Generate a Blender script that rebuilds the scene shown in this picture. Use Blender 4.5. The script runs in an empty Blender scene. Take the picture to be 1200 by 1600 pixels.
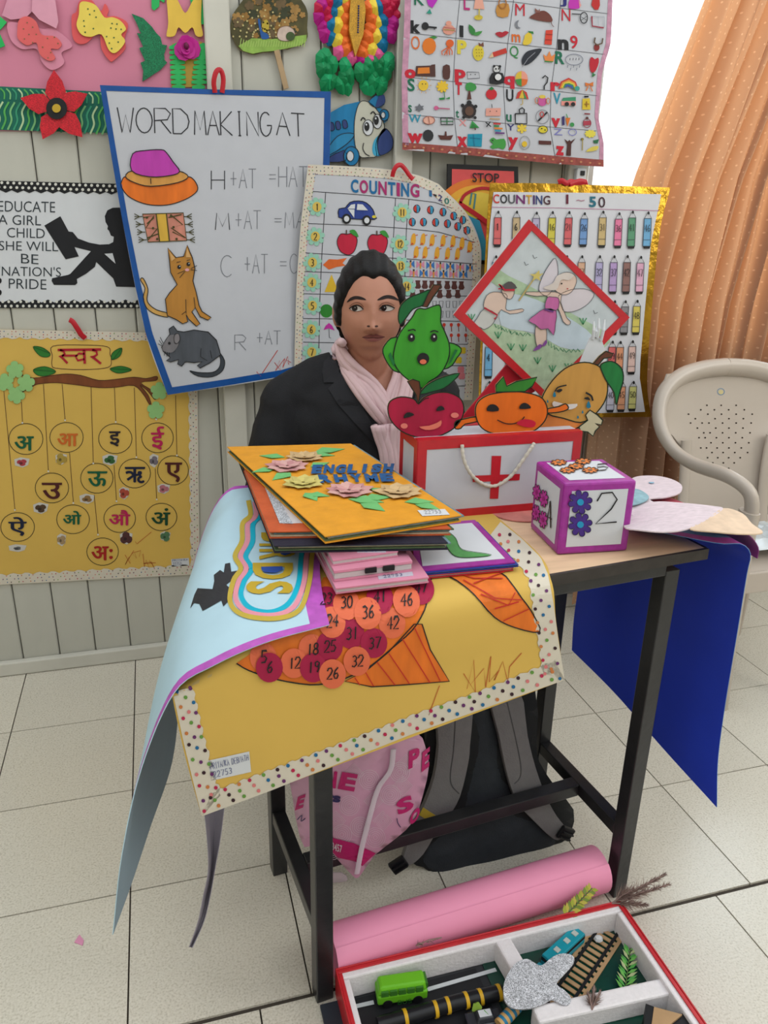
import bpy, bmesh, math, random
from mathutils import Vector, Matrix
from mathutils.bvhtree import BVHTree
from mathutils.geometry import tessellate_polygon
random.seed(7)
SC = bpy.context.scene
COL = SC.collection
# ------------------------------------------------------------------ camera
FPX = 1210.4
CAM = Vector((.4381, -2.1797, 1.2555))
PITCH, ROLL, YAW = .35727, .02190, .28832
_f0 = Vector((math.sin(YAW), math.cos(YAW), 0)); _r0 = Vector((math.cos(YAW), -math.sin(YAW), 0)); _u0 = Vector((0, 0, 1))
FWD = _f0 * math.cos(PITCH) - _u0 * math.sin(PITCH)
_up = _f0 * math.sin(PITCH) + _u0 * math.cos(PITCH)
RIGHT = _r0 * math.cos(ROLL) + _up * math.sin(ROLL)
UP = _up * math.cos(ROLL) - _r0 * math.sin(ROLL)
cd = bpy.data.cameras.new('camera'); cam = bpy.data.objects.new('camera', cd); COL.objects.link(cam)
cd.sensor_fit = 'VERTICAL'; cd.sensor_height = 36.0; cd.lens = 36.0 * FPX / 1600.0
cd.clip_start = .01
mw = Matrix((RIGHT, UP, -FWD)).transposed().to_4x4(); mw.translation = CAM
cam.matrix_world = mw
SC.camera = cam
# ------------------------------------------------------------------ light
w = bpy.data.worlds.new('world'); SC.world = w; w.use_nodes = True
bg = w.node_tree.nodes['Background']; bg.inputs[0].default_value = (.93, .98, 1.0, 1); bg.inputs[1].default_value = 1.35
def area(name, loc, target, size, sizey, power, col):
    l = bpy.data.lights.new(name, 'AREA'); l.shape = 'RECTANGLE'; l.size = size; l.size_y = sizey; l.energy = power; l.color = col
    o = bpy.data.objects.new(name, l); COL.objects.link(o); o.location = loc
    o.rotation_euler = (Vector(target) - Vector(loc)).to_track_quat('-Z', 'Y').to_euler(); return o
area('window_daylight', (2.4, .75, 1.75), (2.2, -.6, .9), 1.9, 1.5, 42, (.74, .90, 1.0))
area('side_fill', (3.35, -2.0, 2.0), (1.0, -1.0, .8), 1.2, 1.2, 18, (1.0, .97, .93))  # added fill light from the right; its window is only presumed, not built
SC.view_settings.view_transform = 'Standard'; SC.view_settings.look = 'None'
SC.view_settings.exposure = 0.36; SC.view_settings.gamma = 1.0; SC.view_settings.use_curve_mapping = False
# ------------------------------------------------------------------ measuring: points of real planes seen through the lens
def ray(px, py): return (RIGHT * ((px - 600) / FPX) - UP * ((py - 800) / FPX) + FWD)
def pl(px, py, o, n):
    d = ray(px, py); return CAM + d * ((Vector(o) - CAM).dot(n) / d.dot(n))
def ay(px, py, y): return pl(px, py, (0, y, 0), Vector((0, 1, 0)))
def az(px, py, z): return pl(px, py, (0, 0, z), Vector((0, 0, 1)))
def ax(px, py, x): return pl(px, py, (x, 0, 0), Vector((1, 0, 0)))
# ------------------------------------------------------------------ materials
KALB = .74
def lin(c):
    c = c / 255.0
    return c / 12.92 if c <= .04045 else ((c + .055) / 1.055) ** 2.4
_mc = {}
def M(rgb, rough=.65, var=.07, sc=25, metal=0, bump=0, bsc=None, st=(1, 1, 1), glit=0, trans=0, spec=.3, clear=0, k=None):
    key = (rgb, rough, var, sc, metal, bump, bsc, st, glit, trans, spec, clear, k)
    if key in _mc: return _mc[key]
    m = bpy.data.materials.new('m_%02x%02x%02x' % tuple(int(c) for c in rgb)); m.use_nodes = True
    nt = m.node_tree; N = nt.nodes; Lk = nt.links; b = N['Principled BSDF']
    kk = KALB if k is None else k
    col = [min(.92, lin(c) * kk) for c in rgb]
    b.inputs['Roughness'].default_value = rough; b.inputs['Metallic'].default_value = metal
    b.inputs['Specular IOR Level'].default_value = spec
    if clear: b.inputs['Coat Weight'].default_value = clear; b.inputs['Coat Roughness'].default_value = .08
    if trans: b.inputs['Transmission Weight'].default_value = trans
    tc = N.new('ShaderNodeTexCoord'); mp = N.new('ShaderNodeMapping'); Lk.new(tc.outputs['Object'], mp.inputs[0]); mp.inputs['Scale'].default_value = st
    if var:
        nz = N.new('ShaderNodeTexNoise'); nz.inputs['Scale'].default_value = sc; nz.inputs['Detail'].default_value = 3; Lk.new(mp.outputs[0], nz.inputs['Vector'])
        r = N.new('ShaderNodeMapRange'); Lk.new(nz.outputs[0], r.inputs[0])
        r.inputs[1].default_value = .25; r.inputs[2].default_value = .75; r.inputs[3].default_value = 1 - var; r.inputs[4].default_value = 1 + var
        mx = N.new('ShaderNodeVectorMath'); mx.operation = 'SCALE'; mx.inputs[0].default_value = col; Lk.new(r.outputs[0], mx.inputs['Scale'])
        out = mx.outputs[0]
        if glit:
            vz = N.new('ShaderNodeTexVoronoi'); vz.inputs['Scale'].default_value = 900; Lk.new(tc.outputs['Object'], vz.inputs['Vector'])
            sp = N.new('ShaderNodeSeparateColor'); Lk.new(vz.outputs['Color'], sp.inputs[0])
            r2 = N.new('ShaderNodeMapRange'); Lk.new(sp.outputs[0], r2.inputs[0]); r2.inputs[3].default_value = 1 - glit; r2.inputs[4].default_value = 1 + 2 * glit
            m2 = N.new('ShaderNodeVectorMath'); m2.operation = 'SCALE'; Lk.new(out, m2.inputs[0]); Lk.new(r2.outputs[0], m2.inputs['Scale']); out = m2.outputs[0]
        Lk.new(out, b.inputs['Base Color'])
    else: b.inputs['Base Color'].default_value = (*col, 1)
    if bump:
        n2 = N.new('ShaderNodeTexNoise'); n2.inputs['Scale'].default_value = bsc or sc * 3; n2.inputs['Detail'].default_value = 4; Lk.new(mp.outputs[0], n2.inputs['Vector'])
        bp = N.new('ShaderNodeBump'); bp.inputs['Strength'].default_value = bump; bp.inputs['Distance'].default_value = .004; Lk.new(n2.outputs[0], bp.inputs['Height']); Lk.new(bp.outputs[0], b.inputs['Normal'])
    _mc[key] = m; return m
def crayon(rgb, var=.16): return M(rgb, .6, var, 45, st=(1, 1, .25))
INK = M((28, 27, 30), .5, 0); WHITE = M((226, 228, 232), .6, .02); BLACK = M((26, 26, 29), .5, .1)
# ------------------------------------------------------------------ mesh building
WP = {}; GEO = {}
def tagp(o, label, cat, group=None, kind=None):
    if label: o['label'] = label
    if cat: o['category'] = cat
    if group: o['group'] = group
    if kind: o['kind'] = kind
    return o
def thing(name, label, cat, loc=(0, 0, 0), group=None, kind=None):
    o = bpy.data.objects.new(name, None); COL.objects.link(o); o.empty_display_size = .05
    o.location = loc; WP[o.name] = Vector(loc); return tagp(o, label, cat, group, kind)
class MB:
    def __init__(s): s.v = []; s.f = []; s.mi = []; s.mats = []
    def _m(s, mat):
        if mat not in s.mats: s.mats.append(mat)
        return s.mats.index(mat)
    def add(s, vs, fs, mat):
        b = len(s.v); s.v += [Vector(p) for p in vs]; k = s._m(mat)
        for f in fs: s.f.append(tuple(i + b for i in f)); s.mi.append(k)
        return s
    def box(s, c, size, mat, rz=0, rm=None):
        hx, hy, hz = (t / 2 for t in size); R = rm or Matrix.Rotation(rz, 3, 'Z'); c = Vector(c)
        vs = [c + R @ Vector((x, y, z)) for z in (-hz, hz) for y in (-hy, hy) for x in (-hx, hx)]
        return s.add(vs, [(0, 2, 3, 1), (4, 5, 7, 6), (0, 1, 5, 4), (2, 6, 7, 3), (0, 4, 6, 2), (1, 3, 7, 5)], mat)
    def bar(s, a, b, wx, wz, mat, up=(0, 0, 1)):
        a = Vector(a); b = Vector(b); d = (b - a); L = d.length; d = d / L; u = Vector(up)
        if abs(d.dot(u)) > .95: u = Vector((0, 1, 0))
        sd = d.cross(u).normalized(); u = sd.cross(d)
        return s.box((a + b) / 2, (wx, L, wz), mat, rm=Matrix((sd, d, u)).transposed())
    def tube(s, path, rad, mat, n=8, caps=True, closed=False, flat=1.0, up=None):
        P = [Vector(p) for p in path]; m = len(P); R = rad if isinstance(rad, (list, tuple)) else [rad] * m
        vs = []; ref = Vector(up) if up else Vector((0, 0, 1)); prev = None
        for i in range(m):
            t = (P[(i + 1) % m] - P[i - 1]) if closed else (P[min(i + 1, m - 1)] - P[max(i - 1, 0)])
            if t.length < 1e-9: t = Vector((0, 0, 1))
            t.normalize()
            if prev is None or up:
                r0 = ref if abs(t.dot(ref)) < .95 else Vector((1, 0, 0))
                a = t.cross(r0).normalized()
            else:
                a = prev - t * prev.dot(t); a.normalize()
            prev = a; b = t.cross(a)
            for k in range(n):
                q = 2 * math.pi * k / n; vs.append(P[i] + a * (math.cos(q) * R[i]) + b * (math.sin(q) * R[i] * flat))
        fs = []
        for i in range(m if closed else m - 1):
            j = (i + 1) % m
            for k in range(n): k2 = (k + 1) % n; fs.append((i * n + k, i * n + k2, j * n + k2, j * n + k))
        if caps and not closed: fs += [tuple(range(n - 1, -1, -1)), tuple((m - 1) * n + k for k in range(n))]
        return s.add(vs, fs, mat)
    def lathe(s, prof, c, mat, n=20, R=None):
        c = Vector(c); R = R or Matrix.Identity(3); vs = []; m = len(prof)
        for r, z in prof:
            for k in range(n): q = 2 * math.pi * k / n; vs.append(c + R @ Vector((r * math.cos(q), r * math.sin(q), z)))
        fs = [(i * n + k, i * n + (k + 1) % n, (i + 1) * n + (k + 1) % n, (i + 1) * n + k) for i in range(m - 1) for k in range(n)]
        fs += [tuple(range(n - 1, -1, -1)), tuple((m - 1) * n + k for k in range(n))]
        return s.add(vs, fs, mat)
    def ball(s, c, r, mat, nu=14, nv=9, R=None):
        r = r if isinstance(r, (tuple, list)) else (r, r, r); c = Vector(c); R = R or Matrix.Identity(3); vs = [c + R @ Vector((0, 0, -r[2]))]
        for j in range(1, nv):
            a = -math.pi / 2 + math.pi * j / nv
            for i in range(nu): q = 2 * math.pi * i / nu; vs.append(c + R @ Vector((r[0] * math.cos(a) * math.cos(q), r[1] * math.cos(a) * math.sin(q), r[2] * math.sin(a))))
        vs.append(c + R @ Vector((0, 0, r[2]))); top = len(vs) - 1; fs = []
        for i in range(nu):
            i2 = (i + 1) % nu; fs.append((0, 1 + i2, 1 + i)); fs.append((top, 1 + (nv - 2) * nu + i, 1 + (nv - 2) * nu + i2))
            for j in range(nv - 2): a = 1 + j * nu; b = a + nu; fs.append((a + i, a + i2, b + i2, b + i))
        return s.add(vs, fs, mat)
    def prism(s, pts, off, mat, side=None):
        P = [Vector(p) for p in pts]; off = Vector(off); n = len(P); side = side or mat
        nrm = off.normalized(); a = nrm.orthogonal().normalized(); b = nrm.cross(a)
        tri = tessellate_polygon([[Vector((p.dot(a), p.dot(b), 0)) for p in P]])
        area2 = sum(P[i].dot(a) * P[(i + 1) % n].dot(b) - P[(i + 1) % n].dot(a) * P[i].dot(b) for i in range(n))
        fr = []; bk = []
        for t in tri:
            x = [Vector((P[i].dot(a), P[i].dot(b))) for i in t]; ar = (x[1] - x[0]).cross(x[2] - x[0])
            t = t if ar > 0 else (t[0], t[2], t[1])     # normal along +off
            bk.append(tuple(i + n for i in t)); fr.append((t[0], t[2], t[1]))
        s.add(P + [p + off for p in P], fr, mat); b0 = len(s.v) - 2 * n; k = s._m(mat)
        for f in bk: s.f.append(tuple(i + b0 for i in f)); s.mi.append(k)
        ks = s._m(side)
        for i in range(n):
            j = (i + 1) % n
            q = (i, j, j + n, i + n) if area2 > 0 else (j, i, i + n, j + n)
            s.f.append(tuple(x + b0 for x in q)); s.mi.append(ks)
        return s
    def grid(s, rows, mat, back=None, th=.0012, toward=None, fm=None):
        """a sheet of paper through rows of points; front is the side turned to `toward`"""
        nv = len(rows); nu = len(rows[0]); toward = Vector(toward) if toward is not None else CAM
        nr = [[None] * nu for _ in range(nv)]
        for j in range(nv):
            for i in range(nu):
                du = rows[j][min(i + 1, nu - 1)] - rows[j][max(i - 1, 0)]; dv = rows[min(j + 1, nv - 1)][i] - rows[max(j - 1, 0)][i]
                n = du.cross(dv); nr[j][i] = n.normalized() if n.length > 1e-12 else Vector((0, 0, 1))
        c = nv // 2; e = nu // 2
        flip = nr[c][e].dot(toward - rows[c][e]) < 0
        sg = -1 if flip else 1
        A = [rows[j][i] for j in range(nv) for i in range(nu)]; B = [rows[j][i] - nr[j][i] * sg * th for j in range(nv) for i in range(nu)]
        fa = []; fb = []; rim = []
        q = lambda a, b, c_, d: (a, d, c_, b) if flip else (a, b, c_, d)
        NN = nu * nv
        for j in range(nv - 1):
            for i in range(nu - 1):
                a = j * nu + i; f = q(a, a + 1, a + nu + 1, a + nu); fa.append(f); fb.append(tuple(x + NN for x in reversed(f)))
        per = [i for i in range(nu)] + [j * nu + nu - 1 for j in range(1, nv)] + [(nv - 1) * nu + i for i in range(nu - 2, -1, -1)] + [j * nu for j in range(nv - 2, 0, -1)]
        for k in range(len(per)):
            a = per[k]; b = per[(k + 1) % len(per)]; f = (b, a, a + NN, b + NN); rim.append(tuple(reversed(f)) if flip else f)
        s.add(A + B, fa, mat); b0 = len(s.v) - 2 * NN
        if fm:
            for q_, (j, i) in enumerate([(j, i) for j in range(nv - 1) for i in range(nu - 1)]):
                m_ = fm(i, j)
                if m_: s.mi[len(s.mi) - len(fa) + q_] = s._m(m_)
        kb = s._m(back or mat); kr = s._m(mat)
        for f in fb: s.f.append(tuple(x + b0 for x in f)); s.mi.append(kb)
        for f in rim: s.f.append(tuple(x + b0 for x in f)); s.mi.append(kr)
        return s
    def build(s, name, parent=None, label=None, cat=None, group=None, kind=None, smooth=0, bevel=0, bseg=2, origin=None):
        if not s.v: return None
        if bevel:
            bm = bmesh.new(); vv = [bm.verts.new(p) for p in s.v]
            for f, k in zip(s.f, s.mi):
                try: fc = bm.faces.new([vv[i] for i in f]); fc.material_index = k
                except ValueError: pass
            bm.normal_update()
            ed = [e for e in bm.edges if len(e.link_faces) == 2 and e.calc_face_angle(0) > .6]
            bmesh.ops.bevel(bm, geom=ed, offset=bevel, segments=bseg, affect='EDGES', profile=.5, clamp_overlap=True)
            bm.verts.index_update(); s.v = [v.co.copy() for v in bm.verts]; s.f = [tuple(v.index for v in f.verts) for f in bm.faces]; s.mi = [f.material_index for f in bm.faces]; bm.free()
        lo = Vector([min(p[i] for p in s.v) for i in range(3)]); hi = Vector([max(p[i] for p in s.v) for i in range(3)])
        org = Vector(origin) if origin is not None else Vector(((lo.x + hi.x) / 2, (lo.y + hi.y) / 2, lo.z))
        me = bpy.data.meshes.new(name); me.from_pydata([p - org for p in s.v], [], s.f)
        for mt in s.mats: me.materials.append(mt)
        me.polygons.foreach_set('material_index', s.mi)
        if smooth:
            me.polygons.foreach_set('use_smooth', [True] * len(me.polygons)); me.set_sharp_from_angle(angle=smooth)
        me.update()
        o = bpy.data.objects.new(name, me); COL.objects.link(o)
        if parent is not None: o.parent = parent; o.location = org - WP[parent.name]
        else: o.location = org
        WP[o.name] = org; GEO[o.name] = (s.v, s.f)
        return tagp(o, label, cat, group, kind)
# ------------------------------------------------------------------ curves of points
def cat(P, n=8, closed=False):
    P = [Vector(p) for p in P]; m = len(P); out = []
    for i in range(m if closed else m - 1):
        p0 = P[i - 1] if (closed or i > 0) else P[0] * 2 - P[1]
        p1 = P[i]; p2 = P[(i + 1) % m]
        p3 = P[(i + 2) % m] if (closed or i + 2 < m) else P[-1] * 2 - P[-2]
        for k in range(n):
            t = k / n; out.append(.5 * ((2 * p1) + (p2 - p0) * t + (2 * p0 - 5 * p1 + 4 * p2 - p3) * t * t + (3 * p1 - p0 - 3 * p2 + p3) * t ** 3))
    if not closed: out.append(P[-1])
    return out
def resamp(P, n):
    P = [Vector(p) for p in P]; d = [0]
    for a, b in zip(P, P[1:]): d.append(d[-1] + (b - a).length)
    out = []; k = 0
    for i in range(n):
        t = d[-1] * i / (n - 1)
        while k < len(P) - 2 and d[k + 1] < t: k += 1
        s = (t - d[k]) / max(1e-12, d[k + 1] - d[k]); out.append(P[k].lerp(P[k + 1], min(1, max(0, s))))
    return out
def coons(top, right, bottom, left, nu, nv, bulge=None):
    """top/bottom run left to right, left/right run top to bottom"""
    T = resamp(top, nu); B = resamp(bottom, nu); Lf = resamp(left, nv); Rt = resamp(right, nv); rows = []
    for j in range(nv):
        v = j / (nv - 1); r = []
        for i in range(nu):
            u = i / (nu - 1)
            p = T[i] * (1 - v) + B[i] * v + Lf[j] * (1 - u) + Rt[j] * u - (T[0] * ((1 - u) * (1 - v)) + T[-1] * (u * (1 - v)) + B[0] * ((1 - u) * v) + B[-1] * (u * v))
            if bulge: p = p + bulge(u, v)
            r.append(p)
        rows.append(r)
    return rows
def loft(rows, nu, nv):
    R = [resamp(cat(r, 6), nu) for r in rows]; cols = [resamp(cat([R[j][i] for j in range(len(R))], 6), nv) for i in range(nu)]
    return [[cols[i][j] for i in range(nu)] for j in range(nv)]
# ------------------------------------------------------------------ things drawn, printed or glued on a surface
class Surf:
    def __init__(s, objs=None, o=None, n=None, seg=0):
        s.seg = seg; s.bvh = None; s.cen = None
        if objs:
            vs = []; fs = []
            for ob in objs:
                v, f = GEO[ob.name]; b = len(vs); vs += v; fs += [tuple(i + b for i in q) for q in f]
            s.bvh = BVHTree.FromPolygons(vs, fs)
            if o is None:
                s.o = sum(vs, Vector()) / len(vs); s.n = (CAM - s.o).normalized()
                h = s.bvh.find_nearest(s.o); s.n = h[1]; s.o = h[0]
        if o is not None: s.o = Vector(o); s.n = Vector(n).normalized()
        if s.n.dot(CAM - s.o) < 0: s.n = -s.n
    def hit(s, px, py):
        d = ray(px, py).normalized()
        if s.bvh:
            loc, n, _, _ = s.bvh.ray_cast(CAM, d)
            if loc is not None: return loc, (n if n.dot(d) < 0 else -n)
            if s.cen is None:
                q = s.o - CAM; s.cen = Vector((600 + FPX * q.dot(RIGHT) / q.dot(FWD), 800 - FPX * q.dot(UP) / q.dot(FWD)))
            v = s.cen - Vector((px, py)); L = max(v.length, 1e-6)
            for k in (2, 4, 7, 11, 16):
                if k > L: break
                loc, n, _, _ = s.bvh.ray_cast(CAM, ray(px + v.x / L * k, py + v.y / L * k).normalized())
                if loc is not None:
                    if abs(n.dot(d)) < .12: n = s.n
                    t = (loc - CAM).dot(n) / d.dot(n); return CAM + d * t, (n if n.dot(d) < 0 else -n)
            return None
        t = (s.o - CAM).dot(s.n) / d.dot(s.n); return CAM + d * t, s.n
def refine(vs, tr, L):
    for _ in range(7):
        mid = {}; out = []; ch = False
        def long(a, b): return (vs[a] - vs[b]).length > L
        def md(a, b):
            k = (min(a, b), max(a, b))
            if k not in mid: mid[k] = len(vs); vs.append((vs[a] + vs[b]) / 2)
            return mid[k]
        for a, b, c in tr:
            e = [long(a, b), long(b, c), long(c, a)]
            if not any(e): out.append((a, b, c)); continue
            ch = True
            while not e[0]: a, b, c = b, c, a; e = e[1:] + e[:1]
            m = md(a, b)
            if e[1] and e[2]: x = md(b, c); y = md(c, a); out += [(a, m, y), (m, b, x), (y, x, c), (m, x, y)]
            elif e[1]: x = md(b, c); out += [(m, b, x), (a, m, x), (a, x, c)]
            elif e[2]: y = md(c, a); out += [(a, m, y), (m, b, c), (m, c, y)]
            else: out += [(a, m, c), (m, b, c)]
        tr = out
        if not ch: break
    return vs, tr
_tx = {}
def text2d(body, bold=0.0):
    k = (body, bold)
    if k in _tx: return _tx[k]
    c = bpy.data.curves.new('lettering', 'FONT'); c.body = body; c.offset = bold; c.resolution_u = 3
    o = bpy.data.objects.new('lettering', c); COL.objects.link(o)
    dg = bpy.context.evaluated_depsgraph_get(); e = o.evaluated_get(dg); m = e.to_mesh(); m.calc_loop_triangles()
    vs = [Vector((v.co.x, v.co.y)) for v in m.vertices]; tr = [tuple(t.vertices) for t in m.loop_triangles]
    e.to_mesh_clear(); bpy.data.objects.remove(o); bpy.data.curves.remove(c)
    x0 = min(v.x for v in vs); x1 = max(v.x for v in vs); y0 = min(v.y for v in vs); y1 = max(v.y for v in vs)
    vs = [Vector(((v.x - x0) / max(1e-6, x1 - x0), (v.y - y0) / max(1e-6, y1 - y0))) for v in vs]
    _tx[k] = (vs, tr); return _tx[k]
_a = lambda cx, cy, rx, ry, a0, a1, n=8: ' '.join('%.2f,%.2f' % (cx + rx * math.cos(math.radians(a0 + (a1 - a0) * i / n)), cy + ry * math.sin(math.radians(a0 + (a1 - a0) * i / n))) for i in range(n + 1))
SF = {'A': '0,0 .5,1 1,0;.2,.4 .8,.4', 'B': '0,0 0,1 .6,1 .9,.85 .9,.65 .6,.5 0,.5;.6,.5 1,.35 1,.15 .6,0 0,0', 'C': _a(.55, .5, .5, .5, 50, 310, 12), 'D': '0,0 0,1 .5,1 .9,.75 1,.5 .9,.25 .5,0 0,0',
      'E': '1,1 0,1 0,0 1,0;0,.5 .8,.5', 'F': '1,1 0,1 0,0;0,.5 .7,.5', 'G': _a(.5, .5, .5, .5, 50, 340, 12) + ' 1,.45 .6,.45', 'H': '0,0 0,1;1,0 1,1;0,.5 1,.5', 'I': '.5,0 .5,1;.2,1 .8,1;.2,0 .8,0', 'J': '1,1 .7,1 .7,.2 .4,0 .1,.2',
      'K': '0,0 0,1;1,1 0,.45 1,0', 'L': '0,1 0,0 1,0', 'M': '0,0 .1,1 .5,.2 .9,1 1,0', 'N': '0,0 0,1 1,0 1,1', 'O': _a(.5, .5, .5, .5, 90, 450, 16), 'P': '0,0 0,1 .7,1 1,.8 .9,.55 .6,.45 0,.45', 'Q': _a(.5, .5, .5, .5, 90, 450, 16) + ';.6,.3 1,0',
      'R': '0,0 0,1 .7,1 1,.8 .8,.55 0,.5;.4,.5 1,0', 'S': _a(.5, .75, .42, .25, 20, 270, 8) + ' ' + _a(.5, .25, .45, .25, 90, -160, 8), 'T': '0,1 1,1;.5,1 .5,0', 'U': '0,1 0,.3 .25,0 .7,0 1,.3 1,1', 'V': '0,1 .5,0 1,1',
      'W': '0,1 .25,0 .5,.7 .75,0 1,1', 'X': '0,0 1,1;0,1 1,0', 'Y': '0,1 .5,.5 1,1;.5,.5 .4,0', 'Z': '0,1 1,1 0,0 1,0', '+': '.1,.5 .9,.5;.5,.15 .5,.85', '=': '.1,.6 .9,.6;.1,.4 .9,.4', '-': '.1,.5 .9,.5', "'": '.5,1 .4,.75',
      '0': _a(.5, .5, .45, .5, 90, 450, 14), '1': '.3,.8 .6,1 .6,0', '2': '0,.75 .2,1 .7,1 .95,.75 .7,.45 0,0 1,0', '3': '.1,.9 .5,1 .9,.8 .7,.55 .4,.52 .8,.45 .9,.2 .5,0 .05,.1', '4': '.65,0 .7,1 0,.35 1,.35', '5': '.95,1 .2,1 .1,.55 .6,.6 .95,.35 .7,.03 .05,.05',
      '6': '.8,1 .3,.7 .1,.3 .3,.02 .7,.02 .9,.25 .7,.5 .2,.4', '7': '0,1 1,1 .4,0', '8': _a(.5, .75, .35, .25, -90, 270, 10) + ';' + _a(.5, .25, .45, .25, 90, 450, 10), '9': '.9,.7 .6,.5 .2,.6 .15,.9 .5,1 .9,.85 .85,.3 .6,0', '~': '0,.45 .25,.6 .6,.4 1,.55'}
SF = {k: [[tuple(float(t) for t in p.split(',')) for p in st.split()] for st in v.split(';')] for k, v in SF.items()}
class Dec:
    """flat print and glued paper on a surface; every point is taken on the real surface"""
    def __init__(s, surf, eps=.0008): s.sf = surf; s.mb = MB(); s.eps = eps
    def tri(s, vs, tr, mat, layer=1):
        if s.sf.seg: vs, tr = refine([v.copy() for v in vs], list(tr), s.sf.seg)
        out = []
        for p in vs:
            h = s.sf.hit(p.x, p.y); out.append(h[0] + h[1] * s.eps * layer if h else None)
        fs = []; use = {}
        tr = [t for t in tr if all(out[i] is not None for i in t)]
        for t in tr:
            for i in t: use.setdefault(i, len(use))
        out = [out[i] for i in use]; tr = [tuple(use[i] for i in t) for t in tr]
        for t in tr:
            a, b, c = (out[i] for i in t); n = (b - a).cross(c - a)
            fs.append(t if n.dot(CAM - a) > 0 else (t[0], t[2], t[1]))
        s.mb.add(out, fs, mat); return s
    def poly(s, pts, mat, layer=1, sm=0):
        P = [Vector(p) for p in pts]
        if sm: P = cat(P, sm, True)
        tr = tessellate_polygon([[Vector((p.x, p.y, 0)) for p in P]])
        return s.tri(P, tr, mat, layer)
    def line(s, pts, wd, mat, layer=2, closed=False, sm=0):
        P = [Vector(p) for p in pts]
        if sm: P = cat(P, sm, closed)
        n = len(P); A = []; h = wd / 2
        for i in range(n):
            t = (P[(i + 1) % n] - P[i - 1]) if closed else (P[min(i + 1, n - 1)] - P[max(i - 1, 0)])
            if t.length < 1e-9: t = Vector((1, 0))
            t.normalize(); q = Vector((-t.y, t.x)) * h; A += [P[i] + q, P[i] - q]
        tr = []
        for i in range(n if closed else n - 1):
            a = 2 * i; b = 2 * ((i + 1) % n); tr += [(a, a + 1, b + 1), (a, b + 1, b)]
        return s.tri(A, tr, mat, layer)
    def out(s, pts, fill, wd=1.6, ink=None, layer=1, sm=5):
        """an outlined drawing: filled shape with an ink line round it"""
        s.poly(pts, fill, layer, sm); return s.line(pts, wd, ink or INK, layer + 1, True, sm)
    def disc(s, cx, cy, rx, ry, mat, layer=1, n=18, rot=0):
        c, q = math.cos(rot), math.sin(rot)
        P = [Vector((cx + rx * math.cos(2 * math.pi * i / n) * c - ry * math.sin(2 * math.pi * i / n) * q, cy + rx * math.cos(2 * math.pi * i / n) * q + ry * math.sin(2 * math.pi * i / n) * c)) for i in range(n)]
        return s.tri(P, [(0, i, i + 1) for i in range(1, n - 1)], mat, layer)
    def ring(s, cx, cy, rx, ry, wd, mat, layer=2, n=26):
        return s.line([(cx + rx * math.cos(2 * math.pi * i / n), cy + ry * math.sin(2 * math.pi * i / n)) for i in range(n)], wd, mat, layer, True)
    def text(s, body, bl, br, tl, mat, layer=2, bold=0.0):
        """bl, br, tl: image corners of the word's box"""
        vs, tr = text2d(body, bold); bl, br, tl = Vector(bl), Vector(br), Vector(tl)
        return s.tri([bl + (br - bl) * v.x + (tl - bl) * v.y for v in vs], tr, mat, layer)
    def hand(s, body, bl, br, tl, wd, mat, layer=2, gap=.28):
        bl, br, tl = Vector(bl), Vector(br), Vector(tl); n = len(body); cw = 1.0 / (n - gap) if n > 1 else 1.0
        for k, ch in enumerate(body):
            if ch == ' ' or ch not in SF: continue
            nar = .35 if ch in "I1'" and n > 1 else 1 - gap if n > 1 else 1
            off = (1 - gap - nar) / 2 if n > 1 else 0
            for st in SF[ch]:
                s.line([bl + (br - bl) * ((k + off + x * nar) * cw) + (tl - bl) * y for x, y in st], wd, mat, layer)
        return s
    def build(s, name, parent, label=None): return s.mb.build(name, parent, label)
def flower(cx, cy, r, petals=8, depth=.55, rot=0, sq=1.0, n=8):
    m = petals * n; out = []
    for i in range(m):
        a = 2 * math.pi * i / m; q = r * (1 - depth * (1 - abs(math.sin(petals * a / 2)) ** .5)); out.append((cx + q * math.cos(a + rot), cy + sq * q * math.sin(a + rot)))
    return out
def card(name, pts, surf, th, mat, side=None, parent=None, sm=0, **kw):
    """a cut-out of card: its outline stands in the plane of `surf`, with thickness behind"""
    P = [Vector(p) for p in pts]
    if sm: P = cat(P, sm, True)
    W = [surf.hit(p.x, p.y)[0] for p in P]
    return MB().prism([p for p in W], -surf.n * th, mat, side or mat).build(name, parent, **kw)
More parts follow.
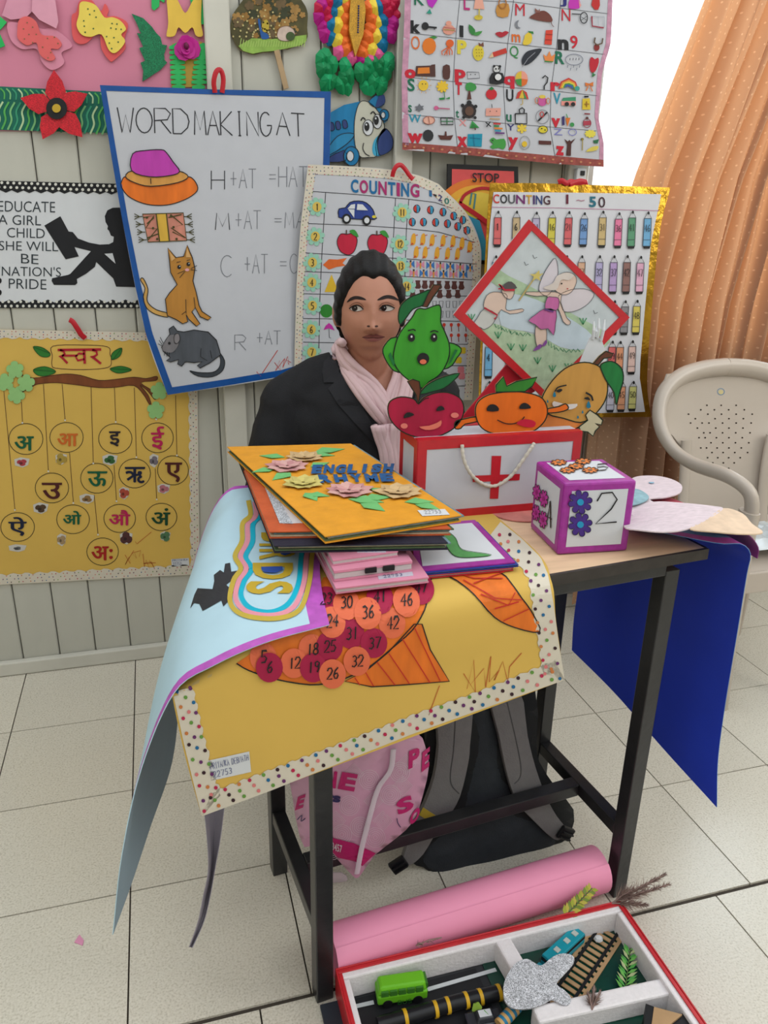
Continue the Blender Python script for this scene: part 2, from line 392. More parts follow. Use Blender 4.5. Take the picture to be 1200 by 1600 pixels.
# ================================================================== the room
T = .305
def speck_mat():
    m = bpy.data.materials.new('floor_tile'); m.use_nodes = True; nt = m.node_tree; N = nt.nodes; L = nt.links; b = N['Principled BSDF']
    tc = N.new('ShaderNodeTexCoord'); nz = N.new('ShaderNodeTexNoise'); nz.inputs['Scale'].default_value = 260; nz.inputs['Detail'].default_value = 2; L.new(tc.outputs['Object'], nz.inputs['Vector'])
    n2 = N.new('ShaderNodeTexNoise'); n2.inputs['Scale'].default_value = 4; L.new(tc.outputs['Object'], n2.inputs['Vector'])
    oi = N.new('ShaderNodeObjectInfo')
    r = N.new('ShaderNodeValToRGB'); L.new(nz.outputs[0], r.inputs[0]); r.color_ramp.elements[0].position = .35; r.color_ramp.elements[1].position = .65
    r.color_ramp.elements[0].color = (lin(186), lin(179), lin(164), 1); r.color_ramp.elements[1].color = (lin(205), lin(199), lin(186), 1)
    a = N.new('ShaderNodeMath'); a.operation = 'ADD'; L.new(n2.outputs[0], a.inputs[0]); L.new(oi.outputs['Random'], a.inputs[1])
    mr = N.new('ShaderNodeMapRange'); L.new(a.outputs[0], mr.inputs[0]); mr.inputs[1].default_value = .3; mr.inputs[2].default_value = 1.7; mr.inputs[3].default_value = 1.0; mr.inputs[4].default_value = 1.1
    v = N.new('ShaderNodeVectorMath'); v.operation = 'SCALE'; L.new(r.outputs[0], v.inputs[0]); L.new(mr.outputs[0], v.inputs['Scale']); L.new(v.outputs[0], b.inputs['Base Color'])
    mr2 = N.new('ShaderNodeMapRange'); L.new(nz.outputs[0], mr2.inputs[0]); mr2.inputs[3].default_value = .22; mr2.inputs[4].default_value = .36; L.new(mr2.outputs[0], b.inputs['Roughness'])
    b.inputs['Specular IOR Level'].default_value = .8
    bp = N.new('ShaderNodeBump'); bp.inputs['Strength'].default_value = .12; bp.inputs['Distance'].default_value = .002; L.new(nz.outputs[0], bp.inputs['Height']); L.new(bp.outputs[0], b.inputs['Normal'])
    return m
TILE = speck_mat(); GROUT = M((74, 66, 58), .9, .2, 60)
floor = MB().box((1.0, -2.25, -.03), (5.2, 4.8, .05), GROUT).build('floor', kind='structure', label='cream speckled square floor tiles with dark joints')
tm = None
def tile(x0, y0, x1, y1):
    MB().box(((x0 + x1) / 2, (y0 + y1) / 2, -.006), (x1 - x0 - .003, y1 - y0 - .003, .012), TILE).build('tile', floor)
for j in range(0, 15):
    off = 0 if j < 4 else .09
    for i in range(-4, 12):
        x0 = i * T - (off if i > 2 or j > 4 else off)
        tile(x0, -(j + 1) * T - (.004 if j >= 4 else 0), x0 + T, -j * T - (.007 if j == 4 else 0))
PAINT = M((176, 174, 164), .5, .09, 6, bump=.15, bsc=30, st=(1, 1, .3), k=1.05)
PAINT2 = M((188, 185, 175), .45, .07, 9, bump=.12, bsc=30, k=1.05)
GRV = M((150, 148, 139), .7, .1, 8, k=1.0)
WX0, WX1, WZ0, WZ1 = 1.664, 3.2, .92, 2.25
wb = MB()
wb.box((.122, .045, 1.2), (3.084, .06, 2.4), GRV).box((3.34, .045, 1.2), (.28, .06, 2.4), GRV).box(((WX0 + WX1) / 2, .045, WZ0 / 2), (WX1 - WX0, .06, WZ0), GRV)
wb.box(((WX0 + WX1) / 2, .045, 2.33), (WX1 - WX0, .06, .15), GRV)
wall = wb.build('wall_back', kind='structure', label='grey painted back wall of upright wooden planks')
x = -1.405
while x < 3.45:
    x1 = min(3.46, x + .1); z1 = 2.4; z0 = .0
    if x1 > WX0 and x < WX1:
        if x < WX0: x1 = WX0
        else: z1 = WZ0
        if x < WX1 < x1: x1 = WX1
    MB().box(((x + x1) / 2, .0075, z1 / 2), (x1 - x - .0026, .015, z1), PAINT).build('plank', wall, bevel=.003, bseg=1)
    x = x1
for a, b in ((.608, .668), (1.085, 1.135), (1.60, 1.664)):
    MB().box(((a + b) / 2, -.0145, 1.2), (b - a, .027, 2.4), PAINT2).build('batten', wall, bevel=.003, bseg=1)
MB().box((.12, -.012, .022), (3.06, .022, .042), PAINT2).box((2.57, -.012, .022), (1.8, .022, .042), PAINT2).build('baseboard_back', kind='structure', label='narrow grey skirting along the back wall', bevel=.004)
for nm, c_, sz, lb in (('wall_left', (-1.45, -2.3, 1.35), (.06, 4.7, 2.7), 'plain grey wall on the left of the classroom'), ('wall_right', (3.5, -2.3, 1.35), (.06, 4.7, 2.7), 'plain grey wall on the right of the classroom'), ('wall_front', (1.0, -4.65, 1.35), (5.0, .06, 2.7), 'plain grey wall behind the viewer')):
    MB().box(c_, sz, M((216, 212, 200), .6, .05, 3, k=1.0)).build(nm, kind='structure', label=lb)
FR = M((214, 214, 212), .4, .04)
win = thing('window_1', 'bright window in the back wall beside the curtain', None, ((WX0 + WX1) / 2, .03, WZ0), kind='structure')
cx = (WX0 + WX1) / 2
for c, sz in (((WX0 + .02, .04, 1.585), (.04, .05, 1.33)), ((WX1 - .02, .04, 1.585), (.04, .05, 1.33)), ((cx, .04, WZ0 + .02), (WX1 - WX0 - .08, .05, .04)), ((cx, .04, WZ1 - .02), (WX1 - WX0 - .08, .05, .04))):
    MB().box(c, sz, FR).build('window_frame', win, bevel=.004)
gl = bpy.data.materials.new('window_glass'); gl.use_nodes = True; nt = gl.node_tree; nt.nodes.clear()
o_ = nt.nodes.new('ShaderNodeOutputMaterial'); mx_ = nt.nodes.new('ShaderNodeMixShader'); t_ = nt.nodes.new('ShaderNodeBsdfTransparent'); g_ = nt.nodes.new('ShaderNodeBsdfGlossy'); g_.inputs['Roughness'].default_value = .02
mx_.inputs[0].default_value = .06; nt.links.new(t_.outputs[0], mx_.inputs[1]); nt.links.new(g_.outputs[0], mx_.inputs[2]); nt.links.new(mx_.outputs[0], o_.inputs[0])
MB().box((cx, .045, 1.585), (WX1 - WX0 - .08, .004, 1.25), gl).build('pane', win)
MB().box((cx, .0, WZ0 - .012), (WX1 - WX0, .06, .022), PAINT2).build('window_sill', win, bevel=.004)
# curtain with a dotted weave, drawn to the right and lit from behind
cm = bpy.data.materials.new('curtain_cloth'); cm.use_nodes = True; nt = cm.node_tree; N = nt.nodes; L = nt.links; N.clear()
o_ = N.new('ShaderNodeOutputMaterial'); df = N.new('ShaderNodeBsdfDiffuse'); tl = N.new('ShaderNodeBsdfTranslucent'); mx_ = N.new('ShaderNodeMixShader'); mx_.inputs[0].default_value = .22
uv = N.new('ShaderNodeUVMap'); uv.uv_map = 'cloth'; sx = N.new('ShaderNodeSeparateXYZ'); L.new(uv.outputs[0], sx.inputs[0])
def wv(sock, f):
    a = N.new('ShaderNodeMath'); a.operation = 'MULTIPLY'; a.inputs[1].default_value = f; L.new(sock, a.inputs[0]); b = N.new('ShaderNodeMath'); b.operation = 'SINE'; L.new(a.outputs[0], b.inputs[0]); return b.outputs[0]
p_ = N.new('ShaderNodeMath'); p_.operation = 'MULTIPLY'; L.new(wv(sx.outputs[0], 2 * math.pi / .036), p_.inputs[0]); L.new(wv(sx.outputs[1], 2 * math.pi / .036), p_.inputs[1])
th_ = N.new('ShaderNodeMapRange'); L.new(p_.outputs[0], th_.inputs[0]); th_.inputs[1].default_value = .86; th_.inputs[2].default_value = .95
rp = N.new('ShaderNodeMix'); rp.data_type = 'RGBA'; L.new(th_.outputs[0], rp.inputs[0]); rp.inputs[6].default_value = (lin(176), lin(142), lin(116), 1); rp.inputs[7].default_value = (lin(214), lin(182), lin(152), 1)
L.new(rp.outputs[2], df.inputs[0]); tl.inputs[0].default_value = (lin(230), lin(150), lin(92), 1); L.new(df.outputs[0], mx_.inputs[1]); L.new(tl.outputs[0], mx_.inputs[2]); L.new(mx_.outputs[0], o_.inputs[0])
def lerp_tab(tab, z):
    for (a, va), (b, vb) in zip(tab, tab[1:]):
        if z <= b: return va + (vb - va) * max(0, (z - a)) / (b - a)
    return tab[-1][1]
XL = [(.05, 1.73), (.7, 1.72), (1.05, 1.70), (1.38, 1.765), (1.87, 1.925), (2.3, 2.06)]; XR = [(.05, 2.44), (.8, 2.375), (1.4, 2.42), (2.3, 2.62)]
nu, nv = 200, 46; rows = []; uvs = []
for j in range(nv):
    z = 2.3 - 2.25 * j / (nv - 1); a, b = lerp_tab(XL, z), lerp_tab(XR, z); r = []
    for i in range(nu):
        u = i / (nu - 1); ph = u ** 1.15 * 8.3
        d = .034 * math.sin(2 * math.pi * ph + .5 * math.sin(z * 2.1)) + .015 * math.sin(2 * math.pi * ph * 2.13 + 1 + z) + .006 * math.sin(ph * 21 + z * 3)
        amp = min(1, .25 + u * 3.2)
        r.append(Vector((a + (b - a) * u + .006 * math.sin(ph * 12.5), -.10 + d * amp, z))); uvs.append((u * 1.5, z))
    rows.append(r)
cb = MB(); cb.add([p for r in rows for p in r], [(j * nu + i, (j + 1) * nu + i, (j + 1) * nu + i + 1, j * nu + i + 1) for j in range(nv - 1) for i in range(nu - 1)], cm)
cur = cb.build('curtain', None, 'peach dotted curtain gathered in folds beside the bright window', 'curtain', smooth=3)
ul = cur.data.uv_layers.new(name='cloth')
for lp in cur.data.loops: ul.data[lp.index].uv = uvs[lp.vertex_index]
# small switch box on the window post
sb = thing('switch_box', 'small white switch box on post under the alphabet chart', 'switch', (1.63, -.03, 1.36))
MB().box((1.63, -.038, 1.385), (.03, .018, .05), WHITE).build('casing', sb, bevel=.003)
MB().box((1.632, -.048, 1.398), (.012, .004, .012), BLACK).build('rocker', sb)
# ================================================================== the wall: board, charts, cut-outs
NY = Vector((0, -1, 0))
def wp(y): return Surf(o=(0, y, 0), n=NY)
def crop(ox, oy, k): return lambda P: [(ox + x * k, oy + y * k) for x, y in P]
def dotted(d, pts_fn, n, cols, r, layer=2, nn=7):
    for i in range(n):
        x, y = pts_fn(i); d.disc(x, y, r, r, cols[random.randrange(len(cols))], layer, nn)
DOTC = [M(c, .6, 0) for c in ((196, 40, 84), (34, 110, 160), (110, 160, 70), (214, 130, 70), (110, 50, 110), (230, 130, 130), (60, 30, 40))]
def band(d, A, B, inner, mat, dots=0, r=1.0, layer=2, scal=0, dl=None):
    """border strip between polyline A (outer) and the same polyline moved by `inner`, scalloped on the inside"""
    n = max(2, int(sum((Vector(b) - Vector(a)).length for a, b in zip(A, A[1:])) / 6))
    P = resamp([Vector((*p, 0)) for p in A], n); Q = resamp([Vector((*p, 0)) for p in B], n)
    vs = []; tr = []
    for i in range(n):
        w = (Q[i] - P[i]); e = 1 + (scal * abs(math.sin(i * .9)) if scal else 0)
        vs += [P[i].xy, (P[i] + w * e).xy]
    for i in range(n - 1): a = 2 * i; tr += [(a, a + 1, a + 3), (a, a + 3, a + 2)]
    d.tri(vs, tr, mat, layer)
    if dots:
        m = int(sum((Vector(b) - Vector(a)).length for a, b in zip(A, A[1:])) / dots)
        for i in range(m):
            for row, v in enumerate((.25, .62, .98)[:3]):
                u = (i + (.5 if row % 2 else 0) + .2) / m
                if u >= 1: continue
                k = int(u * (n - 1)); p = P[k] + (Q[k] - P[k]) * v
                d.disc(p.x, p.y, r, r, DOTC[(i * 3 + row * 2 + random.randrange(2)) % len(DOTC)], layer + 1, 7)
def ribbon(name, label, pts, y, w=5.5):
    P = [ay(px, py, y - .004 * math.sin(i)) for i, (px, py) in enumerate(pts)]
    mb = MB(); mb.tube(cat(P, 4), w / 1210 * 2.1 / 2 * 1.1, M((200, 28, 44), .35, .1), 8, flat=.35, up=(0, 1, 0)); return mb.build(name, None, label, 'ribbon', 'red hanging ribbons', smooth=1)
PINK = M((226, 140, 166), .7, .04, 8); TEAL = M((20, 112, 92), .6, .12)
s0 = wp(-.004)
bd = thing('display_board', 'pink paper display board with leaf border in the top left corner', 'board', tuple(ay(150, 200, -.004)))
card('backing', [(-140, -80), (318, -80), (323, 140), (326, 208), (-140, 203)], s0, .003, PINK, parent=bd)
st = card('leaf_border', [(-140, 134), (0, 135), (326, 152), (326, 212), (0, 203), (-140, 200)], wp(-.0065), .0018, TEAL, parent=bd)
d = Dec(wp(-.0067)); LG = [M(c, .6, .1) for c in ((128, 196, 128), (60, 160, 120), (190, 222, 170), (90, 180, 90))]
for i in range(36):
    x = -130 + i * 9.2; t = 137 + max(0, x) * .05
    if i % 2 or x > -20:
        d.line([(x + 6, t + 22), (x - 1, t + 36), (x + 1, t + 50), (x - 5, t + 65)], 3.0, LG[i % 4], 2, sm=4); d.line([(x + 2, t + 1), (x + 8, t + 8), (x + 8, t + 18)], 2.4, LG[(i + 1) % 4], 2, sm=4)
d.build('leaf_veins', bd)
k1 = crop(0, 0, .28333)
def ornament(name, label, catg, shapes, y, th=.003, group=None, dots=()):
    """glued paper cut-out built from layers of card"""
    t = thing(name, label, catg, tuple(ay(*shapes[0][1][0], y)), group)
    for i, (pn, pts, mat, sm) in enumerate(shapes): card(pn, pts, wp(y - th * (1.6 * i)), th, mat, parent=t, sm=sm)
    if dots:
        dd = Dec(wp(y - th * 1.6 * (len(shapes) - 1)));
        for (px, py, r, m) in dots: dd.disc(px, py, r, r, m, 1, 8)
        dd.build('spots', t)
    return t
ornament('paper_lily', 'pale pink paper lily petals at the top left of pink board', 'paper flower', [
    ('petal', k1([(10, 85), (60, 108), (140, 100), (180, 60), (190, -60), (60, -60)]), M((232, 160, 184)), 0),
    ('petal', k1([(175, 62), (215, 108), (310, 157), (322, 120), (300, -30), (180, -60)]), M((238, 168, 190)), 0)], -.013, .003)
ornament('paper_leaf', 'bright green paper leaves at the left edge of pink board', 'paper leaf', [
    ('leaf', k1([(-60, 60), (0, 90), (38, 122), (0, 166), (-60, 170)]), M((54, 200, 104)), 0), ('leaf', k1([(-60, 180), (0, 188), (28, 252), (0, 264), (-60, 240)]), M((40, 190, 96)), 0)], -.010)
gr = M((120, 110, 70), .6, 0)
ornament('paper_butterfly', 'coral paper butterfly layered on pink paper, upper left of board', 'paper butterfly', [
    ('lower_wings', k1([(40, 130), (100, 125), (200, 150), (240, 160), (300, 160), (380, 220), (395, 260), (340, 290), (355, 340), (330, 370), (280, 385), (230, 340), (200, 270), (120, 270), (60, 220)]), M((233, 150, 175)), 4),
    ('upper_wings', k1([(105, 110), (150, 90), (200, 120), (230, 190), (300, 200), (340, 240), (320, 270), (280, 270), (305, 320), (270, 335), (220, 300), (200, 235), (150, 250), (100, 215), (95, 170)]), M((240, 108, 108)), 4)], -.010, .003, 'paper butterflies on the board',
    [(k1([p])[0] + (1.1, gr)) for p in ((150, 125), (180, 150), (130, 160), (160, 190), (135, 215), (180, 235), (200, 190), (262, 212), (320, 240), (235, 260), (280, 290), (265, 320), (300, 205))])
ornament('paper_butterfly', 'yellow spotted paper butterfly layered on red paper wings', 'paper butterfly', [
    ('lower_wings', k1([(395, 90), (420, 65), (440, 5), (500, -4), (555, 60), (578, 20), (600, 55), (592, 90), (640, 90), (705, 130), (688, 210), (690, 270), (630, 330), (605, 335), (560, 270), (545, 180), (480, 235), (430, 240), (400, 200)]), M((238, 96, 98)), 4),
    ('upper_wings', k1([(440, 20), (470, 8), (530, 30), (575, 95), (620, 95), (665, 115), (695, 160), (668, 190), (690, 230), (640, 290), (600, 275), (560, 190), (500, 203), (450, 190), (422, 140), (435, 80)]), M((250, 222, 98)), 4)], -.010, .003, 'paper butterflies on the board',
    [(k1([p])[0] + (1.3, M((70, 110, 60), .6, 0))) for p in ((485, 50), (520, 60), (495, 80), (530, 95), (462, 115), (465, 145), (515, 158), (470, 178), (618, 130), (645, 133), (612, 155), (640, 160), (668, 162), (588, 202), (628, 208), (603, 238), (652, 232), (616, 268))])
ornament('glitter_leaf', 'dark green glitter leaf with jagged edge on pink board', 'paper leaf', [('leaf', k1([(725, 75), (790, 100), (840, 150), (860, 180), (885, 205), (895, 245), (922, 250), (905, 300), (908, 330), (922, 345), (885, 385), (785, 450), (790, 390), (775, 345), (800, 335), (768, 265), (790, 258), (755, 182), (778, 185), (750, 120)]), M((14, 110, 70), .4, .15, 60, glit=.5), 0)], -.010)
gb = thing('fern_cluster', 'green paper ferns on a gold strip at the board edge', 'paper leaf', tuple(ay(290, 130, -.01)))
card('gold_strip', k1([(950, 240), (1115, 230), (1125, 480), (945, 480)]), wp(-.0075), .002, M((196, 160, 60), .4, .15), parent=gb)
for bx, lean in ((985, -10), (1095, 25), (1120, -30)):
    P = []
    top = 260 if bx != 1120 else -5; bot = 478 if bx != 1120 else 120
    nn = 9; Lp = []; Rp = []
    for i in range(nn):
        y = top + (bot - top) * i / (nn - 1); w = 42 if i < nn - 1 else 36; x = bx + lean * (1 - i / (nn - 1))
        Lp += [(x - w, y - 4), (x - w, y + 10), (x - 9, y + 14)]; Rp += [(x + w, y - 4), (x + w, y + 10), (x + 9, y + 14)]
    card('fern', k1([(bx + lean, top - 25)] + Rp + Lp[::-1]), wp(-.0105), .002, M((52, 196, 104), .6, .1), parent=gb)
card('leaf', k1([(835, -20), (915, -20), (905, 15), (880, 0), (878, 35), (850, 58), (836, 45)]), wp(-.0085), .002, M((48, 190, 100)), parent=gb)
ornament('paper_butterfly', 'plain golden yellow paper butterfly above the magenta rose', 'paper butterfly', [('wings', k1([(920, -30), (960, -30), (985, 10), (1022, 72), (1058, 12), (1090, -30), (1112, -30), (1108, 120), (1120, 190), (1100, 203), (1078, 192), (1060, 150), (1022, 182), (985, 150), (965, 195), (930, 203), (918, 190), (928, 120)]), M((244, 202, 82)), 3)], -.014, .003, 'paper butterflies on the board')
rs = thing('paper_rose', 'curled magenta paper rose under the yellow butterfly', 'paper flower', tuple(ay(291, 75, -.015)))
RM = M((204, 28, 150), .5, .12)
for i in range(9):
    a = i * 2.4; rr = (1 - i / 11) * 14
    c = ay(291 + 7 * math.cos(a) * (1 - i / 10), 75 + 7 * math.sin(a) * (1 - i / 10), -.018 - i * .0022)
    q = [c + Vector((math.cos(t) * rr, 0, math.sin(t) * rr * 1.0)) * .0017 + Vector((0, .004 * math.cos(t - a), 0)) for t in [2 * math.pi * k / 9 for k in range(9)]]
    MB().prism(q, Vector((0, .0025, 0)), RM).build('petal', rs)
MB().ball(ay(291, 72, -.037), (.006, .008, .008), M((110, 10, 70), .5)).build('heart', rs)
fl = thing('star_flower', 'red glitter star flower with black and yellow centre', 'paper flower', tuple(ay(88, 215, -.02)))
RD = M((196, 30, 44), .45, .1, 60, glit=.35)
star = [((297, 385), (352, 470), (352, 500)), ((482, 517), (420, 600), (405, 612)), ((455, 757), (360, 712), (325, 690)), ((235, 768), (215, 680), (226, 622)), ((112, 540), (190, 515), (246, 512))]
ctr = (312, 598)
for i, (tip, *_) in enumerate(star):
    t = Vector(tip); c = Vector(ctr); dr = t - c; n = Vector((-dr.y, dr.x)).normalized()
    P = [c, c + dr * .42 + n * 58, c + dr * .7 + n * 42, t, c + dr * .7 - n * 42, c + dr * .42 - n * 58]
    card('petal', k1([tuple(p) for p in P]), wp(-.022 - .0007 * i), .003, RD, parent=fl)
card('disc', k1([(312 + 58 * math.cos(a * .3142), 598 + 60 * math.sin(a * .3142)) for a in range(20)]), wp(-.029), .003, BLACK, parent=fl)
card('button', k1([(311 + 24 * math.cos(a * .3927), 597 + 24 * math.sin(a * .3927)) for a in range(16)]), wp(-.033), .004, M((208, 172, 50), .4), parent=fl)
# ---- EDUCATE A GIRL CHILD
k3 = crop(0, 270, .18333)
ed = thing('slogan_poster', 'white slogan poster with black figure reading a book and dotted edges', 'poster', tuple(ay(100, 480, -.006)))
card('paper', k3([(-300, 70), (1400, 110), (1400, 1150), (-300, 1150)]), wp(-.0035), .002, WHITE, parent=ed)
S = wp(-.0036); d = Dec(S)
BL = M((30, 30, 33), .7, .05); WD = M((232, 230, 220), .6, 0)
top = [(x * 10, 92 + x * .28) for x in range(-30, 141)]; 
vs = [(-300, 60)] + [(1400, 104)] + [(1400 - i * 50, 178 - i * .9 + (16 if i % 2 else -6)) for i in range(35)]
d.poly(k3(vs), BL, 1)
d.poly(k3([(-300, 1152), (1400, 1152)] + [(1400 - i * 55, 1094 + (12 if i % 2 else -14)) for i in range(32)]), BL, 1)
for i in range(34):
    for r, (yy, off) in enumerate(((84, 0), (122, 26))): X = -290 + i * 51 + off; p = k3([(X, yy + X * .03)])[0]; d.disc(*p, 2.4, 2.4, WD, 2, 8)
    for r, (yy, off) in enumerate(((1098, 8), (1135, 30))): X = -290 + i * 51 + off; p = k3([(X, yy)])[0]; d.disc(*p, 2.3, 2.3, WD, 2, 8)
for yy in (920, 1020): d.disc(*k3([(-4, yy)])[0], 3.4, 4.5, BL, 1)
d.build('dotted_edges', ed)
d = Dec(S); DK = M((52, 60, 66), .7, 0)
for s_, yb, yt, xa, xb in (('EDUCATE', 335, 243, -14, 470), ('A GIRL', 445, 362, -14, 350), ('CHILD', 555, 472, 60, 382), ('SHE WILL', 665, 585, -8, 496), ('BE', 775, 694, 180, 328), ("'NATION'S", 882, 800, -8, 520), ('PRIDE', 990, 906, 75, 396)):
    a, b, c_ = k3([(xa, yb - 5), (xb, yb + 4), (xa, yt - 5)]); d = Dec(S); d.text(s_, a, b, c_, DK, 1, -.006); d.build('slogan_line', ed)
d = Dec(S); FG = M((32, 32, 36), .7, .15)
d.poly(k3([(378, 450), (515, 370), (585, 500), (620, 505), (665, 560), (760, 595), (850, 612), (930, 608), (965, 590), (970, 545), (945, 535), (930, 495), (915, 480), (920, 455), (900, 420), (893, 370), (915, 320), (960, 298), (1030, 296), (1100, 330), (1130, 420), (1090, 540), (1130, 620), (1170, 760), (1170, 975), (990, 970), (965, 900), (820, 760), (810, 800), (735, 860), (655, 905), (660, 940), (640, 957), (460, 955), (440, 920), (445, 898), (580, 870), (600, 860), (775, 668), (635, 632), (672, 712), (560, 738)]), FG, 1)
d.poly(k3([(890, 690), (960, 685), (985, 775)]), WHITE, 2); d.build('reading_figure', ed)
# ---- SWAR chart
k4 = crop(0, 490, .275)
YEL = M((232, 190, 92), .7, .06, 5); CREAM = M((228, 218, 200), .65, .03)
sw = thing('vowel_chart', 'yellow vowel chart with branch, circled letters and dotted white border', 'chart', tuple(ay(160, 905, -.01)))
card('paper', k4([(-200, 86), (830, 108), (1122, 300), (1135, 1480), (0, 1540), (-200, 1545)][:2] + [(1118, 112), (1135, 1480), (0, 1540), (-200, 1548)]), wp(-.0055), .003, YEL, parent=sw)
S = wp(-.0056); d = Dec(S)
band(d, k4([(-200, 86), (1118, 112)]), k4([(-200, 126), (1118, 152)]), 0, CREAM, 9, .9, 1, .35)
band(d, k4([(1118, 112), (1135, 1480)]), k4([(1076, 112), (1092, 1440)]), 0, CREAM, 9, .9, 1, .3)
band(d, k4([(1135, 1480), (0, 1540), (-200, 1548)]), k4([(1092, 1436), (0, 1492), (-200, 1500)]), 0, CREAM, 9, .9, 1, .3)
d.build('dotted_border', sw)
d = Dec(S); RT = M((186, 26, 48), .6, .1)
d.line(k4([(300, 185), (460, 178), (610, 188), (625, 230), (632, 260), (615, 305), (470, 318), (320, 310), (295, 290), (298, 240)]), 1.0, M((90, 50, 40)), 1, True, 4)
for st_, w_ in (([(328, 206), (575, 203)], 3.8), ([(340, 206), (362, 214), (368, 228), (354, 240), (338, 240), (356, 252), (384, 282)], 3.4), ([(352, 238), (395, 238), (440, 238)], 3.2), ([(478, 206), (482, 284)], 4.0), ([(480, 228), (448, 226), (430, 244), (442, 266), (480, 258)], 3.2), ([(524, 206), (548, 214), (552, 232), (534, 244), (516, 242), (536, 254), (574, 284)], 3.6)):
    d.line(k4(st_), w_, RT, 2)
d.build('title_lettering', sw)
d = Dec(S); GL = crayon((48, 130, 48))
for P in ([(188, 188), (240, 192), (285, 225), (272, 246), (225, 238)], [(692, 195), (682, 240), (640, 262), (632, 240), (650, 212)], [(190, 318), (255, 300), (318, 328), (270, 352), (215, 350)], [(748, 318), (690, 298), (625, 312), (660, 336), (705, 335)]):
    d = Dec(S); d.out(k4(P), GL, .8, M((30, 70, 30)), 1, 4); d.line(k4([P[0], P[2]]), .7, M((30, 70, 30)), 3); d.build('leaf_drawing', sw)
d = Dec(S); BR = crayon((132, 72, 34), .25)
d.out(k4([(120, 345), (190, 365), (300, 350), (380, 342), (460, 350), (560, 378), (660, 372), (760, 360), (830, 368), (890, 355), (885, 380), (800, 392), (870, 440), (890, 478), (875, 485), (840, 440), (795, 405), (840, 460), (858, 510), (848, 515), (815, 460), (760, 408), (660, 418), (560, 420), (440, 405), (320, 392), (230, 398), (190, 410), (110, 455), (100, 445), (160, 400), (170, 378)]), BR, .8, M((70, 36, 20)), 1, 3); d.build('branch_drawing', sw)
d = Dec(S); LN = M((96, 60, 40), .6, 0)
for a, b in (((22, 440), (85, 1115)), ((122, 500), (128, 620)), ((247, 400), (275, 895)), ((353, 400), (370, 605)), ((517, 415), (530, 850)), ((650, 420), (658, 615)), ((763, 420), (775, 815)), ((888, 580), (888, 600)), ((997, 465), (1005, 805)), ((395, 790), (417, 1075)), ((535, 1030), (557, 1255)), ((648, 860), (662, 1065)), ((882, 880), (890, 1055))):
    d.line(k4([a, b]), .9, LN, 1); d.disc(*k4([b])[0], 1.5, 1.5, WD, 2, 6)
d.build('hanging_lines', sw)
G1, OR, BK, MG, MR, NV, RR = (M(c, .6, 0) for c in ((12, 96, 62), (222, 112, 40), (40, 32, 40), (200, 30, 90), (84, 28, 28), (22, 30, 60), (176, 30, 26)))
for ch, c_, r_, bx, mt in (('अ', (147, 712), (97, 88), (85, 190, 695, 775), G1), ('आ', (378, 703), (95, 85), (328, 440, 680, 750), OR), ('इ', (655, 710), (95, 85), (622, 682, 668, 752), BK), ('ई', (895, 705), (90, 85), (860, 930, 640, 770), MG), ('उ', (295, 990), (95, 85), (240, 350, 960, 1050), MR), ('ऊ', (550, 935), (92, 85), (500, 607, 895, 978), G1), ('ऋ', (765, 907), (90, 83), (712, 822, 870, 960), NV), ('ए', (983, 890), (88, 83), (940, 1032, 845, 955), MR), ('ऐ', (100, 1212), (96, 82), (50, 150, 1155, 1260), NV), ('ओ', (415, 1168), (93, 82), (360, 460, 1120, 1195), G1), ('औ', (680, 1163), (90, 80), (622, 738, 1115, 1200), MG), ('अं', (917, 1155), (88, 78), (862, 965, 1105, 1200), M((14, 70, 40), .6, 0)), ('अः', (583, 1352), (90, 78), (522, 638, 1320, 1398), RR)):
    d = Dec(S); p = k4([c_])[0]; d.ring(*p, r_[0] * .275, r_[1] * .275, 1.1, M((80, 70, 40), .6, 0), 1)
    a, b, e = k4([(bx[0], bx[3]), (bx[1], bx[3]), (bx[0], bx[2])]); [d.text(ch, (a[0] + q[0], a[1] + q[1]), (b[0] + q[0], b[1] + q[1]), (e[0] + q[0], e[1] + q[1]), mt, 2 + .25 * n_, 0) for n_, q in enumerate(((0, 0), (.8, 0), (-.8, 0), (0, .7)))]; d.build('circled_letter', sw)
for (x_, y_), c_ in (((85, 320), 0), ((30, 390), 0), ((148, 395), 0), ((92, 462), 0), ((905, 440), 0), ((885, 550), 0)):
    p = k4([(x_, y_)])[0]; card('clover', flower(*p, 14, 5, .3, random.random() * 3), wp(-.0085 - random.random() * .002), .001, M((158, 208, 132), .7, .08), parent=sw)
STK = [((125, 845), (196, 70, 80), 12, 8), ((348, 825), (190, 160, 70), 9, 9), ((625, 830), (60, 110, 60), 12, 9), ((875, 835), (130, 120, 130), 7, 11), ((232, 1105), (90, 66, 44), 12, 9), ((495, 1052), (160, 120, 70), 12, 8), ((705, 1020), (190, 80, 60), 8, 10), ((930, 995), (200, 120, 130), 10, 8), ((100, 1332), (110, 110, 110), 14, 6), ((350, 1285), (180, 150, 110), 7, 10), ((717, 1275), (90, 50, 50), 10, 10), ((940, 1265), (90, 130, 90), 8, 8)]
for (x_, y_), c_, rx, ry in STK:
    d = Dec(S); p = k4([(x_, y_)])[0]; d.poly([(p[0] - rx, p[1] - ry * .6), (p[0] - rx * .2, p[1] - ry), (p[0] + rx, p[1] - ry * .7), (p[0] + rx * .8, p[1] + ry * .5), (p[0] + rx * .1, p[1] + ry), (p[0] - rx * .9, p[1] + ry * .6)], M((220, 214, 205)), 1)
    d.poly(flower(p[0], p[1], min(rx, ry) * .9 + 1, 3, .35, random.random() * 6, ry / rx if ry < rx else 1, 5), crayon(c_, .3), 2); d.disc(p[0] - 1.5, p[1] + 1, rx * .25, ry * .25, M(tuple(int(v * .6) for v in c_)), 3, 8); d.build('picture_sticker', sw)
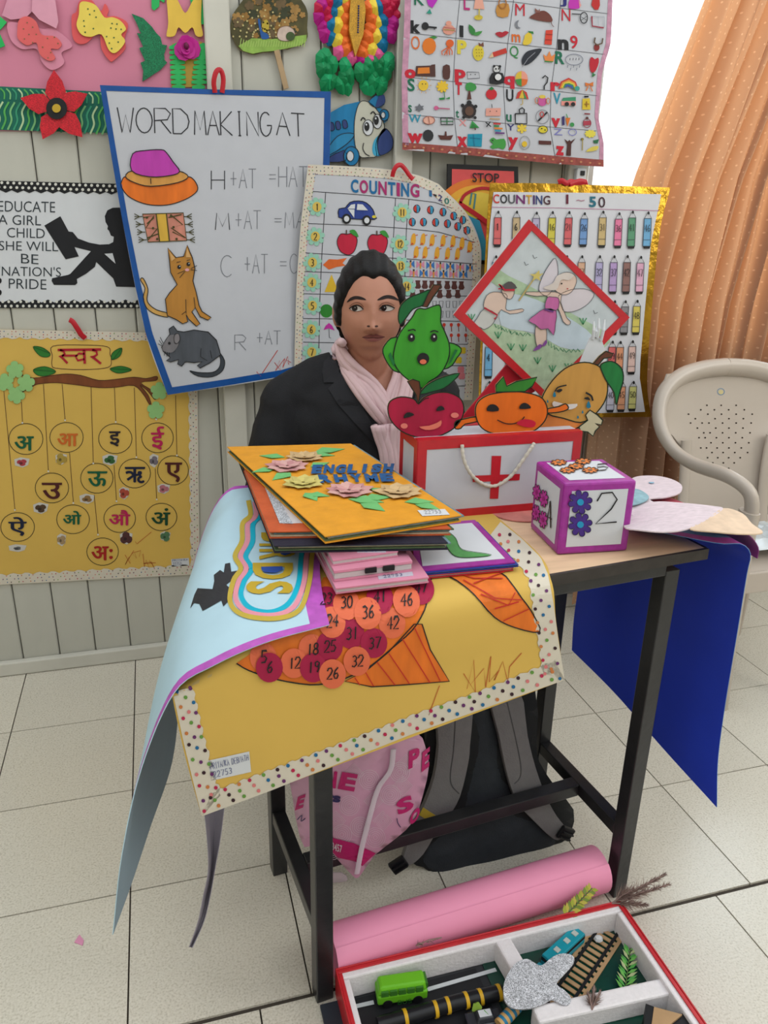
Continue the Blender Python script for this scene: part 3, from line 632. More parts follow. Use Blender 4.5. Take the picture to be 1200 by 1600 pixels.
d = Dec(S); PEN = M((206, 110, 50), .6, 0)
d.line(k4([(768, 1295), (778, 1308), (860, 1240)]), .9, PEN, 1); d.line(k4([(710, 1370), (740, 1420), (735, 1380), (712, 1425), (760, 1345), (775, 1390), (750, 1360), (800, 1345), (790, 1380), (812, 1365), (820, 1440), (830, 1400), (850, 1450), (848, 1400), (880, 1450), (860, 1410), (815, 1420), (885, 1415)]), .9, PEN, 1); d.build('pen_marks', sw)
d = Dec(S); d.poly(k4([(972, 1395), (1072, 1388), (1076, 1430), (976, 1438)]), WHITE, 1); d.hand('PRIYANKA', *k4([(980, 1408), (1066, 1402), (980, 1396)]), .5, M((90, 96, 130)), 2); d.hand('22753', *k4([(982, 1430), (1030, 1426), (982, 1414)]), .5, M((90, 96, 130)), 2); d.build('name_label', sw)
ribbon('red_ribbon', 'short red ribbon holding the yellow vowel chart', k4([(395, 35), (415, 48), (440, 85), (462, 120), (485, 140)]), -.014, 7)
# ---- peacock fan, airplane
k5 = crop(340, 0, .26667)
pf = thing('hand_fan', 'oval hand fan printed with a peacock, on a wooden stick', 'fan', tuple(ay(450, 130, -.01)))
Sf = wp(-.012)
card('leaf', k5([(75, 170), (88, 90), (120, 40), (170, -15), (300, -40), (450, -30), (505, 20), (528, 80), (525, 160), (528, 215), (500, 262), (455, 272), (410, 290), (365, 280), (320, 305), (268, 308), (215, 320), (165, 305), (128, 290), (95, 235)]), Sf, .004, M((84, 78, 42), .5, .35, 40), M((190, 160, 110)), pf, sm=3)
d = Dec(Sf)
for i in range(60):
    a = random.random() * 6.28; r = math.sqrt(random.random()); x_ = 300 + 205 * r * math.cos(a); y_ = 105 + 125 * r * math.sin(a)
    if y_ > 235: continue
    d.poly(flower(*k5([(x_, y_)])[0], 5 + 4 * random.random(), 5, .4, a), M(((150, 110, 50), (60, 64, 40), (170, 130, 70), (110, 90, 60))[i % 4], .6, .2, 60), 1 + i * .02)
d.poly(k5([(120, 270), (200, 225), (320, 230), (520, 205), (520, 240), (495, 262), (450, 275), (405, 285), (320, 300), (260, 305), (205, 316), (150, 300)]), M((150, 186, 84), .6, .2, 60), 2.6)
for i in range(26): x_ = 130 + i * 15; d.line(k5([(x_, 275), (x_ + 8, 245 - 20 * random.random())]), 1.2, M((178, 206, 110)), 3.2)
for i in range(46): a = math.pi * (i % 12) / 11; r = 50 + 38 * (i // 12); d.disc(*k5([(255 - r * math.cos(a), 215 - r * math.sin(a) * .95)])[0], 1.5, 1.6, M((206, 190, 130)), 3, 7)
d.poly(k5([(235, 120), (248, 118), (258, 180), (290, 200), (300, 225), (260, 230), (248, 190)]), M((40, 92, 160)), 4, 3); d.poly(k5([(260, 140), (285, 115), (302, 150), (290, 185), (265, 185)]), M((196, 172, 60)), 3, 3)
d.out(k5([(348, 200), (365, 165), (410, 155), (445, 178), (450, 215), (425, 240), (375, 240), (352, 225)]), M((214, 190, 176), .6, .15, 60), .6, M((120, 90, 80)), 4); d.disc(*k5([(425, 215)])[0], 7, 7, M((70, 90, 50)), 6)
d.build('peacock_print', pf)
a, b = ay(*k5([(345, 295)])[0], -.012), ay(*k5([(402, 520)])[0], -.012)
MB().bar(a, b, .013, .005, M((190, 160, 122), .6, .15, 20), up=(0, -1, 0)).build('stick', pf)
pn = thing('airplane_cutout', 'blue smiling airplane cut-out of card on the wall', 'cutout', tuple(ay(570, 250, -.01)))
Sp = wp(-.014); AB = crayon((24, 128, 182)); NVY = crayon((50, 70, 130)); CF = M((206, 204, 188), .6, .05)
card('body', k5([(560, 740), (660, 660), (740, 615), (830, 595), (880, 595), (920, 560), (960, 548), (982, 570), (978, 612), (950, 632), (985, 650), (998, 705), (970, 725), (972, 752), (1010, 780), (1028, 830), (1015, 880), (960, 912), (880, 925), (828, 918), (820, 955), (790, 972), (750, 955), (735, 940), (660, 950), (560, 940)]), Sp, .005, AB, M((150, 120, 80)), pn)
d = Dec(Sp)
d.out(k5([(835, 598), (880, 597), (930, 640), (965, 700), (975, 755), (940, 800), (925, 860), (930, 915), (880, 922), (835, 918), (805, 850), (800, 740), (810, 660)]), CF, 1.0, INK, 1, 3)
d.out(k5([(978, 752), (1012, 782), (1027, 830), (1014, 880), (960, 910), (940, 890), (935, 830), (950, 785)]), NVY, 1.0, INK, 2, 3); d.poly(k5([(945, 790), (970, 755), (985, 762), (950, 800), (938, 850), (942, 905), (915, 910), (905, 870), (918, 820)]), crayon((64, 168, 206)), 2, 3)
for x_, y_, rx, ry in ((880, 748, 30, 46), (935, 712, 26, 42)):
    p = k5([(x_, y_)])[0]; d.disc(*p, rx * .267, ry * .267, WHITE, 3); d.ring(*p, rx * .267, ry * .267, 1, INK, 4); d.disc(p[0] - 2, p[1] - 1.5, 4, 7, INK, 5); d.disc(p[0] - 3, p[1] - 4.5, 1.3, 1.6, WHITE, 6)
d.line(k5([(838, 708), (850, 690), (865, 702)]), 2, INK, 3, sm=3); d.line(k5([(895, 668), (910, 655), (925, 672)]), 2, INK, 3, sm=3); d.line(k5([(855, 838), (850, 870), (865, 900), (890, 915)]), 1.3, INK, 3, sm=3)
for x_, y_ in ((668, 742), (705, 735), (745, 728)): d.poly(k5([(x_ - 14, y_ - 20), (x_ + 8, y_ - 22), (x_ + 16, y_ + 18), (x_ - 8, y_ + 22)]), NVY, 2, 2); d.line(k5([(x_ - 14, y_ - 20), (x_ + 8, y_ - 22), (x_ + 16, y_ + 18), (x_ - 8, y_ + 22)]), .9, INK, 3, True, 2)
d.out(k5([(640, 880), (700, 800), (760, 780), (800, 790), (760, 840), (660, 905)]), crayon((40, 140, 190)), 1.0, INK, 2, 3); d.out(k5([(640, 930), (740, 880), (750, 940), (660, 950)]), NVY, 1, INK, 2, 2)
for q, rr in (((783, 915), 1.0), ((975, 675), .6)):
    p = k5([q])[0]; d.disc(*p, 12 * rr, 15 * rr, AB, 3); d.ring(*p, 12 * rr, 15 * rr, 1.2, INK, 4); d.disc(p[0] - 2, p[1], 5.5 * rr, 8 * rr, WHITE, 4); d.ring(p[0] - 2, p[1], 5.5 * rr, 8 * rr, 1, INK, 5)
d.out(k5([(885, 600), (920, 562), (960, 550), (978, 575), (975, 608), (930, 632)]), AB, 1.0, INK, 2, 3); d.poly(k5([(925, 620), (945, 560), (975, 560), (976, 605), (935, 630)]), NVY, 4, 3)
d.build('face_drawing', pn)
# ---- folded paper butterfly
bf = thing('folded_butterfly', 'large butterfly of folded rainbow paper with green lower wings', 'paper butterfly', tuple(ay(557, 140, -.01)))
card('backing', k5([(570, 60), (600, -40), (760, -60), (900, -60), (1050, -40), (1080, 90), (1050, 190), (990, 260), (950, 300), (1030, 400), (1025, 480), (970, 540), (870, 535), (805, 460), (740, 520), (650, 515), (600, 460), (600, 380), (660, 290), (640, 215), (585, 160)]), wp(-.008), .004, M((120, 110, 90)), parent=bf)
def petal(p, ang, L, W, col, dep):
    px, py = k5([p])[0]; c = ay(px, py, dep); dx = Vector((math.cos(ang), 0, -math.sin(ang))); sd = Vector((math.sin(ang), 0, math.cos(ang))); L *= .0005; W *= .0005
    a = c + dx * L; b = c - dx * L * .8; l = c + sd * W; r = c - sd * W; up = Vector((0, -W * .9, 0)); ridge = c + up + dx * L * .1
    q1 = c + dx * L * .7 + sd * W * .62; q2 = c + dx * L * .7 - sd * W * .62; q3 = c - dx * L * .6 + sd * W * .7; q4 = c - dx * L * .6 - sd * W * .7
    ring = [a, q1, l, q3, b, q4, r, q2]
    MB().add(ring + [ridge], [(i, (i + 1) % 8, 8) for i in range(8)] + [(7, 6, 5, 4, 3, 2, 1, 0)], col).build('paper_petal', bf)
CM, CR, CB, CY, CO, CP = (M(c, .55, .1) for c in ((190, 20, 140), (206, 24, 74), (0, 120, 170), (250, 218, 70), (250, 120, 48), (238, 100, 160)))
for p, c_, s_ in [((620, 30), CM, -1), ((600, 95), CM, -1), ((625, 150), CM, -1), ((640, 60), CR, -1), ((632, 195), CM, -1), ((650, 110), CR, -1), ((605, 45), CR, -1), ((655, 10), CR, -1), ((640, -25), CM, -1), ((700, 5), CB, -1), ((684, 68), CB, -1), ((666, 140), CB, -1), ((664, 212), CB, -1), ((708, -40), CB, -1), ((745, 5), CY, -1), ((715, 62), CY, -1), ((702, 142), CY, -1), ((708, 235), CY, -1), ((755, 35), CO, -1), ((748, 105), CO, -1), ((745, 175), CO, -1), ((745, 245), CO, -1), ((752, 285), CO, -1),
                   ((885, 50), CO, 1), ((905, 110), CO, 1), ((900, 170), CO, 1), ((885, 215), CO, 1), ((862, 265), CO, 1), ((850, 305), CO, 1), ((915, 45), CY, 1), ((937, 130), CY, 1), ((932, 210), CY, 1), ((905, 288), CY, 1), ((945, 38), CB, 1), ((970, 118), CB, 1), ((972, 190), CB, 1), ((962, 255), CB, 1), ((985, 20), CR, 1), ((1000, 60), CR, 1), ((1035, 130), CM, 1), ((1012, 200), CM, 1), ((1052, 85), CR, 1), ((1025, 35), CR, 1), ((1045, 5), CR, 1), ((1020, 160), CM, 1), ((715, 300), CP, -1), ((780, 335), CP, -1), ((845, 355), CM, 1), ((900, 348), CP, 1), ((938, 318), CP, 1)]:
    petal(p, math.pi / 2 + s_ * -.35 + random.uniform(-.2, .2), 48, 36, c_, -.016 - random.random() * .006)
for i in range(44):
    s_ = -1 if i % 2 else 1; u, v = random.random(), random.random(); x_ = 700 - 10 + (u - .5) * 170 if s_ < 0 else 918 + (u - .5) * 180; y_ = 330 + v * 175
    petal((x_, y_), math.pi / 2 + random.uniform(-.5, .5), 50, 34, M(((14, 150, 90), (20, 166, 104), (8, 134, 78))[i % 3], .55, .08), -.016 - random.random() * .008 - (1 - v) * .004)
card('body', k5([(785, -60), (852, -60), (868, 60), (855, 200), (808, 330), (772, 180), (776, 60)]), wp(-.034), .012, M((196, 146, 44), .5, .2, 60, glit=.25), parent=bf)
for i in range(12): MB().ball(ay(*k5([(827 - i * .4, 35 + i * 14)])[0], -.036), .0022, M((40, 50, 110), .3), 6, 4).build('bead', bf)
# ================================================================== hanging charts
def wsheet(name, parent, top, right, bottom, left, yf, mat, back, nu=24, nv=30, bulge=None, th=.0012):
    f = lambda P: [ay(p[0], p[1], yf + (p[2] if len(p) > 2 else 0)) for p in P]
    rows = coons(cat(f(top), 6), cat(f(right), 6), cat(f(bottom), 6), cat(f(left), 6), nu, nv, bulge)
    return MB().grid(rows, mat, back, th).build(name, parent, smooth=1)
BLUE = M((22, 84, 160), .35, .12, 40); CH = M((206, 207, 214), .65, .02)
k2 = crop(150, 120, .31879)
wc = thing('word_chart', 'white word making chart with blue tape border, hanging by red ribbon', 'chart', tuple(ay(330, 610, -.05)))
o = wsheet('paper', wc, [(156, 133), (250, 137), (341, 140), (517, 143)], [(517, 143), (515, 250), (508, 420), (498, 571)], [(262, 617, -.015), (350, 603, -.02), (440, 588, -.015), (498, 571)], [(156, 133), (191, 343), (228, 522, -.01), (262, 617, -.015)], -.05, CH, M((200, 200, 200)), bulge=lambda u, v: Vector((0, -.010 * math.sin(math.pi * u) * v, 0)))
S = Surf([o], seg=26)
d = Dec(S); 
Lo = [(156, 133), (175, 250), (191, 343), (210, 440), (228, 522), (262, 617)]; Li = [(166, 142), (184, 250), (200, 343), (219, 440), (238, 520), (269, 605)]
for A, B in (([(156, 133), (341, 140), (517, 143)], [(166, 142), (341, 148), (507, 153)]), (Lo, Li), ([(262, 617), (350, 603), (440, 588), (498, 571)], [(269, 605), (350, 593), (440, 578), (497, 561)]), ([(517, 143), (515, 250), (508, 420), (498, 571)], [(507, 153), (505, 250), (498, 420), (488, 563)])): band(d, A, B, 0, BLUE, 0, 0, 1)
d.build('tape_border', wc)
d = Dec(S); TI = M((44, 44, 50), .6, 0); PC = M((128, 130, 138), .6, 0)
for s_, x0, x1, yt, yb in (('WORD', 108, 458, 150, 276), ('MAKING', 483, 862, 166, 288), ('AT', 885, 1025, 174, 290)): d = Dec(S); d.hand(s_, *k2([(x0, yb - 4), (x1, yb + 4), (x0 - 4, yt)]), 1.8, TI, 1, .12); d.build('title_word', wc)
d = Dec(S)
for s_, x0, x1, yt, yb in (('H', 565, 630, 460, 552), ('+AT', 655, 785, 452, 546), ('=HAT', 845, 1035, 440, 540), ('M', 585, 655, 668, 750), ('+AT', 680, 808, 656, 746), ('=MAT', 870, 1080, 664, 742), ('C', 608, 672, 875, 980), ('+AT', 725, 842, 870, 964), ('=CAT', 897, 1090, 868, 964), ('R', 680, 735, 1265, 1340), ('+AT', 785, 905, 1245, 1312)): d = Dec(S); d.hand(s_, *k2([(x0, yb), (x1, yb), (x0, yt)]), 1.1 if s_ not in 'HM' else 1.4, PC if s_ not in 'HM' else TI, 1, .2); d.build('word_part', wc)
d = Dec(S)
d.out(k2([(145, 490), (190, 518), (270, 535), (400, 518), (455, 490), (490, 520), (495, 560), (440, 600), (350, 628), (250, 625), (165, 590), (125, 540), (127, 510)]), crayon((238, 120, 34)), 1.4); d.out(k2([(145, 490), (175, 462), (260, 482), (360, 478), (410, 463), (452, 490), (400, 519), (270, 537), (190, 519)]), crayon((222, 160, 80)), 1.4, layer=3, sm=3); d.out(k2([(180, 378), (240, 362), (320, 358), (345, 372), (380, 420), (410, 465), (360, 485), (260, 490), (175, 460)]), crayon((200, 66, 180)), 1.4, layer=5, sm=3); d.line(k2([(268, 498), (270, 525)]), 1.2, INK, 5); d.build('hat_drawing', wc)
d = Dec(S); d.poly(k2([(228, 673), (428, 667), (445, 803), (255, 810)]), crayon((214, 140, 120)), 1); d.poly(k2([(293, 672), (345, 670), (360, 806), (312, 808)]), crayon((230, 184, 70)), 2); OL = M((74, 70, 30))
for P in ([(228, 673), (428, 667), (445, 803), (255, 810)],): d.line(k2(P), 1.6, OL, 3, True)
for P in ([(232, 690), (285, 680), (245, 740), (300, 745), (255, 800)], [(250, 720), (285, 690)], [(365, 675), (425, 725), (368, 740), (440, 790), (375, 760)], [(355, 690), (420, 675)], [(250, 790), (305, 770)], [(295, 672), (312, 808)], [(345, 670), (360, 806)]): d.line(k2(P), 1.8, OL, 3)
for x_, y_ in ((280, 742), (368, 682), (380, 737), (300, 795), (395, 795), (250, 690)): d.disc(*k2([(x_, y_)])[0], 2, 2, OL, 4, 8)
for i in range(4):
    y_ = 685 + i * 38
    for sx_, x_ in ((-1, 228 + i * 7), (1, 430 + i * 5)):
        for q in (-14, 0, 14): d.line(k2([(x_, y_), (x_ + sx_ * 14, y_), (x_ + sx_ * 40, y_ + q)]), 1.3, OL, 3)
d.build('mat_drawing', wc)
d = Dec(S); CT = crayon((196, 136, 56))
d.out(k2([(350, 1178), (290, 1163), (248, 1132), (232, 1080), (240, 1035), (218, 995), (232, 988), (255, 1040), (250, 1090), (264, 1118), (300, 1143), (350, 1158)]), crayon((214, 166, 90)), 1.3, layer=1, sm=3)
d.out(k2([(352, 838), (392, 886), (430, 880), (447, 825), (472, 885), (485, 940), (475, 1000), (492, 1060), (505, 1120), (520, 1150), (565, 1180), (548, 1192), (510, 1175), (486, 1130), (470, 1152), (510, 1210), (492, 1222), (455, 1188), (442, 1165), (450, 1200), (425, 1210), (395, 1190), (350, 1170), (340, 1090), (360, 1060), (398, 1018), (366, 960), (360, 900)]), CT, 1.3, layer=3, sm=0)
d.poly(k2([(360, 855), (388, 890), (370, 905)]), crayon((226, 176, 110)), 5); d.poly(k2([(446, 838), (466, 885), (440, 885)]), crayon((226, 176, 110)), 5)
for x_, y_ in ((408, 932), (453, 918)): p = k2([(x_, y_)])[0]; d.disc(*p, 3, 3.3, INK, 5, 10); d.disc(p[0] + 1, p[1] - 1, .9, .9, WHITE, 6, 6)
d.disc(*k2([(447, 946)])[0], 3.4, 2.4, M((236, 170, 180)), 5, 8)
for P in ([(435, 950), (400, 965)], [(435, 955), (410, 985)], [(465, 940), (495, 925)], [(465, 945), (495, 950)], [(395, 910), (415, 905)], [(445, 900), (462, 896)], [(440, 1090), (442, 1160)], [(486, 1130), (480, 1080)], [(420, 1165), (440, 1150)]): d.line(k2(P), .9, INK, 5)
d.build('cat_drawing', wc)
d = Dec(S); RG = crayon((84, 88, 96), .2)
d.out(k2([(600, 1345), (630, 1390), (620, 1440), (570, 1470), (500, 1467), (458, 1440), (500, 1448), (570, 1448), (603, 1425), (610, 1385)]), crayon((60, 66, 74)), 1, layer=1, sm=3)
d.out(k2([(322, 1325), (345, 1285), (362, 1262), (358, 1235), (380, 1220), (398, 1245), (430, 1250), (480, 1240), (550, 1250), (590, 1290), (605, 1340), (610, 1362), (560, 1400), (510, 1427), (496, 1415), (520, 1395), (480, 1400), (440, 1395), (420, 1417), (400, 1407), (405, 1385), (365, 1397), (345, 1390), (365, 1375), (330, 1345)]), RG, 1.2, layer=3, sm=0)
d.poly(k2([(325, 1325), (345, 1288), (365, 1265), (400, 1270), (405, 1310), (375, 1350), (335, 1345)]), crayon((128, 124, 128)), 5, 3); d.out(k2([(385, 1265), (405, 1258), (412, 1285), (400, 1305), (385, 1300)]), crayon((140, 134, 138)), .8, layer=6, sm=3); d.disc(*k2([(360, 1305)])[0], 2.2, 2.4, INK, 6, 8)
for P in ([(515, 1330), (512, 1370), (545, 1390)], [(560, 1340), (568, 1380)], [(325, 1318), (305, 1308)], [(325, 1312), (310, 1290)], [(330, 1305), (315, 1275)], [(340, 1345), (335, 1365)], [(350, 1348), (348, 1370)], [(360, 1350), (360, 1368)]): d.line(k2(P), .9, INK, 6)
d.build('rat_drawing', wc)
d = Dec(S); RP = M((206, 70, 60), .6, 0); d.line(k2([(787, 1445), (806, 1466), (890, 1340)]), 1.1, RP, 1); d.line(k2([(875, 1400), (905, 1440), (900, 1390), (880, 1440), (925, 1380), (915, 1425), (940, 1370), (945, 1410), (930, 1385), (955, 1400)]), 1, RP, 1); d.build('pen_marks', wc)
ribbon('red_ribbon', 'red ribbon loop holding the word making chart', [(336, 145), (334, 128), (338, 112), (345, 110), (349, 124), (347, 145)], -.058, 6)
# ---- alphabet chart
k6 = crop(620, 0, .28333)
al = thing('alphabet_chart', 'large alphabet picture chart with pink patterned border, top right of wall', 'chart', tuple(ay(780, 250, -.06)))
o = wsheet('paper', al, k6([(45, -100), (340, -70), (640, -50), (900, -30), (1190, -20)]), k6([(1190, -20), (1178, 240), (1132, 400), (1110, 640), (1140, 790), (1140, 920)]), k6([(30, 825), (335, 850), (640, 880), (900, 905), (1140, 920)]), k6([(45, -100), (38, 200), (30, 500), (30, 825)]), -.062, CH, CH)
S = Surf([o], seg=11); d = Dec(S); PB = M((206, 150, 176), .6, .25, 70)
band(d, k6([(46, -90), (38, 200), (26, 430), (30, 700), (32, 800)]), k6([(80, -90), (72, 200), (58, 430), (62, 700), (66, 800)]), 0, PB, 0, 0, 1)
band(d, k6([(1190, -20), (1178, 240), (1132, 400), (1110, 640), (1140, 790), (1138, 880)]), k6([(1165, -20), (1152, 240), (1106, 400), (1090, 640), (1118, 790), (1116, 880)]), 0, PB, 0, 0, 1)
band(d, k6([(30, 825), (335, 850), (640, 880), (900, 905), (1140, 920)]), k6([(30, 785), (335, 808), (640, 838), (900, 862), (1140, 882)]), 0, M((160, 78, 70), .6, .3, 90), 0, 0, 1)
for i in range(22): d.disc(*k6([(45 + i * 51, 806 + i * 4.6)])[0], 2.2, 1.6, M((206, 140, 100)), 2, 6)
d.build('patterned_border', al)
d = Dec(S); GRY = M((96, 98, 104), .6, 0)
for P in ([(70, 182), (320, 210), (620, 240), (880, 270), (1145, 300)], [(45, 425), (310, 450), (590, 480), (850, 500), (1105, 528)], [(50, 630), (310, 655), (590, 680), (840, 700), (1100, 722)], [(60, -10), (345, 0), (640, 10), (900, 45), (1160, 75)], [(348, -10), (325, 210), (310, 450), (318, 660), (335, 812)], [(645, -10), (612, 240), (588, 480), (600, 690), (622, 838)], [(905, -10), (880, 270), (850, 500), (845, 700), (872, 862)]): d.line(k6(P), .8, GRY, 1)
d.build('ruled_lines', al)
d = Dec(S); cc = lambda c: M(c, .6, 0)
cRd, cGn, cBk, cOr, cYe, cBl, cPk = cc((206, 30, 52)), cc((16, 110, 80)), cc((30, 30, 34)), cc((226, 110, 40)), cc((226, 206, 60)), cc((30, 150, 180)), cc((240, 150, 150))
for ch, x0, x1, yt, yb, c_, bo in (('K', 95, 150, -40, 28, cGn, .01), ('L', 368, 402, -30, 55, cc((190, 40, 120)), .01), ('M', 652, 704, 20, 86, cRd, .0), ('J', 898, 935, -20, 36, cc((40, 40, 120)), .02), ('N', 908, 956, 50, 115, cRd, .0), ('k', 75, 130, 112, 182, cBk, .05), ('l', 345, 366, 140, 204, cBk, .06), ('m', 632, 680, 188, 232, cOr, .02), ('n', 886, 946, 216, 275, cBk, .05), ('9', 955, 996, 195, 268, cRd, .01), ('O', 78, 126, 198, 272, cOr, .0), ('P', 332, 384, 220, 298, cYe, .05), ('Q', 622, 670, 252, 322, cc((50, 140, 70)), .0), ('R', 872, 924, 282, 352, cGn, .03), ('o', 42, 104, 380, 432, cRd, .06), ('p', 318, 378, 382, 452, cRd, .05), ('q', 586, 648, 418, 488, cRd, .05), ('r', 846, 898, 452, 502, cRd, .06), ('S', 58, 98, 432, 502, cGn, .02), ('T', 322, 358, 452, 522, cRd, .04), ('U', 602, 642, 492, 558, cBk, .02), ('V', 862, 902, 512, 572, cBl, .02), ('s', 62, 82, 578, 618, cGn, .01), ('t', 324, 342, 606, 648, cGn, .02), ('u', 602, 632, 630, 670, cGn, .02), ('W', 66, 132, 630, 674, cBl, .01), ('X', 342, 384, 658, 694, cPk, .0), ('Y', 608, 646, 684, 718, cc((50, 50, 120)), .01), ('v', 850, 900, 650, 700, cRd, .05), ('Z', 864, 912, 708, 744, cc((130, 130, 200)), .0), ('w', 58, 142, 734, 788, cRd, .05), ('x', 332, 388, 752, 808, cRd, .06), ('y', 612, 668, 756, 826, cRd, .05), ('z', 874, 922, 804, 856, cRd, .06)):
    d = Dec(S); d.text(ch, *k6([(x0, yb), (x1, yb + 3), (x0, yt)]), c_, 2, bo); d.build('letter', al)
def pic(name, *ops):
    d = Dec(S)
    for oi_, op in enumerate(ops):
        kd = op[0]; d.eps = .0008 + .00012 * min(oi_, 8)
        if kd == 'p': d.poly(k6(op[1]), cc(op[2]) if len(op) < 4 else cc(op[2]), 3, op[3] if len(op) > 3 else 0)
        elif kd == 'd': d.disc(*k6([op[1]])[0], op[2] * .2833, op[3] * .2833, cc(op[4]), op[5] if len(op) > 5 else 3, 12)
        elif kd == 'l': d.line(k6(op[1]), op[2], cc(op[3]), 4)
        elif kd == 'r': d.ring(*k6([op[1]])[0], op[2] * .2833, op[3] * .2833, op[4], cc(op[5]), 4)
    d.build(name, al)
K = (34, 34, 38); BRN = (92, 50, 44)
pic('kite_picture', ('p', [(160, -10), (230, -10), (195, 45), (172, 30)], (190, 40, 190)), ('p', [(160, 75), (180, 50), (192, 78)], (40, 150, 130)))
pic('lamp_picture', ('p', [(432, -10), (470, -10), (482, 52), (422, 50)], (236, 170, 150)), ('l', [(452, 52), (450, 95)], 2, (200, 180, 60)), ('d', (448, 98), 24, 14, (214, 190, 60)))
pic('padlock_picture', ('p', [(550, 30), (614, 22), (612, 92), (552, 90)], (200, 140, 60), 2), ('r', (580, 20), 20, 28, 2, (170, 110, 50)))
pic('mouse_picture', ('p', [(730, 95), (770, 70), (810, 60), (845, 85), (855, 120), (800, 118), (745, 105)], (116, 60, 50), 3), ('p', [(762, 72), (758, 45), (778, 60), (785, 48), (788, 70)], (140, 90, 80)), ('l', [(845, 118), (852, 140), (862, 150)], 1, (116, 60, 50)))
pic('net_picture', ('l', [(962, 78), (1010, 80)], 1.4, K), ('r', (1028, 100), 20, 30, 1.4, K), ('l', [(1012, 95), (1045, 115)], .7, K), ('l', [(1012, 115), (1045, 90)], .7, K))
pic('notebook_picture', ('l', [(1072, 90), (1075, 145), (1138, 155)], 2.2, (160, 50, 70)), ('l', [(1075, 92), (1140, 95), (1140, 150)], .7, (150, 160, 170)), ('l', [(1105, 95), (1108, 150)], .5, (150, 160, 170)))
pic('doll_picture', ('p', [(1080, -20), (1115, -20), (1118, 30), (1108, 55), (1090, 55), (1070, 30)], (196, 40, 40)))
pic('jug_picture', ('p', [(955, -10), (1000, -10), (1010, 40), (985, 50), (945, 45)], (200, 50, 180), 2), ('p', [(1000, 0), (1015, 30), (1005, 45)], (236, 160, 160)))
pic('key_picture', ('d', (155, 145), 20, 22, K), ('l', [(165, 150), (218, 155)], 3, K), ('l', [(205, 155), (205, 165)], 2, K))
pic('kettle_picture', ('d', (285, 165), 34, 28, (232, 160, 140)), ('d', (284, 130), 16, 14, (232, 160, 140)), ('l', [(250, 165), (255, 150), (322, 160), (318, 180)], 1.4, (200, 120, 110)), ('l', [(255, 165), (315, 170)], 1, (150, 150, 60)))
pic('leaf_picture', ('p', [(396, 135), (430, 165), (425, 195), (400, 180)], (50, 130, 60), 2), ('p', [(470, 172), (430, 180), (425, 195), (450, 196)], (70, 150, 70), 2))
pic('lips_picture', ('p', [(540, 185), (565, 176), (580, 180), (595, 172), (616, 180), (590, 202), (565, 206)], (180, 34, 50), 2))
pic('moon_picture', ('p', [(672, 112), (655, 120), (650, 140), (662, 158), (682, 156), (668, 148), (664, 130)], (130, 132, 140), 2))
pic('mango_picture', ('p', [(705, 195), (730, 178), (745, 205), (735, 240), (705, 250), (692, 240), (700, 215)], (232, 200, 60), 3), ('p', [(720, 172), (750, 175), (752, 190), (728, 182)], (50, 130, 60)))
pic('rug_picture', ('p', [(820, 168), (858, 165), (852, 248), (812, 245)], (222, 70, 50)), ('l', [(818, 190), (856, 192)], .8, (140, 40, 40)), ('l', [(815, 220), (853, 222)], .8, (140, 40, 40)))
pic('nest_picture', ('d', (1100, 262), 16, 20, (140, 40, 40)), ('l', [(1090, 208), (1085, 235), (1100, 250), (1128, 240), (1132, 212)], 2.2, (100, 80, 60)))
pic('orange_picture', ('d', (177, 255), 38, 46, (232, 124, 34)), ('p', [(175, 208), (200, 198), (224, 206), (205, 216)], (60, 140, 60)))
pic('octopus_picture', ('d', (291, 240), 22, 22, (226, 100, 40)), *[('l', [(285, 258), (245 + i * 14, 285 + (i % 2) * 20), (248 + i * 13, 305)], 1.6, (226, 100, 40)) for i in range(5)])
pic('pineapple_picture', ('d', (448, 292), 31, 44, (226, 204, 60)), ('p', [(450, 255), (448, 235), (462, 245), (475, 232), (478, 258)], (120, 70, 50)), *[('d', (435 + (i % 3) * 14, 275 + (i // 3) * 18), 3, 3, (140, 110, 40), 4) for i in range(9)])
pic('pencil_picture', ('p', [(525, 290), (600, 265), (606, 292), (532, 316)], (200, 56, 44)), ('p', [(525, 290), (505, 320), (532, 316)], (226, 190, 150)))
pic('quill_picture', ('p', [(690, 355), (688, 325), (710, 290), (745, 275), (798, 270), (775, 310), (740, 345), (710, 360)], (40, 44, 54), 3), ('l', [(688, 372), (720, 325), (760, 290)], 1, (150, 150, 160)))
pic('crown_picture', ('p', [(815, 335), (805, 300), (825, 312), (840, 282), (850, 312), (872, 298), (862, 340)], (236, 140, 70)), ('l', [(810, 340), (858, 342)], 1.6, (60, 140, 60)))
pic('rain_picture', ('r', (975, 330), 48, 30, 1, (120, 124, 140)), *[('l', [(940 + i * 16, 360 + (i % 2) * 15), (937 + i * 16, 375 + (i % 2) * 15)], 1, (120, 124, 140)) for i in range(5)], *[('l', [(950 + i * 16, 322), (948 + i * 16, 335)], 1, (60, 60, 70)) for i in range(4)])
pic('rose_picture', ('p', [(1062, 330), (1075, 315), (1090, 328), (1108, 318), (1112, 345), (1095, 390), (1075, 402), (1062, 380)], (196, 28, 50), 2), ('l', [(1080, 400), (1075, 425)], 1.6, (40, 120, 60)), ('p', [(1075, 405), (1095, 412), (1078, 425)], (40, 120, 60)))
pic('oven_picture', ('p', [(105, 365), (185, 362), (190, 358), (210, 355), (212, 424), (100, 420)], (84, 50, 44)), ('p', [(115, 375), (178, 372), (180, 405), (112, 408)], (230, 130, 40)))
pic('owl_picture', ('p', [(254, 365), (290, 362), (290, 430), (270, 440), (252, 425)], (88, 50, 44), 2))
pic('pillow_picture', ('l', [(385, 398), (450, 400), (455, 432), (388, 436), (385, 398)], .9, K), ('d', (405, 412), 3, 3, K), ('d', (430, 412), 3, 3, K))
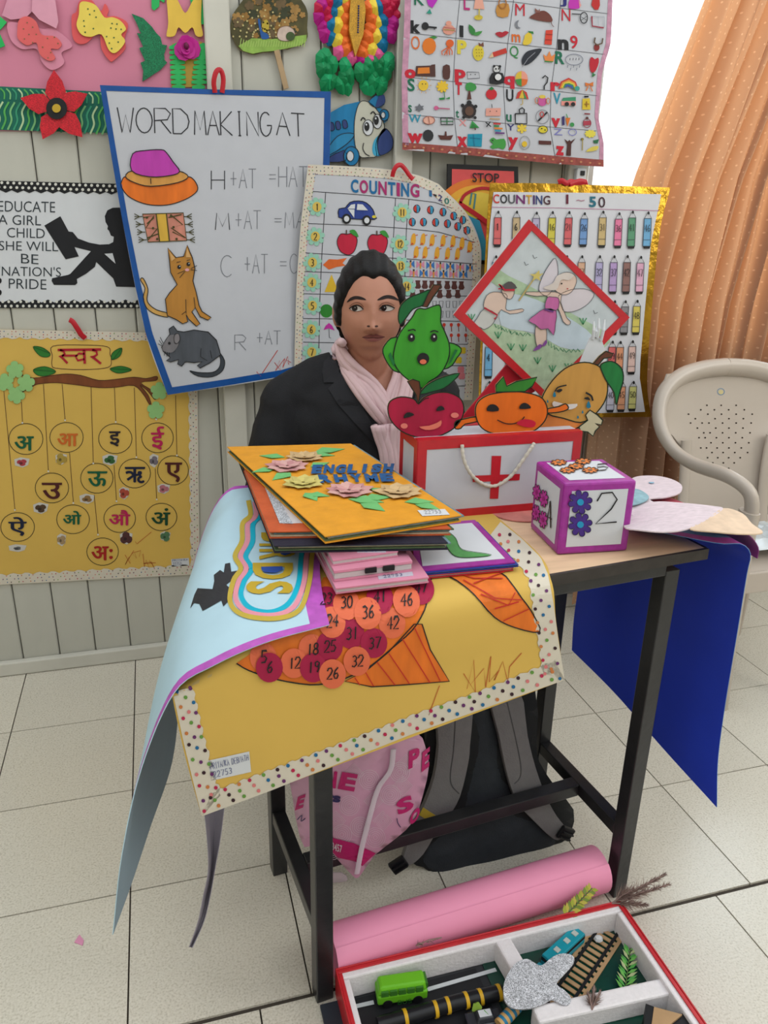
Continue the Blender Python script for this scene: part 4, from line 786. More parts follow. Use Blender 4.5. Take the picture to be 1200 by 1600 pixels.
pic('panda_picture', ('d', (548, 382), 20, 20, (230, 230, 232)), ('r', (548, 382), 20, 20, 1, K), ('d', (534, 366), 7, 7, K), ('d', (565, 368), 8, 8, K), ('d', (541, 382), 5, 5, K, 5), ('d', (556, 382), 5, 5, K, 5), ('p', [(520, 405), (580, 405), (585, 460), (508, 462)], K, 2), ('d', (552, 428), 18, 18, (230, 230, 232), 5))
pic('quarters_picture', ('d', (685, 435), 36, 44, (240, 160, 140)), ('p', [(650, 435), (685, 435), (685, 392), (660, 405)], (222, 190, 60), 0), ('p', [(685, 435), (685, 478), (712, 466), (720, 440)], (226, 110, 40)), ('p', [(650, 440), (685, 435), (685, 478), (660, 466)], (60, 150, 70)))
pic('question_picture', ('l', [(800, 432), (815, 418), (830, 430), (826, 455), (810, 475), (810, 495)], 2, K))
pic('rainbow_picture', *[('l', [(893 + i * 8, 490 - i * 2), (905 + i * 7, 455 + i * 4), (945, 435 + i * 10), (980 - i * 5, 455 + i * 6), (995 - i * 8, 500 - i * 3)], 3.0, c_) for i, c_ in enumerate(((206, 50, 50), (230, 150, 60), (230, 210, 70), (70, 150, 90), (60, 90, 170)))], ('d', (988, 490), 14, 14, (60, 160, 150), 5))
pic('bow_picture', ('p', [(1036, 455), (1058, 462), (1082, 452), (1080, 478), (1060, 470), (1038, 478)], (222, 120, 50)), ('l', [(1052, 475), (1040, 502)], 1.6, (222, 120, 50)), ('l', [(1062, 475), (1075, 505)], 1.6, (222, 120, 50)))
pic('sun_picture', ('d', (145, 472), 28, 30, (240, 200, 60)), *[('l', [(145 + 34 * math.cos(a), 472 + 36 * math.sin(a)), (145 + 44 * math.cos(a), 472 + 46 * math.sin(a))], .9, (220, 160, 60)) for a in [i * .63 for i in range(10)]], ('d', (135, 466), 3, 4, K, 5), ('d', (153, 466), 3, 4, K, 5))
pic('sunflower_picture', ('p', [(x / .28333 - 620 / .28333, y / .28333) for x, y in flower(620 + 250 * .2833, 478 * .2833, 9.5, 9, .4)], (238, 196, 50)), ('l', [(258, 505), (262, 545)], 1.2, (40, 130, 60)), ('p', [(230, 542), (258, 538), (262, 550), (235, 552)], (40, 140, 70)), ('p', [(265, 545), (290, 535), (290, 548)], (40, 140, 70)))
pic('tree_picture', ('p', [(380, 465), (405, 455), (432, 468), (436, 490), (410, 505), (380, 495)], (60, 150, 70), 3), ('p', [(395, 500), (402, 500), (410, 548), (385, 550)], BRN))
pic('tomato_picture', ('d', (520, 520), 31, 30, (206, 36, 50)), ('p', [(505, 492), (520, 478), (535, 490), (520, 500)], (40, 120, 60)))
pic('umbrella_picture', ('p', [(655, 545), (665, 510), (690, 495), (715, 510), (725, 548), (690, 540)], (206, 60, 50), 0), ('p', [(672, 542), (690, 495), (700, 542)], (230, 190, 60)), ('p', [(700, 542), (692, 495), (714, 545)], (60, 150, 80)), ('l', [(690, 540), (690, 575), (678, 580)], 1.3, (200, 170, 60)))
pic('urn_picture', ('d', (800, 560), 26, 26, (206, 90, 160)), ('d', (800, 534), 18, 10, (230, 200, 80)), ('r', (768, 555), 9, 16, 1.2, (206, 120, 60)), ('r', (830, 558), 9, 16, 1.2, (206, 120, 60)))
pic('van_picture', ('p', [(915, 540), (985, 535), (985, 558), (908, 558)], (60, 150, 110)), ('p', [(905, 558), (985, 558), (985, 582), (905, 582)], (236, 150, 140)), ('d', (934, 575), 12, 12, K, 4), ('d', (968, 576), 12, 12, K, 4))
pic('medicine_picture', ('p', [(1022, 545), (1062, 542), (1066, 605), (1020, 605)], (226, 196, 50)), ('l', [(1030, 534), (1054, 534)], 2.6, K), ('l', [(1043, 560), (1043, 590)], 1.5, (160, 110, 40)), ('l', [(1030, 575), (1056, 575)], 1.5, (160, 110, 40)))
pic('turtle_picture', ('d', (397, 612), 40, 42, (50, 42, 44)), ('d', (397, 614), 24, 26, (100, 70, 56), 4), ('d', (397, 568), 14, 14, K), ('d', (360, 582), 10, 10, K), ('d', (432, 588), 10, 10, K), ('d', (366, 648), 9, 9, K), ('d', (428, 650), 9, 9, K))
pic('television_picture', ('p', [(490, 598), (572, 596), (570, 640), (488, 640)], (236, 166, 150)), ('l', [(510, 655), (566, 658)], 1.8, (200, 160, 110)), ('l', [(520, 575), (522, 596)], 1, K), ('d', (510, 615), 3, 3, K, 5), ('d', (545, 615), 3, 3, K, 5))
pic('lock_picture', ('l', [(650, 628), (714, 626), (714, 684), (652, 682), (650, 628)], 2, K), ('l', [(675, 625), (672, 605), (688, 595), (700, 605), (698, 625)], 2, K))
pic('forbidden_picture', ('r', (800, 645), 36, 38, .9, (120, 120, 128)), ('l', [(776, 668), (826, 620)], 2.6, K), ('r', (796, 632), 10, 14, 1.6, (190, 60, 60)))
pic('vegetables_picture', ('p', [(908, 645), (922, 640), (924, 690), (910, 692)], (60, 50, 110)), ('p', [(928, 650), (955, 650), (938, 700)], (226, 120, 40)), ('d', (964, 688), 12, 12, (60, 150, 80)), ('l', [(938, 652), (930, 630)], 1.4, (60, 150, 80)))
pic('vase_picture', ('r', (1046, 680), 22, 24, 1, (150, 50, 70)), ('p', [(1028, 668), (1066, 665), (1068, 690), (1028, 692)], (180, 60, 80)), ('l', [(1030, 628), (1062, 630)], 2, (140, 40, 50)), ('d', (1046, 652), 8, 8, BRN))
pic('hexagram_picture', ('p', [(122, 572), (148, 605), (100, 610)], (110, 112, 120)), ('p', [(122, 618), (148, 584), (98, 588)], (110, 112, 120)))
pic('spoon_picture', ('d', (216, 596), 13, 12, (214, 100, 150)), ('l', [(225, 597), (290, 602)], 1.6, (190, 80, 120)))
pic('walnut_picture', ('d', (175, 664), 32, 22, (238, 180, 160)), ('r', (175, 664), 32, 22, .9, (160, 90, 80)), ('l', [(172, 645), (178, 684)], .9, (160, 90, 80)))
pic('window_picture', ('l', [(240, 650), (308, 650), (308, 688), (242, 688), (240, 650)], 1.6, K), ('l', [(274, 650), (274, 688)], 1.6, (60, 120, 80)), ('l', [(240, 670), (308, 670)], 1.6, (60, 120, 80)))
pic('pine_picture', ('p', [(414, 666), (454, 705), (400, 706)], (60, 160, 80)), ('p', [(416, 682), (448, 705), (404, 708)], (40, 130, 60)), ('l', [(428, 706), (430, 718)], 2, BRN))
pic('books_picture', *[('l', [(530 + i * 2, 682 + i * 13), (570 + i * 5 - (i % 2) * 14, 684 + i * 13)], 2.6, c_) for i, c_ in enumerate(((200, 60, 60), (60, 140, 80), (226, 140, 60), (60, 150, 180), (110, 60, 130)))], ('l', [(485, 675), (515, 700)], 1.6, K), ('l', [(512, 672), (490, 700)], 1.6, K))
pic('yellow_star_picture', ('p', [(x / .28333 - 620 / .28333, y / .28333) for x, y in flower(620 + 688 * .2833, 708 * .2833, 8, 6, .6)], (236, 206, 70)))
pic('yellow_disc_picture', ('d', (803, 715), 26, 20, (232, 214, 60)), ('r', (803, 715), 26, 20, .8, K), ('d', (795, 710), 4, 4, K, 5), ('d', (812, 718), 4, 4, K, 5))
pic('oval_picture', ('r', (966, 730), 22, 17, 1, (120, 120, 200)))
pic('daisy_picture', ('p', [(x / .28333 - 620 / .28333, y / .28333) for x, y in flower(620 + 1065 * .2833, 738 * .2833, 9, 9, .3, 0, .7)], (236, 220, 80)), ('p', [(1080, 775), (1112, 768), (1105, 792), (1085, 790)], (40, 110, 70)))
pic('black_disc_picture', ('d', (171, 748), 30, 33, (44, 46, 50)))
pic('boat_picture', ('p', [(225, 745), (262, 748), (264, 725), (272, 725), (274, 750), (310, 745), (296, 772), (240, 770)], (92, 46, 40)))
pic('blue_square_picture', ('p', [(390, 740), (470, 738), (466, 810), (388, 806)], (20, 150, 180)), ('l', [(400, 760), (460, 765)], .8, (30, 110, 150)), ('l', [(420, 742), (425, 806)], .8, (30, 110, 150)))
pic('frog_picture', ('p', [(510, 775), (530, 758), (548, 770), (590, 765), (600, 800), (585, 825), (560, 815), (530, 822), (512, 808), (530, 795)], (70, 160, 70), 2), ('d', (525, 775), 4, 4, K, 5))
pic('egg_picture', ('r', (703, 788), 28, 36, 1, (150, 150, 150)), ('d', (702, 795), 15, 16, (236, 196, 50)))
pic('log_picture', ('p', [(780, 775), (850, 778), (850, 798), (782, 796)], (92, 44, 40)))
pic('stump_picture', ('p', [(920, 765), (940, 780), (950, 772), (958, 780), (985, 762), (960, 795), (958, 860), (932, 858), (938, 798)], (80, 40, 36)))
pic('broom_picture', ('l', [(1022, 765), (1020, 830)], 1.4, (170, 150, 60)), ('d', (1020, 768), 9, 7, (120, 110, 40)), ('p', [(1040, 835), (1070, 812), (1108, 805), (1100, 828), (1060, 836)], (226, 206, 90), 2))
# ---- STOP poster
k8 = crop(690, 240, .30833)
sp_ = thing('stop_poster', 'small black framed poster headed STOP in orange and yellow', 'poster', tuple(ay(755, 390, -.02)))
card('frame', k8([(30, 52), (388, 66), (395, 560), (25, 560)]), wp(-.036), .006, BLACK, parent=sp_)
S = wp(-.0362); d = Dec(S)
d.poly(k8([(52, 78), (366, 90), (372, 540), (46, 540)]), M((236, 90, 90), .5, .1), 1)
for r, c_ in ((205, (240, 130, 50)), (170, (246, 180, 60)), (135, (238, 206, 80))): d.poly(k8([(180 + r * 1.1 * math.cos(a), 330 - r * math.sin(a)) for a in [math.pi * i / 20 for i in range(21)]]), M(c_, .5, .08), 2 + (205 - r) // 30)
d.line(k8([(90, 250), (120, 205), (200, 175), (300, 190)]), 5, M((190, 40, 50)), 6, sm=4); d.line(k8([(85, 250), (190, 320), (280, 390)]), 7, M((206, 40, 50)), 6); d.poly(k8([(115, 305), (190, 340), (250, 540), (60, 540)]), M((60, 160, 196)), 5); d.line(k8([(140, 260), (150, 200), (170, 205), (160, 280)]), 2.4, M((70, 140, 150)), 6)
d.text('STOP', *k8([(152, 145), (288, 148), (152, 98)]), INK, 7, .01)
d.build('poster_print', sp_)
# ---- COUNTING 1-20
k7 = crop(460, 250, .25)
c2 = thing('counting_chart', 'counting chart to twenty with dotted border, behind the seated person', 'chart', tuple(ay(610, 625, -.07)))
o = wsheet('paper', c2, k7([(85, 28), (350, 40), (600, 60), (780, 98), (900, 150)]), [p + ((e,) if e else ()) for p, e in zip(k7([(900, 150), (1075, 330), (1160, 520), (1165, 700), (1135, 1100), (1110, 1500)]), (.02, .02, .012, .004, 0, 0))], k7([(-5, 1500), (400, 1500), (800, 1500), (1110, 1500)]), k7([(85, 28), (40, 400), (12, 800), (0, 1250), (-5, 1500)]), -.072, CH, M((196, 190, 180)), bulge=lambda u, v: Vector((0, -.012 * math.sin(math.pi * u) * (.3 + .7 * v), 0)))
S = Surf([o], seg=26); d = Dec(S)
band(d, k7([(85, 28), (350, 40), (600, 60), (780, 98), (900, 150)]), k7([(95, 88), (340, 98), (580, 115), (745, 145), (850, 195)]), 0, CREAM, 8, .85, 1)
band(d, k7([(85, 28), (40, 400), (12, 800), (0, 1250), (-5, 1500)]), k7([(130, 88), (85, 400), (58, 800), (45, 1250), (40, 1500)]), 0, CREAM, 8, .85, 1)
band(d, k7([(900, 150), (1075, 330), (1160, 520), (1165, 700), (1135, 1100), (1110, 1500)]), k7([(850, 200), (1030, 370), (1112, 530), (1115, 700), (1085, 1100), (1060, 1500)]), 0, CREAM, 8, .85, 1)
d.build('dotted_border', c2)
d = Dec(S); CBl = M((20, 110, 166), .6, .1); CMg = M((176, 40, 110), .6, .1)
for i, ch in enumerate('COUNTING'):
    xs = [350, 405, 466, 522, 582, 636, 664, 722, 786]; x0, x1 = xs[i] + 2, xs[i + 1] - 6; yb = 203 + (x0 - 350) * .075; d = Dec(S); d.text(ch, *k7([(x0, yb), (x1, yb + 4), (x0, yb - 84)]), CMg if i % 2 else CBl, 2, .03); d.build('title_letter', c2)
for ch, x0, x1, yb, c_ in (('1', 842, 858, 226, CBl), ('-', 870, 888, 226, INK), ('2', 898, 922, 254, M((60, 50, 120))), ('0', 936, 966, 274, M((50, 130, 120)))): d = Dec(S); d.text(ch, *k7([(x0, yb if ch != '-' else yb - 2), (x1, yb + 4), (x0, yb - 38 if ch != '-' else yb - 14)]), c_, 2, .02); d.build('title_letter', c2)
d = Dec(S); LK = M((60, 60, 66), .6, 0)
for P in ([(90, 195), (380, 215), (715, 245), (880, 265), (985, 302)], [(78, 397), (400, 408), (700, 428), (900, 450), (1130, 515)], [(60, 580), (400, 600), (700, 618), (1140, 650)], [(60, 697), (300, 705), (700, 728), (1130, 750)], [(55, 835), (300, 842), (700, 850), (1120, 850)], [(48, 990), (300, 993), (700, 1000), (1110, 1010)], [(55, 1138), (400, 1145), (1100, 1152)], [(50, 1285), (500, 1285), (1090, 1285)], [(45, 1410), (1090, 1412)], [(195, 202), (172, 580), (160, 850), (150, 1300)], [(632, 238), (618, 500), (600, 1000)], [(715, 245), (700, 430), (690, 750), (685, 1300)]): d.line(k7(P), 1.0, LK, 1)
d.build('ruled_lines', c2)
for (x_, y_), n_ in (((140, 293), '1'), ((130, 478), '2'), ((112, 640), '3'), ((108, 765), '4'), ((112, 910), '5'), ((105, 1058), '6'), ((108, 1200), '7'), ((672, 328), '11'), ((656, 525), '12'), ((662, 662), '13'), ((700, 790), '14')):
    d = Dec(S); p = k7([(x_, y_)])[0]; d.poly(flower(*p, 15, 8, .35, .2), M((160, 214, 190), .7, .06), 2); d.disc(*p, 7.2, 8, M((228, 196, 96)), 3, 12)
    w_ = 4.5 if len(n_) == 1 else 8; d.hand(n_, (p[0] - w_ / 2, p[1] + 5.5), (p[0] + w_ / 2, p[1] + 5.5), (p[0] - w_ / 2, p[1] - 5), 1.3, INK, 4, .15); d.build('number_flower', c2)
d = Dec(S); CB_ = crayon((44, 68, 150))
d.out(k7([(275, 345), (278, 305), (318, 298), (345, 265), (400, 255), (450, 268), (490, 310), (502, 350), (500, 372), (300, 365)]), CB_, 1.2, layer=1, sm=2)
d.poly(k7([(330, 305), (352, 280), (378, 275), (376, 305)]), WHITE, 3); d.poly(k7([(388, 312), (392, 275), (425, 278), (458, 315)]), WHITE, 3)
d.poly(k7([(334, 308), (374, 310), (372, 362), (350, 330)]), WHITE, 3); d.disc(*k7([(496, 355)])[0], 3.5, 2.4, cYe, 4, 8)
for x_, y_ in ((324, 368), (450, 378)): p = k7([(x_, y_)])[0]; d.disc(*p, 7, 8, INK, 4); d.disc(*p, 4, 4.6, WHITE, 5)
d.build('car_drawing', c2)
for x_, y_ in ((328, 525), (518, 530)):
    d = Dec(S); d.out(k7([(x_, y_ - 62), (x_ + 38, y_ - 64), (x_ + 64, y_ - 25), (x_ + 48, y_ + 40), (x_ + 20, y_ + 66), (x_ - 10, y_ + 64), (x_ - 45, y_ + 40), (x_ - 62, y_ - 15), (x_ - 40, y_ - 62)]), crayon((206, 30, 64)), 1, layer=1, sm=4); d.poly(k7([(x_ + 14, y_ - 82), (x_ + 48, y_ - 88), (x_ + 72, y_ - 45), (x_ + 40, y_ - 55)]), crayon((60, 150, 60)), 3, 3); d.line(k7([(x_ - 4, y_ - 88), (x_ - 4, y_ - 58)]), 2, M((90, 60, 50)), 3); d.build('apple_drawing', c2)
d = Dec(S); d.poly(k7([(178, 655), (215, 620), (270, 622), (328, 612), (300, 645), (320, 660), (265, 668), (215, 685)]), crayon((232, 110, 44)), 1); d.build('fish_drawing', c2)
d = Dec(S); d.poly(k7([(232, 715), (188, 825), (275, 825)]), crayon((232, 190, 50)), 1); d.build('triangle_drawing', c2)
d = Dec(S); d.disc(*k7([(200, 943)])[0], 10, 10.5, crayon((50, 140, 50)), 1); d.build('green_dot_drawing', c2)
for x_ in (216, 300): d = Dec(S); d.poly(k7([(x_ - 34, 1062), (x_ - 20, 1035), (x_, 1018), (x_ + 20, 1035), (x_ + 36, 1066), (x_, 1052)]), crayon((206, 50, 170)), 1); d.line(k7([(x_, 1055), (x_ + 2, 1110), (x_ + 12, 1112)]), .9, GRY, 1); d.build('umbrella_drawing', c2)
for x_, y_ in ((765, 305), (850, 312), (928, 325), (995, 350), (1052, 375), (736, 388), (806, 388), (882, 390), (956, 398), (1020, 415), (1078, 440)):
    d = Dec(S); p = k7([(x_, y_)])[0]; d.disc(*p, 5.6, 6.8, M((34, 34, 44)), 1, 12); d.poly([(p[0] - 1, p[1] - 6), (p[0] + 4, p[1] - 4), (p[0] + 3, p[1] + 5), (p[0], p[1] + 6)], M((60, 150, 190)), 2); d.poly([(p[0] - 5, p[1] - 2), (p[0] - 1, p[1] - 6), (p[0] - 1, p[1] + 6), (p[0] - 5, p[1] + 2)], M((206, 60, 50)), 2); d.build('ball_drawing', c2)
for x_, y_ in ((742, 500), (802, 500), (860, 505), (928, 508), (990, 512), (1046, 525), (1095, 545), (760, 580), (816, 582), (890, 585), (956, 588), (1018, 590)):
    d = Dec(S); p = k7([(x_, y_)])[0]; d.poly([(p[0] - 4, p[1] + 6), (p[0] - 2, p[1] - 8), (p[0] + 3, p[1] - 10), (p[0] + 4, p[1] + 2), (p[0] + 1, p[1] + 8)], M((236, 170, 50)), 1, 2); d.poly([(p[0] - 5, p[1] + 9), (p[0] - 2, p[1] + 4), (p[0] + 1, p[1] + 6)], M((206, 80, 40)), 2); d.line([(p[0] + 3, p[1] - 7), (p[0] + 7, p[1] - 8)], 1.2, M((206, 80, 40)), 2); d.build('duck_drawing', c2)
for i in range(13):
    x_, y_ = (725 + i * 62, 650 + i * 4) if i < 7 else (745 + (i - 7) * 62, 706 + (i - 7) * 2); d = Dec(S); p = k7([(x_, y_)])[0]
    for sx_ in (-1, 1): d.poly([(p[0], p[1]), (p[0] + sx_ * 6, p[1] - 6), (p[0] + sx_ * 6.5, p[1] + 6)], M((60, 120, 190) if (i + sx_) % 2 else (222, 140, 170)), 1)
    d.line([(p[0], p[1] - 6), (p[0], p[1] + 6)], 2.2, M((226, 150, 50)), 2); d.line([(p[0], p[1] - 6), (p[0], p[1] - 3)], 2.2, INK, 3); d.build('butterfly_drawing', c2)
for i in range(14):
    x_, y_ = (727 + i * 44 + (i > 4) * 8, 775 + i) if i < 8 else (740 + (i - 8) * 56, 835); d = Dec(S); p = k7([(x_, y_)])[0]; d.poly([(p[0] - 4, p[1] - 6), (p[0] + 4, p[1] - 6), (p[0] + 3, p[1] - 2), (p[0] + 5, p[1] + 4), (p[0] + 3, p[1] + 7), (p[0] - 3, p[1] + 7), (p[0] - 5, p[1] + 4), (p[0] - 3, p[1] - 2)], M((92, 50, 46)), 1); d.build('pot_drawing', c2)
for i in range(10):
    x_, y_ = 875 + (i % 5) * 42, 902 + (i // 5) * 62; d = Dec(S); d.line(k7([(x_ - 12, y_ - 20), (x_ + 12, y_ - 20), (x_ + 9, y_ + 20), (x_ - 9, y_ + 20)]), .9, GRY, 1, True); d.build('glass_drawing', c2)
for i in range(8):
    x_, y_ = 935 + (i % 4) * 45, 1030 + (i // 4) * 65; d = Dec(S); d.disc(*k7([(x_, y_)])[0], 2.6, 3, M((206, 60, 40)), 1, 8); d.line(k7([(x_, y_ + 5), (x_ + 2, y_ + 42)]), 1.3, M((140, 60, 50)), 1); d.build('match_drawing', c2)
for x_, y_, c_ in ((1050, 1190, (232, 200, 50)), (1025, 1250, (232, 200, 50)), (1040, 1310, (226, 130, 140)), (1045, 1350, (226, 130, 140))): d = Dec(S); d.poly(flower(*k7([(x_, y_)])[0], 6, 4, .3), M(c_), 1); d.build('fruit_drawing', c2)
ribbon('red_ribbon', 'red ribbon loop holding the dotted counting chart', k7([(612, 105), (620, 70), (640, 38), (665, 32), (690, 55), (718, 95), (742, 122)]), -.08, 6)
# ---- COUNTING 1-50
c3 = thing('pencil_chart', 'gold foil edged counting chart with numbered pencils up to fifty', 'chart', tuple(ay(900, 645, -.165)))
GOLD = M((196, 150, 50), .22, .35, 18, metal=.9, bump=.9, bsc=35)
ro = k8([(1160, 172), (1098, 400), (1052, 800), (1035, 1150), (1062, 1335)]); lo_ = k8([(245, 150), (222, 400), (192, 900), (185, 1300)])
o = wsheet('foil', c3, k8([(245, 150), (500, 150), (800, 160), (1160, 172)]), ro, k8([(185, 1300), (500, 1320), (800, 1335), (1062, 1335)]), lo_, -.165, GOLD, GOLD, bulge=lambda u, v: Vector((.0, -.012 * math.sin(math.pi * v), 0)))
S0 = Surf([o], seg=26); d = Dec(S0)
ti, bi = k8([(262, 195), (500, 196), (800, 200), (1112, 206)]), k8([(198, 1285), (500, 1300), (800, 1315), (1030, 1308)])
ri = k8([(1112, 206), (1060, 450), (1028, 800), (1000, 1120), (1030, 1308)]); li = k8([(262, 195), (240, 400), (210, 900), (198, 1285)])
d.poly([tuple(p.xy) for p in resamp([(*q, 0) for q in ti], 8)[:-1] + resamp([(*q, 0) for q in ri], 14)[:-1] + resamp([(*q, 0) for q in bi[::-1]], 8)[:-1] + resamp([(*q, 0) for q in li[::-1]], 14)[:-1]], M((222, 221, 226), .65, .02), 1.5)
d.build('paper', c3)
d = Dec(S0, .0016); cs = [(206, 60, 50), (40, 40, 44), (90, 90, 96), (120, 40, 110), (214, 160, 50), (80, 50, 110), (40, 60, 120), (80, 40, 50)]
xs = [258, 294, 334, 374, 424, 460, 474, 512, 552]
for i, ch in enumerate('COUNTING'): d.text(ch, *k8([(xs[i] + 1, 252 + i), (xs[i + 1] - 4, 253 + i), (xs[i] + 1, 206 + i)]), M(cs[i], .6, 0), 2, .015); d.build('title_letter', c3); d = Dec(S0, .0016)
d.text('1', *k8([(628, 256), (640, 256), (628, 208)]), M((110, 40, 60)), 2, .02); d.hand('~', *k8([(680, 250), (722, 250), (680, 226)]), 1.2, M((180, 120, 140)), 2); d.text('5', *k8([(745, 272), (780, 272), (745, 218)]), M((40, 110, 130)), 2, .03); d.text('0', *k8([(792, 274), (826, 274), (792, 220)]), M((70, 40, 50)), 2, .0)
d.line(k8([(250, 272), (600, 276), (1100, 290)]), .8, M((190, 110, 150)), 2)
d.build('title_lettering', c3)
HX_ = (281, 375, 475, 556, 640, 718, 812, 893, 961, 1040); HY_ = ((290, 470), (515, 705), (742, 915), (946, 1118), (1150, 1304)); HC_ = ((226, 110, 110), (120, 180, 222), (220, 206, 100), (150, 190, 140), (236, 170, 130))
SEEN = {'1', '6', '11', '16', '21', '26', '31', '36', '41', '46', '27', '32', '37', '42', '47', '43', '48', '44', '49', '4', '40', '45', '50'}
HID = tuple((HX_[c] - 11 * r, HY_[r][0], HY_[r][1], HC_[(c + r) % 5], str(c * 5 + r + 1)) for c in range(10) for r in range(5) if str(c * 5 + r + 1) not in SEEN)
for x_, y0, y1, c_, n_ in ((281, 290, 470, (226, 110, 110), '1'), (375, 290, 470, (206, 180, 140), '6'), (475, 295, 470, (190, 180, 210), '11'), (556, 292, 470, (220, 206, 80), '16'), (640, 292, 470, (226, 106, 110), '21'), (718, 298, 470, (120, 160, 214), '26'), (812, 290, 474, (214, 186, 130), '31'), (893, 298, 476, (240, 130, 170), '36'), (961, 290, 478, (100, 160, 124), '41'), (1040, 294, 478, (120, 180, 222), '46'), (705, 515, 705, (226, 180, 150), '27'), (795, 515, 705, (190, 180, 220), '32'), (868, 515, 708, (190, 160, 210), '37'), (935, 514, 708, (150, 110, 104), '42'), (1003, 518, 708, (236, 180, 206), '47'), (925, 742, 915, (150, 146, 150), '43'), (985, 740, 914, (226, 206, 100), '48'), (900, 948, 1118, (236, 160, 120), '44'), (962, 944, 1114, (236, 200, 190), '49'), (236, 945, 1135, (120, 184, 226), '4'), (855, 1150, 1306, (210, 206, 224), '40'), (910, 1150, 1304, (240, 170, 130), '45'), (966, 1150, 1300, (226, 222, 140), '50')) + HID:
    d = Dec(S0, .0016); h = y1 - y0; w_ = 19; sk = -6 if x_ > 500 else -3
    P = [(x_ + 2 - w_, y0 + h * .19), (x_ + w_, y0 + h * .19), (x_ + w_ + sk, y1 - 8), (x_ - w_ + sk, y1 - 8)]
    d.poly(k8(P), M(c_, .6, .1, 60), 2); d.line(k8([(P[0]), (x_ + 2, y0), P[1], P[2], P[3]]), .8, LK, 3, True); d.line(k8([P[0], P[1]]), .7, LK, 3); d.line(k8([(x_ - w_ + sk, y0 + h * .78), (x_ + w_ + sk, y0 + h * .78)]), .6, LK, 3)
    d.disc(*k8([(x_ + 2, y0 + 8)])[0], 1.8, 2.6, INK, 4, 8); d.poly(k8([(x_ - w_ + sk, y1 - 10), (x_ + w_ + sk, y1 - 10), (x_ + w_ * .8 + sk, y1 + 4), (x_ - w_ * .8 + sk, y1 + 4)]), INK, 3)
    q = k8([(x_ - 3, y0 + h * .55), (x_ - 3, y0 + h * .36)]); hw = 4.2 if len(n_) > 1 else 2; d.hand(n_, (q[0][0] - hw, q[0][1]), (q[0][0] + hw, q[0][1]), (q[1][0] - hw, q[1][1]), 1.5 if x_ < 400 else 1.0, INK, 4, .15)
    d.build('pencil_drawing', c3)
ribbon('red_ribbon', 'crumpled red ribbon bow on top of the gold edged chart', k8([(590, 145), (610, 138), (635, 150), (655, 142), (690, 150), (735, 148), (700, 140), (650, 155)]), -.167, 7)
# ================================================================== the desk and what lies on it
TA = math.radians(6); EX = Vector((math.cos(TA), math.sin(TA), 0)); EY = Vector((-math.sin(TA), math.cos(TA), 0)); TO = Vector((1.298, -1.188, 0)); TZ = .757
def tw(tx, ty, z): return TO + EX * tx + EY * ty + Vector((0, 0, z))
TR = Matrix.Rotation(TA, 3, 'Z')
STEEL = M((40, 40, 42), .32, .35, 14, spec=.5, bump=.15, bsc=60); WOOD = M((204, 172, 140), .45, .12, 10, st=(1, 6, 1), k=1.1); TRIM = M((64, 58, 54), .5, .3, 30)
dk = thing('school_desk', 'small wooden topped desk with a black square tube frame', 'desk', tuple(tw(-.37, .19, 0)))
MB().box(tw(-.37, .19, TZ - .008), (.736, .376, .016), WOOD, TA).build('desktop', dk, bevel=.002)
for tx, ty, sx, sy in ((-.37, .001, .742, .006), (-.37, .379, .742, .006), (-.741, .19, .006, .37), (-.001, .19, .006, .37)): MB().box(tw(tx, ty, TZ - .0095), (sx, sy, .019), TRIM, TA).build('edge_band', dk)
for tx, ty in ((-.67, .03), (-.67, .325), (-.052, .03), (-.052, .325)): MB().box(tw(tx, ty, .359), (.03, .03, .718), STEEL, TA).build('leg', dk, bevel=.002)
for tx, ty, sx, sy in ((-.361, .03, .588, .03), (-.361, .325, .588, .03), (-.67, .1775, .03, .265), (-.052, .1775, .03, .265)): MB().box(tw(tx, ty, .724), (sx, sy, .028), STEEL, TA).build('top_rail', dk, bevel=.002)
for tx in (-.67, -.052): MB().box(tw(tx, .1775, .15), (.026, .265, .028), STEEL, TA).build('side_rail', dk, bevel=.002)
MB().box(tw(-.361, .175, .15), (.592, .028, .028), STEEL, TA).build('cross_bar', dk, bevel=.002)
# ---- yellow fish chart hanging over the front edge
fc = thing('fish_chart', 'yellow number fish chart with dotted border hanging over desk front', 'chart', tuple(tw(-.57, -.03, .5)))
n_ = 9; rows = []
for a in range(n_):
    u = a / (n_ - 1); zb = .496 + .087 * u; e = lambda l, r: l + (r - l) * u
    zc = lambda tx: lerp_tab([(-.95, .64), (-.88, .690), (-.83, .718), (-.77, .742), (-.748, .760), (0, .7605)], tx)
    tz = lambda tx, ty, z: tw(tx, ty, min(z, zc(tx)))
    rows.append([tz(e(-.74, -.262), .30, .7605), tz(e(-.75, -.27), .2, .7605), tz(e(-.79, -.283), .09, .7605), tz(e(-.83, -.298), .03, .7605), tz(e(-.86, -.314), -.004, .7585), tz(e(-.880, -.318), -.024, .742), tz(e(-.882, -.314), -.030, .70), tz(e(-.873, -.30), -.030, e(.60, .645)), tz(e(-.858, -.284), -.030, zb)])
G = loft(rows, 44, 30)     # u along the depth of the sheet, rows left to right
o = MB().grid(G, YEL, M((206, 176, 110)), .0012).build('paper', fc, smooth=1)
S = Surf([o], seg=14); d = Dec(S)
def bandv(d, A, B, sc, dots, r): band(d, A, B, 0, CREAM, dots, r, 1, sc)
bandv(d, [(270, 1082), (288, 1165), (315, 1275)], [(298, 1075), (316, 1155), (342, 1245)], .18, 22, 3.1)
bandv(d, [(315, 1275), (420, 1236), (520, 1196), (640, 1148), (760, 1105), (882, 1062)], [(330, 1240), (420, 1206), (520, 1168), (640, 1121), (755, 1080), (868, 1034)], .16, 22, 3.1)
